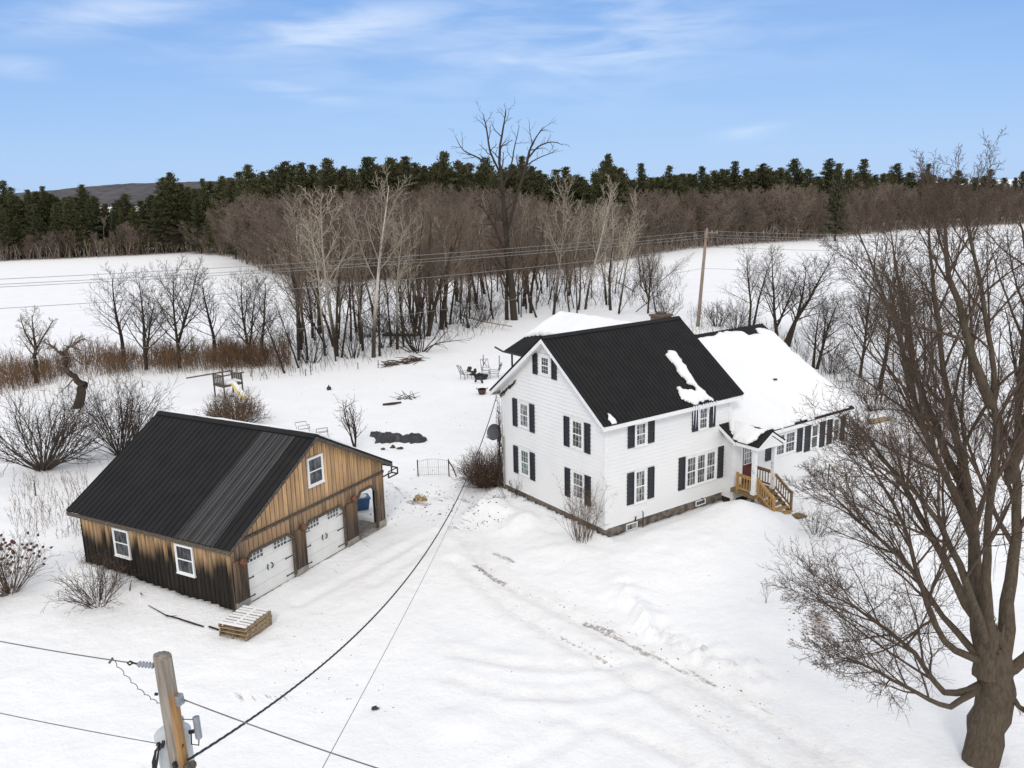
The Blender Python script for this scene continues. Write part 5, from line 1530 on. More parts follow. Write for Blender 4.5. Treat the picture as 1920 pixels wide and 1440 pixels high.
shrub('bare_shrub', 'large wide bare shrub with arching dark branches left of the garage', (82, 880), 5.2, 1.15, 44, 'shrub_dark', 1, 0.045, 10, minr=0.010, base=0.3)
shrub('bare_shrub', 'upright fan shaped bare shrub directly behind the garage roof corner', (226, 852), 4.6, 0.75, 52, 'shrub_dark', 2, 0.034, 9, minr=0.0095, base=0.3)
shrub('hedge_shrub', 'dense round brown shrub peeking over the garage roof ridge', (440, 800), 2.6, 1.0, 150, 'tan_twig', 3, 0.02, 6, 'dome', minr=0.010, base=0.8)
shrub('bare_shrub', 'small purple bare sapling shrub between the garage and the black tarp', (665, 838), 3.0, 0.55, 7, 'bark', 4, 0.05, 8, minr=0.010, base=0.1)
shrub('round_shrub', 'dense round brown shrub below the satellite dish at the house corner', (915, 912), 2.3, 1.15, 230, 'red_twig', 5, 0.014, 6, 'dome', minr=0.006, base=0.35)
shrub('bare_shrub', 'sparse upright tan stems against the nearest corner of the house', (1092, 1012), 2.5, 0.42, 46, 'tan_twig', 6, 0.012, 3, minr=0.005, base=0.45)
shrub('bare_shrub', 'low sparse stems by the lower left gable window', (1010, 945), 1.2, 0.9, 14, 'tan_twig', 7, 0.010, 3, minr=0.005)
shrub('bare_shrub', 'thin twiggy sprays at the gable foundation near the round shrub', (962, 935), 1.1, 1.1, 16, 'shrub_twig', 8, 0.010, 3, minr=0.005, base=0.5)
_, hyd = shrub('hydrangea', 'brown hydrangea with dried flower heads cut by the left edge', (18, 1110), 2.3, 0.85, 60, 'tan_twig', 9, 0.016, 5, minr=0.006, base=0.3)
hroot = _
rng = random.Random(2); m = MB()
tips = [p[-1] for p, r, l in hyd.poly if l == 1]
for tpt in rng.sample(tips, 60):
    if tpt.z > 0.9: m.blob(tpt, 0.06, 0.06, 0.055, rng, 0.3, 6, 4)
for i in range(30):
    a = rng.uniform(0, 6.28); rr = rng.uniform(0.2, 1.3); m.blob((math.cos(a) * rr, math.sin(a) * rr, 2.2 - 0.6 * rr + rng.uniform(-0.1, 0.15)), 0.07, 0.07, 0.06, rng, 0.3, 6, 4)
m.build('flower_heads', 'seedhead', hroot)['kind'] = 'stuff'
shrub('bare_shrub', 'low brown twiggy shrub leaning left before the garage side wall', (185, 1130), 1.9, 1.0, 48, 'shrub_twig', 10, 0.014, 5, minr=0.0065, base=0.35)
shrub('bare_shrub', 'rusty twigs growing close against the back corner of the garage wall', (188, 1062), 1.0, 0.8, 30, 'rust_weed', 11, 0.008, 4, minr=0.005, base=0.3)
shrub('bare_shrub', 'tangled dark arching brush thicket at the wood edge', (785, 660), 4.5, 1.2, 20, 'bark', 12, 0.07, 5, minr=0.016, base=0.8)
shrub('bare_shrub', 'rusty shrub on the right field edge under the maple crown', (1700, 850), 2.0, 0.9, 60, 'rust_weed', 13, 0.016, 5, minr=0.008, base=0.8)
shrub('bare_shrub', 'small twiggy shrub beside the bottom of the porch stair', (1530, 1000), 1.3, 0.8, 26, 'shrub_twig', 14, 0.010, 4, minr=0.005, base=0.3)
shrub('bare_shrub', 'lone thin dry stalk on the snow left of the maple twigs', (1436, 1130), 0.9, 0.15, 3, 'shrub_twig', 15, 0.008, 5, minr=0.004, base=0.05)
rb = random.Random(92)
for j in range(16):
    x = rb.uniform(-10, 540); y = float(np.interp(x, [-20, 150, 300, 420, 545], [728, 698, 686, 680, 676])) + rb.uniform(-16, 10)
    shrub('bare_shrub', 'rusty brown woody bush in the overgrown strip along the left yard edge', (x, y), rb.uniform(1.4, 2.8), rb.uniform(0.5, 1.0), 26, 'rust_weed', 300 + j, 0.024, 6, minr=0.011, base=0.7, group='rusty bushes along the left yard edge')
rb = random.Random(91)
for j in range(13):
    x = rb.uniform(545, 985); shrub('bare_shrub', 'low tangled bare bush among the trunks at the front of the thin wood', (x, edge_y(x) - rb.uniform(-4, 40)), rb.uniform(1.8, 4.2), rb.uniform(0.6, 1.2), 14, 'bark', 200 + j, 0.035, 5, minr=0.012, base=0.6, group='tangled bushes in the thin wood')
for j, (bx, by, hh, lb) in enumerate([(1250, 600, 3.2, 'small bare bush right of the chimney'), (1345, 612, 2.6, 'low bare bush right of the far utility pole'), (1380, 618, 3.4, 'bare bush between the far pole and the wing ridge'), (1560, 700, 3.0, 'tawny bush beyond the right wing corner'), (1640, 770, 2.6, 'brown bush on the slope right of the wing'), (1760, 790, 3.0, 'brown bush deep behind the maple stems')]):
    shrub('bare_shrub', lb, (bx, by), hh, 0.7, 24, 'shrub_twig', 40 + j, 0.03, 5, minr=0.014, base=0.5)


# ------------------------------------------------------------------ weeds and undergrowth
def stalks(name, pts_h, mat, label, seed, r=0.012, fork=True, lean=0.22):
    rng = random.Random(seed); polys = []
    for (P, h) in pts_h:
        lx, ly = rng.gauss(0, lean), rng.gauss(0, lean)
        q = [P + Vector((0, 0, -0.1)), P + Vector((lx * h * 0.4, ly * h * 0.4, h * 0.5)), P + Vector((lx * h, ly * h, h))]
        polys.append((q, [r, r * 0.8, r * 0.5], 3))
        if fork:
            for e in range(3):
                t = rng.uniform(0.4, 0.9); b = q[0].lerp(q[2], t)
                d = Vector((rng.gauss(0, 0.35), rng.gauss(0, 0.35), rng.uniform(0.3, 0.8))) * h * 0.35
                polys.append(([b, b + d * 0.5 + Vector((0, 0, 0.02)), b + d], [r * 0.7, r * 0.6, r * 0.4], 3))
    o = bpy.data.objects.new(name, tubes_mesh(name, polys, 0, mat)); COL.objects.link(o)
    return tag(o, label, 'undergrowth', kind='stuff')


rng = random.Random(50)
band = []
for i in range(5000):
    x = rng.uniform(-20, 545); lo = np.interp(x, [-20, 150, 300, 420, 545], [745, 712, 702, 694, 690]); hi = np.interp(x, [-20, 150, 300, 420, 545], [690, 668, 660, 655, 650])
    y = hi + (lo - hi) * rng.betavariate(1.3, 1.1)
    if rng.random() < 0.34 + 0.9 * (float(vnoise(x * 0.035 + 5, y * 0.08)) - 0.45): continue
    band.append((gp(x, y), rng.uniform(0.4, 2.4) * (0.35 + 1.0 * float(vnoise(x * 0.06, y * 0.05)))))
stalks('undergrowth', band, 'rust_weed', 'rusty brown weed band along the left yard edge', 1, 0.014)
band = []
for i in range(1000):
    x = rng.choice([rng.uniform(430, 960), rng.uniform(1000, 1280)]); y = edge_y(x) + rng.uniform(-75, 18 if x < 960 else -10)
    band.append((gp(x, y), rng.uniform(0.6, 2.6)))
stalks('undergrowth', band, 'bark', 'thin brown brush and saplings on the floor of the thin wood', 2, 0.018, lean=0.42)
band = []
for i in range(700):
    x = rng.uniform(-10, 560); y = rng.uniform(690, 760) if x < 260 else rng.uniform(680, 706)
    band.append((gp(x, y), rng.uniform(0.3, 1.0)))
for i in range(260):
    x = rng.uniform(20, 170); y = rng.uniform(900, 1010); band.append((gp(x, y), rng.uniform(0.3, 0.9)))
for i in range(140):
    x = rng.uniform(560, 960); y = edge_y(x) + rng.uniform(-5, 22); band.append((gp(x, y), rng.uniform(0.3, 1.1)))
stalks('undergrowth', band, 'tan_weed', 'sparse tan weed stalks poking from the snow at the yard edges', 3, 0.009)
band = []
for i in range(900):
    x = rng.uniform(1290, 1920); y = np.interp(x, [1290, 1400, 1560, 1700, 1920], [612, 625, 705, 790, 860]) + rng.uniform(-30, 14)
    band.append((gp(x, y), rng.uniform(0.4, 1.6)))
stalks('undergrowth', band, 'shrub_twig', 'brown weeds and saplings along the right field edge', 4, 0.014)
band = []
for i in range(6500):
    x = rng.uniform(-50, 2000); P = far_point(x, rng.uniform(-2, 26)); band.append((P, rng.uniform(1.5, 5.0)))
stalks('undergrowth', band, 'wood_twig', 'dark brush at the foot of the far woods', 5, 0.06)

# debris flecks on the snow
rng = random.Random(60); m = MB()


def fleck(px, py, s):
    P = gp(px, py); a = rng.uniform(0, 6.28); l = s * rng.uniform(0.6, 1.6); w = s * rng.uniform(0.3, 0.6)
    d = Vector((math.cos(a), math.sin(a), 0)); e = Vector((-math.sin(a), math.cos(a), 0)); z = Vector((0, 0, 1))
    m.hexa([P - d * l - e * w - z * .02, P + d * l * .8 - e * w * .5 - z * .02, P + d * l + e * w * .7 - z * .02, P - d * l * .6 + e * w - z * .02, P - d * l * .7 - e * w * .6 + z * s * .5, P + d * l * .6 - e * w * .3 + z * s * .35, P + d * l * .7 + e * w * .4 + z * s * .6, P - d * l * .4 + e * w * .6 + z * s * .4])


for i in range(150): fleck(rng.gauss(800, 55), rng.gauss(938, 22), rng.uniform(0.015, 0.06))
for i in range(110): fleck(rng.uniform(840, 960), rng.uniform(920, 1000), rng.uniform(0.012, 0.05))
for i in range(70): fleck(rng.uniform(500, 740), rng.uniform(1150, 1340), rng.uniform(0.008, 0.03))
for pts, w, s in STREAKS[:7]:
    for (x0, y0), (x1, y1) in zip(pts[:-1], pts[1:]):
        for i in range(int(math.hypot(x1 - x0, y1 - y0) / (5 if s > 0.9 else 16))):
            t = rng.random(); fleck(x0 + (x1 - x0) * t + rng.gauss(0, 7), y0 + (y1 - y0) * t + rng.gauss(0, 5), rng.uniform(0.008, 0.035))
for i in range(130): fleck(rng.uniform(860, 1750), rng.uniform(1040, 1430), rng.uniform(0.006, 0.024))
for i in range(90): fleck(rng.uniform(560, 960), rng.uniform(700, 900), rng.uniform(0.01, 0.05))
o = m.build('debris', 'debris', None); tag(o, 'small dark dirt flecks and twigs scattered on the snow', 'debris', kind='stuff')
m = MB()
for i in range(170): fleck(rng.gauss(1530, 24), rng.gauss(1165, 22), rng.uniform(0.02, 0.06))
for i in range(40): fleck(rng.gauss(1580, 25), rng.gauss(1060, 25), rng.uniform(0.02, 0.05))
o = m.build('dead_leaves', 'dead_leaf', None); tag(o, 'brown dead leaves on the snow under the maple twigs', 'leaves', kind='stuff')

# ------------------------------------------------------------------ yard things
# pallets
pc = gp(457, 1168); rng = random.Random(8)
c0, c1, c2 = gp(457, 1191), gp(505, 1150), gp(417, 1160)
pang = math.atan2(c1.y - c0.y, c1.x - c0.x)
pcen = Vector((-9.98, 28.62, 0)); pcen.z = float(terrain(-9.98, 28.62))
pang = math.atan2(29.066 - 27.67, -9.230 + 9.769)
lab = ['lowest pallet of the stack, half sunk in the snow', 'second pallet from the bottom of the stack', 'third pallet from the bottom of the stack', 'snow covered top pallet of the stack by the garage']
PLn, PWd = 1.46, 1.22
for k in range(4):
    root = thing('pallet', lab[k], 'pallet', (pcen.x + rng.uniform(-0.03, 0.03), pcen.y + rng.uniform(-0.03, 0.03), float(pcen.z) - 0.05 + k * 0.146), pang + rng.uniform(-0.05, 0.05), 'pallets stacked by the garage corner')
    hl, hw = PLn / 2, PWd / 2
    m = MB(); n = 8
    for i in range(n):
        x = -hl + (i + 0.5) * 2 * hl / n; m.box(x - hl / n * 0.62, x + hl / n * 0.62, -hw, hw, 0.122, 0.142)
    m.build('deck_boards', 'pallet', root)
    for y in (-hw + 0.02, 0, hw - 0.02):
        m = MB(); m.box(-hl, hl, y - 0.02, y + 0.02, 0.021, 0.121); m.build('stringer', 'pallet', root)
    m = MB()
    for x in (-hl + 0.06, 0, hl - 0.06): m.box(x - 0.05, x + 0.05, -hw, hw, 0.0, 0.02)
    m.build('bottom_boards', 'pallet', root)
    if k == 3:
        for i in range(n):
            x = -hl + (i + 0.5) * 2 * hl / n
            m = MB() if i == 0 else m
            m.box(x - hl / n * 0.58, x + hl / n * 0.58, -hw + 0.03 + rng.uniform(0, 0.08), hw - 0.02, 0.143, 0.143 + rng.uniform(0.02, 0.04))
        m.box(-hl + 0.05, hl - 0.05, -0.05, 0.05, 0.10, 0.165)
        sn = m.build('snow_dusting', 'roof_snow', None); sn.location = root.location; sn.rotation_euler = root.rotation_euler
        tag(sn, 'strips of snow lying on the top pallet boards', 'snow', kind='thing')

# fallen branch
m = MB(); pts = [gp(x, y) + Vector((0, 0, 0.05)) for x, y in [(278, 1137), (310, 1155), (335, 1162), (365, 1172), (382, 1177)]]
m.tube(pts, [0.012, 0.022, 0.03, 0.034, 0.026], 6); m.tube([pts[1], gp(314, 1160) + Vector((0, 0, 0.1)), gp(332, 1160) + Vector((0, 0, 0.12))], [0.02, 0.018, 0.01], 5)
m.tube([gp(392, 1177) + Vector((0, 0, 0.05)), gp(410, 1183) + Vector((0, 0, 0.05))], 0.035, 6)
tag(m.build('fallen_branch', 'bark', None, True), 'crooked dark fallen branch on the snow left of the pallets', 'branch')
for j, (pl, lb) in enumerate([([(243, 1108), (248, 1093)], 'short dark stick poking up left of the fallen branch'), ([(263, 1112), (268, 1124)], 'small twig stuck in the snow by the garage side wall')]):
    m = MB(); a, b = gp(*pl[0]), gp(*pl[1]); m.tube([a, a.lerp(b, 0.5) + Vector((0, 0, 0.12)), b + Vector((0, 0, 0.15))], [0.02, 0.018, 0.01], 5)
    tag(m.build('stick', 'bark', None), lb, 'stick')

# black tarp heap
def heap(name, mat, corners, h, seed, label, cat, nx=46, ny=20, rough=1.0):
    a, b = gp(*corners[0]), gp(*corners[1]); mid = (a + b) / 2; d = (b - a); ln = d.length; d.normalize(); e = Vector((-d.y, d.x, 0)); wd = corners[2]
    V = []; F = []
    for i in range(nx + 1):
        for j in range(ny + 1):
            u = i / nx * 2 - 1; v = j / ny * 2 - 1
            wob = 0.5 * (vnoise(u * 2.2 + seed, 2.0) - 0.5) + 0.16 * v * (vnoise(u * 9 + seed, 6.0) - 0.5) * 2
            env = max(0.0, 1 - u * u) ** 0.5
            yy = (v * (0.45 + 0.55 * env) * wd / 2 + wob * wd)
            hh = h * max(0.0, 1 - v * v) * (0.35 + 0.65 * env) * (0.5 + rough * float(vnoise(u * 6 + seed, v * 2.2 + 5))) + 0.9 * h * abs(float(vnoise(u * 11 + seed, v * 3 + u * 4)) - 0.5) * (1 - v * v) + 0.5 * h * abs(float(vnoise(u * 24 + seed, v * 8)) - 0.5) * (1 - v * v)
            p = mid + d * (u * ln / 2) + e * yy; p.z = float(terrain(p.x, p.y)) - 0.02 + hh
            V.append(tuple(p))
    for i in range(nx):
        for j in range(ny):
            q = i * (ny + 1) + j; F.append((q, q + ny + 1, q + ny + 2, q + 1))
    me = bpy.data.meshes.new(name); me.from_pydata(V, [], F); me.update(); me.materials.append(MT[mat]); me.polygons.foreach_set('use_smooth', [True] * len(F))
    o = bpy.data.objects.new(name, me); COL.objects.link(o)
    return tag(o, label, cat)


heap('tarp', 'tarp', ((692, 818), (800, 827), 1.7), 0.30, 3, 'crumpled black tarp heap on the snow behind the garage', 'tarp', 60, 26)
heap('straw_heap', 'straw', ((777, 940), (798, 936), 0.55), 0.22, 9, 'small tan straw clump on the trampled snow between garage and house', 'straw', 20, 10)
for j, (x, y, s, lb) in enumerate([(718, 843, 0.16, 'flat dark scrap, leftmost of three below the tarp'), (736, 840, 0.15, 'upright dark scrap in the middle below the tarp'), (751, 842, 0.2, 'dark torn scrap, rightmost of three below the tarp'), (702, 1330, 0.14, 'dark crumpled scrap alone on the near snow')]):
    m = MB(); m.blob(gp(x, y) + Vector((0, 0, 0.05)), s, s * 0.5, s * (0.9 if j == 1 else 0.4), random.Random(j), 0.5, 6, 4); tag(m.build('scrap', 'tarp', None), lb, 'scrap')
# brush scraps in the yard
for j, (x, y, lb) in enumerate([(738, 760, 'dark flat log on the snow in the middle of the back yard'), (762, 748, 'spiky half buried brush in the middle of the back yard')]):
    P = gp(x, y); rg = random.Random(j + 3); m = MB()
    if j == 0:
        m.tube([P + Vector((-0.8, 0, 0.08)), P + Vector((-0.1, 0.1, 0.12)), P + Vector((0.5, 0.5, 0.1))], [0.08, 0.1, 0.06], 7)
    else:
        for k in range(14):
            a = rg.uniform(0, 6.28); m.tube([P + Vector((rg.uniform(-.8, .8), rg.uniform(-.4, .4), 0)), P + Vector((math.cos(a) * .7 + rg.uniform(-.8, .8), math.sin(a) * .4, rg.uniform(.2, .6)))], [0.03, 0.012], 5)
    tag(m.build('brush', 'bark', None), lb, 'brush')
m = MB(); m.blob(gp(617, 731) + Vector((0, 0, 0.12)), 0.2, 0.2, 0.18, rng, 0.06, 10, 6); m.tube([gp(617, 731) + Vector((0, 0, 0.28)), gp(617, 731) + Vector((0, 0, 0.42))], [0.06, 0.03], 6)
tag(m.build('ball', 'navy', None, True), 'small dark ball like toy alone on the back yard snow', 'toy')
rg = random.Random(14); polys = []
for k in range(100):
    t = rg.random(); x_ = 722 + 68 * t; P = gp(x_ + rg.gauss(0, 4), 690 - 12 * t - abs(rg.gauss(0, 4)))
    hh = rg.random() ** 1.5 * 0.3; a = rg.gauss(0.2, 0.5); l = rg.uniform(0.2, 0.7)
    d = Vector((math.cos(a) * l, math.sin(a) * l, rg.gauss(0.0, 0.12))); P.z += hh
    polys.append(([P - d, P + Vector((0, 0, 0.04)), P + d], [0.02, 0.03, 0.015], 4))
o = bpy.data.objects.new('brush_bank', tubes_mesh('brush_bank', polys, 0, 'shrub_twig')); COL.objects.link(o)
tag(o, 'long low brown bank of cut brush lying at the wood edge', 'brush pile', kind='stuff')
# fallen logs in the wood
for j, (pl, r_, lb) in enumerate([([(865, 600), (905, 612), (960, 622)], 0.12, 'pale fallen trunk lying slanted in the wood left of the rear roof'), ([(718, 633), (760, 634), (790, 633)], 0.16, 'dark fallen log lying level behind the tallest aspen')]):
    m = MB(); P = [gp(*p) + Vector((0, 0, 0.6 if j == 0 else 0.3)) for p in pl]; m.tube(P, [r_, r_ * 0.9, r_ * 0.6], 7)
    tag(m.build('fallen_log', 'birch_twig' if j == 0 else 'bark', None, True), lb, 'log')

# blue bin behind the garage bay
P = gp(664, 862) if False else Vector(tuple(gar(GW + 3.1, 3.4, 0.0)))
P = Vector(tuple(on_plane(676, 948, (0, 0, 0.25), np.array([0, 0, 1.0])))); P.z = float(terrain(P.x, P.y))
bt = thing('tub', 'blue plastic tub with a snowy top seen through the open garage bay', 'tub', P, 0.4)
m = MB()
prof = [(0.30, 0.0), (0.36, 0.62)]
m.hexa([(-.34, -.26, 0), (.34, -.26, 0), (.34, .26, 0), (-.34, .26, 0), (-.42, -.33, .58), (.42, -.33, .58), (.42, .33, .58), (-.42, .33, .58)]); m.build('body', 'blue', bt)
m = MB(); m.box(-.46, .46, -.37, .37, .581, .65); m.build('rim', 'blue', bt)
m = MB(); m.blob((0, 0, .66), .36, .28, .10, rng, 0.15, 10, 6); m.build('snow_cap', 'roof_snow', bt, True)

# playset
A_, B_, Cc, Dd = gp(407, 743), gp(421, 752), gp(437, 734), gp(453, 745)
pc_ = gp(430, 742); ang = math.atan2((Dd - B_).y, (Dd - B_).x)
ps = thing('playset', 'grey wooden playset with a snowy deck and yellow slide at the back yard edge', 'playset', pc_, ang)
ps.scale = (0.64, 0.64, 0.66)
wx, wy, dh = 1.25, 1.1, 1.55
for x in (-wx, wx):
    for y in (-wy, wy):
        m = MB(); hh = 2.7 if not (x < 0 and y < 0) else 3.9; m.box(x - 0.07, x + 0.07, y - 0.07, y + 0.07, -0.2, hh); m.build('post', 'old_wood', ps)
m = MB(); m.box(-wx - 0.07, wx + 0.07, -wy - 0.12, -wy - 0.07, dh - 0.18, dh); m.box(-wx - 0.07, wx + 0.07, wy + 0.07, wy + 0.12, dh - 0.18, dh); m.box(-wx - 0.12, -wx - 0.07, -wy, wy, dh - 0.2, dh); m.box(wx + 0.07, wx + 0.12, -wy, wy, dh - 0.2, dh)
m.box(-wx, wx, -wy, wy, dh - 0.06, dh); m.build('platform', 'old_wood', ps)
m = MB(); m.blob((0, 0, dh + 0.05), wx * 0.95, wy * 0.95, 0.35, rng, 0.06, 12, 6); m.build('deck_snow', 'roof_snow', ps, True)
m = MB()
for i in range(6):
    y = -wy + 0.15 + i * (2 * wy - 0.3) / 5
    m.box(-wx - 0.02, -wx + 0.03, y - 0.11, y + 0.11, dh + 0.02, dh + 1.15)
m.box(-wx - 0.05, -wx + 0.05, -wy, wy, dh + 1.15, dh + 1.25)
m.build('side_fence', 'old_wood', ps)
m = MB()
for i in range(5):
    y = -wy + 0.2 + i * (2 * wy - 0.4) / 4; m.box(wx - 0.03, wx + 0.02, y - 0.16, y + 0.16, dh + 0.3, dh + 1.1)
m.build('side_panel', 'old_wood', ps)
m = MB(); m.bar((-wx - 1.2, -wy, 2.75), (wx + 0.4, -wy, 2.72), 0.09, 0.14); m.bar((-wx - 3.5, wy, 2.85), (wx + 0.2, wy, 2.72), 0.09, 0.14); m.build('beam', 'old_wood', ps)
m = MB(); y0 = -wy - 0.1; sl = [(y0, dh), (y0 - 1.6, 0.55), (y0 - 2.4, 0.12)]
for (ya, za), (yb, zb) in zip(sl[:-1], sl[1:]):
    for x in (-0.32, 0.32): m.bar((x, ya, za + 0.1), (x, yb, zb + 0.1), 0.06, 0.26)
    m.bar((0, ya, za), (0, yb, zb), 0.6, 0.05)
m.build('slide', 'yellow', ps)
m = MB()
for (ya, za), (yb, zb) in zip(sl[:-1], sl[1:]): m.bar((0.06, ya, za + 0.14), (0.06, yb, zb + 0.14), 0.52, 0.2)
m.build('slide_snow', 'roof_snow', ps)
m = MB(); m.box(-0.8, -0.4, -wy - 0.9, -wy - 0.1, 0.25, 0.33); m.build('step', 'dark_wood', ps)


# patio chairs and fire pit
def patio_chair(px, rz, label, lounge=False):
    P = gp(*px); r = thing('patio_chair', label, 'chair', P, rz, 'metal chairs around the fire pit'); m = MB()
    w, d = 0.32, 0.35
    m.bar((-w, -d, 0.42), (w, -d, 0.42), 0.032); m.bar((-w, d, 0.42), (w, d, 0.42), 0.032); m.bar((-w, -d, .42), (-w, d, .42), 0.032); m.bar((w, -d, .42), (w, d, .42), 0.032)
    for x in (-w, w): m.bar((x, -d, 0.62), (x, d, 0.62), 0.032); m.bar((x, -d, 0), (x, -d, 0.62), 0.032); m.bar((x, d, 0), (x, d, 0.45), 0.032)
    m.build('seat_frame', 'chair_metal', r)
    m = MB()
    for x in (-w, w): m.bar((x, d, 0.42), (x, d + 0.35, 1.2), 0.036)
    m.bar((-w, d + .35, 1.2), (w, d + .35, 1.2), 0.036); m.bar((-w, d + .05, .55), (w, d + .05, .55), 0.032)
    m.bar((-0.2, d + .1, .6), (0.2, d + .3, 1.15), 0.04); m.bar((0.2, d + .1, .6), (-0.2, d + .3, 1.15), 0.04)
    m.build('backrest', 'chair_metal', r)
    m = MB(); m.box(-w + 0.03, w - 0.03, -d + 0.03, d - 0.02, 0.44, 0.52); m.build('seat_snow', 'roof_snow', r)


patio_chair((874, 710), 2.2, 'black metal chair tipped sideways, leftmost of the fire pit chairs')
patio_chair((911, 702), 0.2, 'black metal chair with crossed back facing the house yard, beyond the fire pit')
patio_chair((926, 708), -1.4, 'metal chair closest to the house eave beside the fire pit')
m = MB(); P = gp(902, 710); fp = thing('fire_pit', 'round black fire pit half buried in snow among the metal chairs', 'fire pit', P)
m.lathe([(0.5, 0), (0.62, 0.28), (0.64, 0.3), (0.5, 0.24), (0.1, 0.2)], sides=14); m.build('bowl', 'black_iron', fp, True)
m = MB(); m.blob((-0.1, 0, 0.36), 0.22, 0.2, 0.16, rng, 0.3); m.build('charred_wood', 'black_iron', fp)
P = gp(886, 703); pt_ = thing('planter', 'dark pot with snowy plant tufts left of the fire pit', 'planter', P)
m = MB(); m.lathe([(0.25, 0), (0.36, 0.3)], sides=10); m.build('pot', 'black_iron', pt_)
m = MB()
for k in range(5): m.blob((rng.uniform(-.35, .35), rng.uniform(-.2, .2), rng.uniform(.3, .6)), 0.14, 0.12, 0.16, rng, 0.3)
m.build('foliage', 'needles_dark', pt_)
m = MB(); P = gp(898, 718)
m.tube([P + Vector((-0.3, 0, 0.1)), P + Vector((-0.15, 0, 0.45)), P + Vector((0.15, 0, 0.4)), P + Vector((0.3, -0.2, 0.05))], 0.09, 7)
tag(m.build('toy_arch', 'dark_wood', None, True), 'curved dark brown toy poking out of the snow below the fire pit', 'toy')
P = gp(904, 739); bk = thing('bucket', 'maroon bucket with a handle standing on the snow left of the house', 'bucket', P)
m = MB(); m.lathe([(0.24, 0), (0.36, 0.42), (0.33, 0.42), (0.22, 0.1)], sides=14); m.build('body', 'maroon', bk)
m = MB()
for s in (-1, 1): m.tube([(s * 0.36, 0, 0.40), (s * 0.46, 0, 0.46), (s * 0.36, 0.02, 0.52)], 0.03, 5)
m.build('handle', 'maroon', bk)

# wire gate by the garage
P1, P2 = gp(784, 893), gp(842, 893); gt_ = thing('wire_gate', 'thin wire garden gate standing on the snow between garage and house', 'gate', P1, math.atan2(P2.y - P1.y, P2.x - P1.x))
ln = (P2 - P1).length
for x in (0, ln):
    m = MB(); m.box(x - 0.03, x + 0.03, -0.03, 0.03, -0.2, 0.95); m.build('post', 'dark_wood', gt_)
m = MB()
for i in range(1, 15):
    x = ln * i / 15; m.tube([(x, 0, 0.05), (x, 0, 0.85 + 0.14 * math.sin(math.pi * i / 15))], 0.006 if i % 5 else 0.014, 4)
m.tube([(ln * i / 12, 0, 0.85 + 0.14 * math.sin(math.pi * i / 12)) for i in range(13)], 0.012, 4); m.tube([(0, 0, 0.08), (ln, 0, 0.08)], 0.010, 4); m.tube([(0, 0, 0.5), (ln, 0, 0.5)], 0.006, 4)
m.build('wire_panel', 'pale_wire', gt_)
m = MB(); m.tube([(ln, 0, 0.85), (ln + 0.25, -0.1, 0.45), (ln + 0.42, -0.25, 0.0)], 0.035, 6); m.build('brace', 'dark_wood', gt_)
# metal garden frames behind the garage ridge
for j, (px, lb, hh) in enumerate([((572, 815), 'leaning metal garden frame just behind the garage ridge, left one', 1.2), ((606, 822), 'low wire garden frame just behind the garage ridge, right one', 0.9)]):
    P = gp(*px); m = MB(); w = 0.36; hh *= 0.75
    lean = 0.25 if j == 0 else 0.05
    for x in (-w, w): m.bar((x - lean, 0, hh), (x, 0, 0), 0.025); m.bar((x, 0, 0.4), (x + 0.1, 0.6, 0.4), 0.02); m.bar((x + 0.1, 0.6, 0), (x + 0.1, 0.6, 0.5), 0.02)
    m.bar((-w - lean, 0, hh), (w - lean, 0, hh), 0.04); m.bar((-w, 0, 0.4), (w, 0, 0.4), 0.04); m.bar((-w, 0, hh * 0.7), (w, 0, hh * 0.7), 0.03)
    o = m.build('garden_frame', 'wire_far', None); o.location = P; o.rotation_euler = (0, 0, 0.5); tag(o, lb, 'frame')
# thin fence posts at the yard edges
FP = [(583, 703, 1.2, 'dark metal fence post right of the playset at the wood edge'), (573, 705, 0.6, 'short dark stake beside the metal post at the wood edge'), (671, 692, 0.6, 'short grey stake halfway along the wood edge'), (709, 690, 0.7, 'dark stake left of the brush bank'), (906, 686, 1.0, 'thin pale stake left of the chairs at the wood edge'),
      (936, 690, 1.1, 'thin leaning stake near the rear roof post'), (267, 726, 0.5, 'short stake at the left yard edge below the rusty weeds'), (67, 930, 0.7, 'lone thin stake in the snow left of the garage'), (1293, 640, 0.9, 'square wooden post stub right of the main ridge end'), (1552, 905, 1.0, 'thin stake near the right end of the wing')]
for x, y, hh, lb in FP:
    P = gp(x, y); m = MB(); r_ = 0.035 if 'stub' not in lb else 0.14
    m.tube([(0, 0, -0.2), (0.02, 0, hh * 0.5), (0.03, 0, hh)], r_, 6); m.tube([(0.03, 0, hh), (0.03, 0, hh + 0.03)], [r_, r_ * 0.5], 6)
    o = m.build('fence_post', 'dark_wood' if 'pale' not in lb else 'old_wood', None); o.location = P; tag(o, lb, 'post')
# boards showing in the snow right of the wing
m = MB(); P = gp(1650, 790)
for k in range(3): m.box(-0.9, 0.9, -0.25 + k * 0.22, -0.05 + k * 0.22, 0.05, 0.12)
o = m.build('plank_pile', 'pallet', None); o.location = P; o.rotation_euler = (0, 0, 0.5); tag(o, 'small heap of tan boards in the snow seen through the maple branches', 'boards')

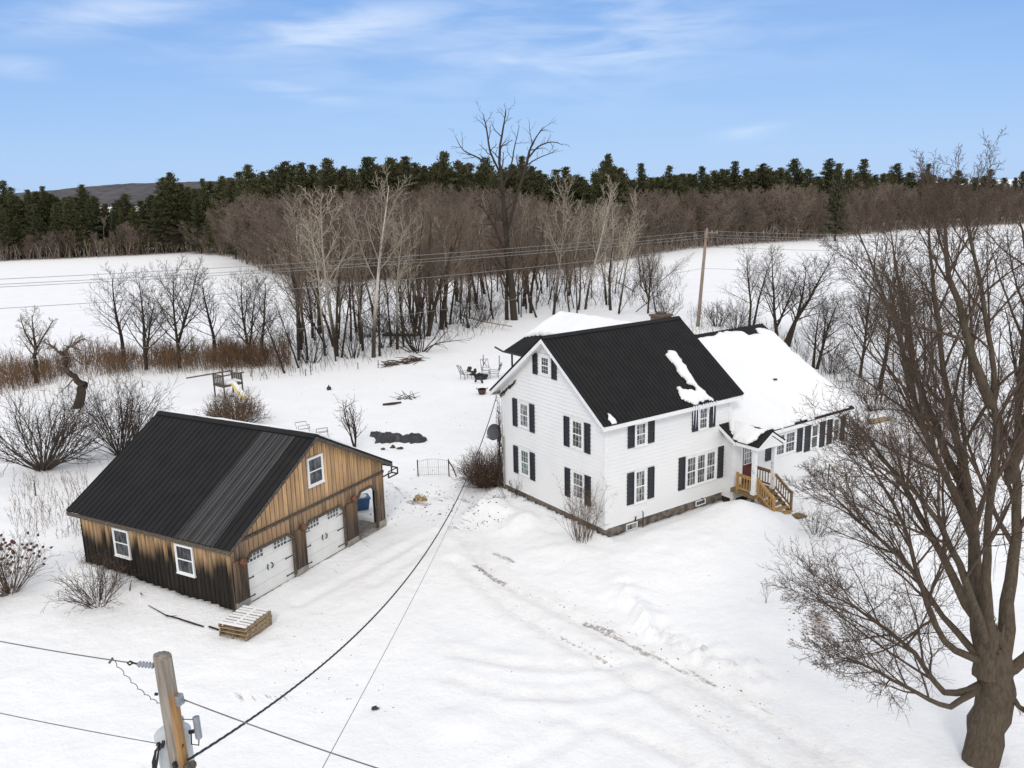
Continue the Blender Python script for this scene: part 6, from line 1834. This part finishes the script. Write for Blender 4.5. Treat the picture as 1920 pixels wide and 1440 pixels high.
# satellite dish and climbing vine at the house's left corner
sd = thing('satellite_dish', 'dark grey satellite dish at the left corner of the house gable', 'satellite dish', house(-0.25, 8.25, 2.75), HA)
m = MB(); ax = Vector((-0.75, -0.35, 0.35)).normalized()
s = ax.cross(Vector((0, 0, 1))).normalized(); u = s.cross(ax)
cen = Vector((0, 0, 0.55)); nr, ns = 6, 20; base = len(m.v)
for lay in (0, 1):
    for i in range(nr + 1):
        for k in range(ns):
            a = 2 * math.pi * k / ns; rr = 0.40 * i / nr + 1e-4; h = 0.09 * (i / nr) ** 2 - 0.015 * lay
            m.v.append(tuple(cen + s * rr * math.cos(a) + u * rr * 1.08 * math.sin(a) + ax * h))
    b = base + lay * (nr + 1) * ns
    for i in range(nr):
        for k in range(ns):
            m.f.append((b + i * ns + k, b + (i + 1) * ns + k, b + (i + 1) * ns + (k + 1) % ns, b + i * ns + (k + 1) % ns))
m.build('dish', 'dish', sd, True)
m = MB(); m.tube([cen - u * 0.38, cen - u * 0.35 + ax * 0.55], 0.025, 6); m.bar(cen - u * 0.35 + ax * 0.5, cen - u * 0.3 + ax * 0.66, 0.09); m.build('feed_arm', 'steel', sd)
m = MB(); m.tube([cen - ax * 0.02, cen - ax * 0.18 + Vector((0.05, 0, -0.05)), (0.1, -0.1, -0.1), (0.25, -0.3, -0.2)], 0.03, 6); m.build('mount', 'steel', sd)
rng = random.Random(12); polys = []
for k in range(15):
    z = rng.uniform(0.2, 2.0); y = W + rng.uniform(-0.05, 0.25); x = rng.uniform(-0.22, -0.06)
    pts = [Vector((x, y, z))]
    for i in range(7):
        z += rng.uniform(0.3, 0.62); pts.append(Vector((x + rng.uniform(-0.06, 0.03), y + rng.uniform(-0.14, 0.14), min(z, 5.35))))
    polys.append((pts, [0.020] * 5 + [0.012] * 3, 4))
    for e in range(7):
        q = rng.choice(pts); polys.append(([q, q + Vector((rng.uniform(-.2, 0), rng.uniform(-.25, .2), rng.uniform(-.1, .25)))], [0.012, 0.006], 3))
for k in range(6):
    pts = [Vector((-0.07, W + 0.1, 5.3))]
    for i in range(6): pts.append(Vector((-0.07 + rng.uniform(-.03, .02), W - i * 0.26 + rng.uniform(-.08, .08), 5.3 + i * 0.19 + rng.uniform(-.1, .08))))
    polys.append((pts, [0.020] * 7, 3))
o = bpy.data.objects.new('climbing_vine', tubes_mesh('climbing_vine', polys, 0, 'shrub_twig')); COL.objects.link(o)
o.location = H0; o.rotation_euler = (0, 0, HA); tag(o, 'leafless dark vine climbing the left corner of the house gable', 'vine')
m = MB(); m.tube([(-0.10, W - 0.18, 0.5), (-0.10, W - 0.18, 3.2)], 0.035, 6); m.build('conduit', 'steel', hs)

# ------------------------------------------------------------------ near utility pole
ptop = Vector(tuple(CC + ray(304, 1228) * 11.6)); pbot = Vector(tuple(CC + ray(338, 1440) * 12.05))
axis = (pbot - ptop).normalized(); zb = -0.3
pbase = ptop + axis * ((zb - ptop.z) / axis.z)
up_ax = -axis
rotq = Vector((0, 0, 1)).rotation_difference(up_ax)
pole = thing('utility_pole', 'close weathered wooden utility pole with grey transformer at the lower left', 'utility pole', pbase)
pole.rotation_euler = rotq.to_euler()
PH = (ptop - pbase).length
m = MB(); rng = random.Random(3); prof = []
for i in range(25):
    t = i / 24; prof.append((0.165 - 0.045 * t + rng.uniform(-0.002, 0.002), t * PH))
m.lathe(prof, sides=22)
for v in range(len(m.v) - 22, len(m.v)):
    x, y, z = m.v[v]; m.v[v] = (x, y, z - 0.06 * (x * 3 + 0.3) + rng.uniform(-0.008, 0.008))
m.build('shaft', 'pole', pole, True)
inv = Matrix.Translation(pbase) @ rotq.to_matrix().to_4x4(); inv.invert()


def pl(px, py, dd=0.0):
    """point in pole space seen at a pixel, dd metres nearer or farther than the pole axis"""
    p = Vector(tuple(on_plane(px, py, (0, ptop.y + dd, 0), np.array([0, 1.0, 0])))); return inv @ p


m = MB()
a = pl(289, 1248); b = pl(262, 1244); n_ = 5
prof_pts = []; rad_ = []
for i in range(n_ * 4 + 1):
    t = i / (n_ * 4); prof_pts.append(a.lerp(pl(258, 1245), t)); rad_.append(0.045 if i % 4 in (1, 2) else 0.028)
m.tube(prof_pts, rad_, 12); m.build('insulator', 'ins', pole, True)
m = MB(); m.tube([pl(300, 1251), pl(287, 1248)], 0.02, 6); m.build('eye_bolt', 'black_iron', pole)
m = MB(); m.tube([pl(258, 1245), pl(250, 1243), pl(243, 1247), pl(239, 1243), pl(244, 1240), pl(250, 1243)], 0.014, 5); m.build('dead_end_clamp', 'black_iron', pole)
m = MB(); m.bar(pl(330, 1302), pl(334, 1320), 0.10, 0.16); m.tube([pl(326, 1311), pl(338, 1311)], 0.03, 8); m.tube([pl(338, 1309), pl(352, 1315)], 0.012, 5); m.build('bracket', 'steel', pole)
for a, b, w_, h_ in ((pl(342, 1394), pl(340, 1402), 0.06, 0.05), (pl(313, 1254), pl(323, 1254), 0.03, 0.03), (pl(290, 1301), pl(296, 1302), 0.03, 0.03), (pl(326, 1430, -0.12), pl(330, 1440, -0.12), 0.06, 0.04)):
    m = MB(); m.bar(a, b, w_, h_); m.build('bolt', 'black_iron', pole)
tz = pl(340, 1395, 0.30)
zt0 = pl(345, 1366, 0.30).z; cx_, cy_ = tz.x - 0.10, tz.y
m = MB(); R0 = 0.235
m.lathe([(R0, zt0 - 1.05), (R0, zt0 - 0.10), (R0 + 0.015, zt0 - 0.09), (R0 + 0.015, zt0 - 0.05), (R0 - 0.02, zt0 - 0.02), (0.06, zt0 + 0.03)], (cx_, cy_, 0), sides=26)
tf = m.build('transformer', 'tank', pole, True)
m = MB(); bx_ = cx_ + 0.13; pr = []
for i in range(13): pr.append((0.062 if i % 3 else 0.045, zt0 + 0.0 + i * 0.016))
pr.append((0.02, zt0 + 0.22)); m.lathe(pr, (bx_, cy_, 0), sides=12); m.build('bushing', 'tank', tf, True)
m = MB(); ax_ = pl(369, 1356, 0.2); pr = []
for i in range(22): pr.append((0.05 if i % 2 else 0.042, ax_.z - 0.24 + i * 0.016))
m.lathe(pr, (ax_.x, ax_.y, 0), sides=12); m.build('lightning_arrester', 'ins', tf, True)
m = MB(); m.tube([(bx_, cy_, zt0 + 0.22), (bx_ + 0.06, cy_ - 0.02, zt0 + 0.17), (ax_.x - 0.03, ax_.y, ax_.z + 0.06), (ax_.x, ax_.y, ax_.z + 0.1)], 0.007, 5)
m.tube([(ax_.x, ax_.y, ax_.z - 0.24), (ax_.x - 0.02, ax_.y, ax_.z - 0.36), (ax_.x - 0.12, ax_.y, ax_.z - 0.34), (ax_.x - 0.14, cy_, ax_.z - 0.22)], 0.010, 5)
m.bar((ax_.x - 0.13, ax_.y, ax_.z - 0.14), (ax_.x, ax_.y, ax_.z - 0.12), 0.03, 0.05)
m.build('jumper', 'black_iron', tf)
m = MB(); m.bar((cx_, cy_ - 0.03, zt0 - 0.3), (0, 0, zt0 - 0.3), 0.12, 0.08); m.build('hanger', 'steel', tf)
m = MB(); rg = random.Random(4)
for k in range(6):
    x0 = 300 + rg.uniform(-4, 5); m.tube([pl(302 + rg.uniform(-3, 3), 1395), pl(x0 - 6, 1408), pl(x0 - 10 + rg.uniform(-3, 3), 1428), pl(x0 - 12 + rg.uniform(-3, 3), 1460)], 0.011, 5)
for k in range(5): m.blob(pl(302 + rg.uniform(-7, 6), 1396 + rg.uniform(-5, 7), -0.05), 0.03, 0.03, 0.03, rg, 0.3)
m.build('cable_bundle', 'black_iron', pole)
m = MB(); m.tube([pl(350, 1440, -0.05), pl(362, 1433, -0.1)], 0.06, 8); m.build('splice_box', 'old_wood', pole)


# ------------------------------------------------------------------ wires
def wire(name, p0, p1, sag, r, mat, label, n=40, twist=0):
    p0 = Vector(p0); p1 = Vector(p1); m = MB(); P = []
    for i in range(n + 1):
        t = i / n; q = p0.lerp(p1, t); q.z -= 4 * sag * t * (1 - t); P.append(q)
    if not twist: m.tube(P, r, 5)
    else:
        d = (p1 - p0).normalized(); s = d.cross(Vector((0, 0, 1))).normalized(); u = s.cross(d)
        for k in range(3):
            Q = []
            for i in range(n + 1):
                a = twist * 2 * math.pi * i / n + k * 2.094; Q.append(P[i] + (s * math.cos(a) + u * math.sin(a)) * r * 1.05)
            m.tube(Q, r, 5)
    return tag(m.build(name, mat, None, True), label, 'wire')


def W_(px, py, dist): return CC + ray(px, py) * dist


PV = lambda px, py, dd=0.0: (pole.matrix_world if False else Matrix.Translation(pbase) @ rotq.to_matrix().to_4x4()) @ pl(px, py, dd)
wire('overhead_wire', PV(240, 1242), W_(-120, 1178, 12.6), 0.03, 0.0085, 'wire', 'upper thin wire running left from the grey insulator of the near pole')
wire('overhead_wire', PV(302, 1395), W_(-140, 1306, 12.9), 0.03, 0.007, 'wire', 'lower thin wire running left from the near pole')
wire('overhead_wire', PV(345, 1312), W_(900, 1500, 10.4), 0.05, 0.0095, 'wire', 'thin wire running right and down from the metal bracket of the near pole')
m = MB(); pts = []
a, b = PV(212, 1238), PV(300, 1320, 0.1)
for i in range(41):
    t = i / 40; q = a.lerp(b, t); q.z -= 0.16 * t * (1 - t) * 2; q.x += 0.018 * math.sin(t * 44); q.z += 0.016 * math.cos(t * 44); pts.append(q)
m.tube(pts, 0.006, 5); m.bar(PV(205, 1243), PV(211, 1234), 0.03)
tag(m.build('jumper_wire', 'wire', None, True), 'wavy thin jumper wire drooping from the upper left wire to the near pole', 'wire')
svc0 = PV(352, 1425, -0.05)
hcorner = house(-0.12, W + 0.25, 5.30)
sv = wire('service_cable', svc0, hcorner, 2.35, 0.0115, 'black_wire', 'thick black twisted cable from the near pole to the left house eave', 240, 46)
wire('phone_cable', W_(596, 1456, 11.5), gp(888, 896) + Vector((0, 0, 0.35)), 0.25, 0.006, 'wire', 'very thin grey cable crossing the driveway to the house corner', 60)

# far pole
P = gp(1308, 612); tp_ = Vector(tuple(on_plane(1325, 431, (0, P.y, 0), np.array([0, 1.0, 0])))) - P
fp2 = thing('utility_pole', 'tall pale wooden utility pole standing in the snow behind the house', 'utility pole', P)
m = MB(); m.tube([Vector((0, 0, -0.3)), tp_ * 0.5, tp_], [0.21, 0.18, 0.15], 10); m.build('shaft', 'old_wood', fp2, True); MT['far_pole'] = simple('far_pole_wood', (0.30, 0.235, 0.185), (0.20, 0.155, 0.12), 3, 0.85, stretch=(3, 3, 0.5))
bpy.data.objects[fp2.children[0].name].data.materials[0] = MT['far_pole']
m = MB(); m.bar(tp_ + Vector((-0.1, 0, -0.3)), tp_ + Vector((1.2, -0.2, -0.35)), 0.1, 0.12); m.build('crossarm', 'far_pole', fp2)
for k, dx in enumerate((0.0, 0.55, 1.1)):
    m = MB(); m.lathe([(0.05, 0), (0.08, 0.06), (0.05, 0.12), (0.08, 0.18), (0.03, 0.22)], tp_ + Vector((dx, -0.1, 0.0 if k == 0 else -0.29)), sides=8); m.build('insulator', 'ins', fp2)
far = [(1325, 433, -80, 527, 'highest'), (1327, 440, -80, 537, 'second highest'), (1329, 445, -80, 542, 'third highest'), (1322, 463, -80, 583, 'fourth highest')]
for k, (x0, y0, x1, y1, nm_) in enumerate(far):
    p0 = Vector(tuple(on_plane(x0, y0, (0, P.y, 0), np.array([0, 1.0, 0])))); p1 = Vector(tuple(W_(x1, y1, 60.0)))
    wire('overhead_wire', p0, p1, 0.45 if k < 3 else 0.6, 0.020, 'wire_far', nm_ + ' of the long wires running left from the far pole past the wood')
    p2 = Vector(tuple(W_(2050, y0 + 10, 88.0)))
    wire('overhead_wire', p0, p2, 0.25, 0.018, 'wire_far', nm_ + ' of the wires running right from the far pole towards the maple')
p0 = Vector(tuple(on_plane(1319, 503, (0, P.y, 0), np.array([0, 1.0, 0]))))
wire('overhead_wire', p0, W_(-80, 690, 60.0), 0.6, 0.016, 'wire_far', 'lowest slack line running left from halfway up the far pole')
wire('overhead_wire', p0, W_(2050, 498, 88.0), 0.5, 0.016, 'wire_far', 'lowest line running right from halfway up the far pole')

# ------------------------------------------------------------------ sky, sun, render
world = bpy.data.worlds.new('World'); scene.world = world; world.use_nodes = True
nt = world.node_tree; nt.nodes.clear()
outw = nt.nodes.new('ShaderNodeOutputWorld')
SUN_EL, SUN_AZ = R_(36), R_(187)   # azimuth measured clockwise from +Y: sun behind the camera
sky = nt.nodes.new('ShaderNodeTexSky'); sky.sky_type = 'NISHITA'; sky.sun_disc = False
sky.sun_elevation = SUN_EL; sky.sun_rotation = SUN_AZ; sky.altitude = 200; sky.air_density = 1.0; sky.dust_density = 0.6; sky.ozone_density = 2.0
bg1 = nt.nodes.new('ShaderNodeBackground'); bg1.inputs[1].default_value = 0.10
nt.links.new(sky.outputs[0], bg1.inputs[0])
tc = nt.nodes.new('ShaderNodeTexCoord'); sp = nt.nodes.new('ShaderNodeSeparateXYZ'); nt.links.new(tc.outputs['Generated'], sp.inputs[0])
z = sp.outputs[2]
ramp = nt.nodes.new('ShaderNodeValToRGB'); cr = ramp.color_ramp; cr.interpolation = 'B_SPLINE'
mp = nt.nodes.new('ShaderNodeMapRange'); mp.inputs[1].default_value = -0.05; mp.inputs[2].default_value = 0.45; nt.links.new(z, mp.inputs[0]); nt.links.new(mp.outputs[0], ramp.inputs[0])
stops = [(0.0, (0.45, 0.61, 0.87)), (0.10, (0.40, 0.575, 0.86)), (0.22, (0.335, 0.53, 0.85)), (0.36, (0.265, 0.455, 0.81)), (0.50, (0.185, 0.375, 0.76)), (0.62, (0.16, 0.36, 0.76))]
cr.elements[0].position = stops[0][0]; cr.elements[0].color = (*stops[0][1], 1); cr.elements[1].position = stops[-1][0]; cr.elements[1].color = (*stops[-1][1], 1)
for p_, c_ in stops[1:-1]:
    e = cr.elements.new(p_); e.color = (*c_, 1)
az = mathn(nt, 'ARCTAN2', sp.outputs[0], sp.outputs[1]); el = mathn(nt, 'ARCSINE', z)


def azel(px, py):
    d = ray(px, py); d = d / np.linalg.norm(d); return math.atan2(d[0], d[1]), math.asin(d[2])


def streak_mask(pxa, pxb, half):
    """soft band along a line between two sky directions"""
    a0, e0 = azel(*pxa); a1, e1 = azel(*pxb); L_ = math.hypot(a1 - a0, e1 - e0); ca, sa = (a1 - a0) / L_, (e1 - e0) / L_
    da = mathn(nt, 'SUBTRACT', az, (a0 + a1) / 2); de = mathn(nt, 'SUBTRACT', el, (e0 + e1) / 2)
    al = mathn(nt, 'ADD', mathn(nt, 'MULTIPLY', da, ca), mathn(nt, 'MULTIPLY', de, sa)); ac = mathn(nt, 'SUBTRACT', mathn(nt, 'MULTIPLY', de, ca), mathn(nt, 'MULTIPLY', da, sa))
    q = mathn(nt, 'ADD', mathn(nt, 'POWER', mathn(nt, 'DIVIDE', mathn(nt, 'ABSOLUTE', al), L_ / 2), 2.0), mathn(nt, 'POWER', mathn(nt, 'DIVIDE', mathn(nt, 'ABSOLUTE', ac), half), 2.0))
    return mathn(nt, 'EXPONENT', mathn(nt, 'MULTIPLY', q, -1.4))


cmb = nt.nodes.new('ShaderNodeCombineXYZ'); nt.links.new(az, cmb.inputs[0]); nt.links.new(el, cmb.inputs[1])
mpn = nt.nodes.new('ShaderNodeMapping'); mpn.inputs['Rotation'].default_value = (0, 0, R_(-8)); mpn.inputs['Scale'].default_value = (7, 42, 1); nt.links.new(cmb.outputs[0], mpn.inputs[0])
n1 = nt.nodes.new('ShaderNodeTexNoise'); n1.inputs['Scale'].default_value = 1.0; n1.inputs['Detail'].default_value = 7; n1.inputs['Roughness'].default_value = 0.55; n1.inputs['Distortion'].default_value = 0.5; nt.links.new(mpn.outputs[0], n1.inputs['Vector'])
wis = rng_map(nt, n1.outputs['Fac'], 0.25, 0.72)
mask = None
for a, b, h, s in [((200, 60), (1650, 40), 0.075, 0.42), ((330, 85), (930, 15), 0.026, 0.85), ((900, 140), (1420, 25), 0.040, 0.8), ((430, 150), (680, 192), 0.010, 0.6), ((-60, 120), (130, 132), 0.012, 0.5), ((-50, 50), (480, -5), 0.024, 0.7), ((940, 15), (1300, 5), 0.04, 0.75), ((1330, 255), (1480, 235), 0.010, 0.4), ((880, 90), (1020, 130), 0.012, 0.55)]:
    k = mathn(nt, 'MULTIPLY', streak_mask(a, b, h), s); mask = k if mask is None else mathn(nt, 'MAXIMUM', mask, k)
cl = mathn(nt, 'MULTIPLY', mathn(nt, 'MULTIPLY', wis, mask), 0.95, clamp=True)
col = mixc(nt, cl, ramp.outputs[0], (0.72, 0.81, 0.96))
# unseen white overcast, added above and behind the view to spread the light
hi_n = nt.nodes.new('ShaderNodeTexNoise'); hi_n.inputs['Scale'].default_value = 2.2; hi_n.inputs['Detail'].default_value = 4; nt.links.new(tc.outputs['Generated'], hi_n.inputs['Vector'])
ov = mathn(nt, 'MULTIPLY', rng_map(nt, z, 0.27, 0.62), rng_map(nt, hi_n.outputs['Fac'], 0.2, 0.5, 0.8, 1.0))
behind = rng_map(nt, sp.outputs[1], 0.25, -0.35)
ov2 = mathn(nt, 'MAXIMUM', ov, mathn(nt, 'MULTIPLY', behind, rng_map(nt, z, -0.05, 0.15)))
col = mixc(nt, ov2, col, (1.0, 0.985, 0.975))
bg2 = nt.nodes.new('ShaderNodeBackground'); bg2.inputs[1].default_value = 1.0; nt.links.new(col, bg2.inputs[0])
mx = nt.nodes.new('ShaderNodeMixShader'); mx.inputs[0].default_value = 0.9
nt.links.new(bg1.outputs[0], mx.inputs[1]); nt.links.new(bg2.outputs[0], mx.inputs[2]); nt.links.new(mx.outputs[0], outw.inputs[0])

sun_d = bpy.data.lights.new('sun', 'SUN'); sun_d.energy = 1.0; sun_d.angle = R_(14); sun_d.color = (1.0, 0.95, 0.88)
sun = bpy.data.objects.new('sun', sun_d); COL.objects.link(sun)
sdir = Vector((math.sin(SUN_AZ) * math.cos(SUN_EL), math.cos(SUN_AZ) * math.cos(SUN_EL), math.sin(SUN_EL)))
sun.rotation_euler = sdir.to_track_quat('Z', 'Y').to_euler(); sun.location = sdir * 60

vs = scene.view_settings
vs.view_transform = 'Standard'; vs.look = 'None'; vs.exposure = 0.17; vs.gamma = 1.0; vs.use_curve_mapping = False
scene.render.engine = 'CYCLES'
cy = scene.cycles
cy.max_bounces = 5; cy.diffuse_bounces = 3; cy.glossy_bounces = 2; cy.transmission_bounces = 1; cy.transparent_max_bounces = 4
cy.use_denoising = True
try:
    cy.denoiser = 'OPENIMAGEDENOISE'; cy.denoising_input_passes = 'RGB_ALBEDO_NORMAL'; cy.denoising_prefilter = 'NONE'
except Exception:
    pass
cy.caustics_reflective = False; cy.caustics_refractive = False
scene.render.film_transparent = False
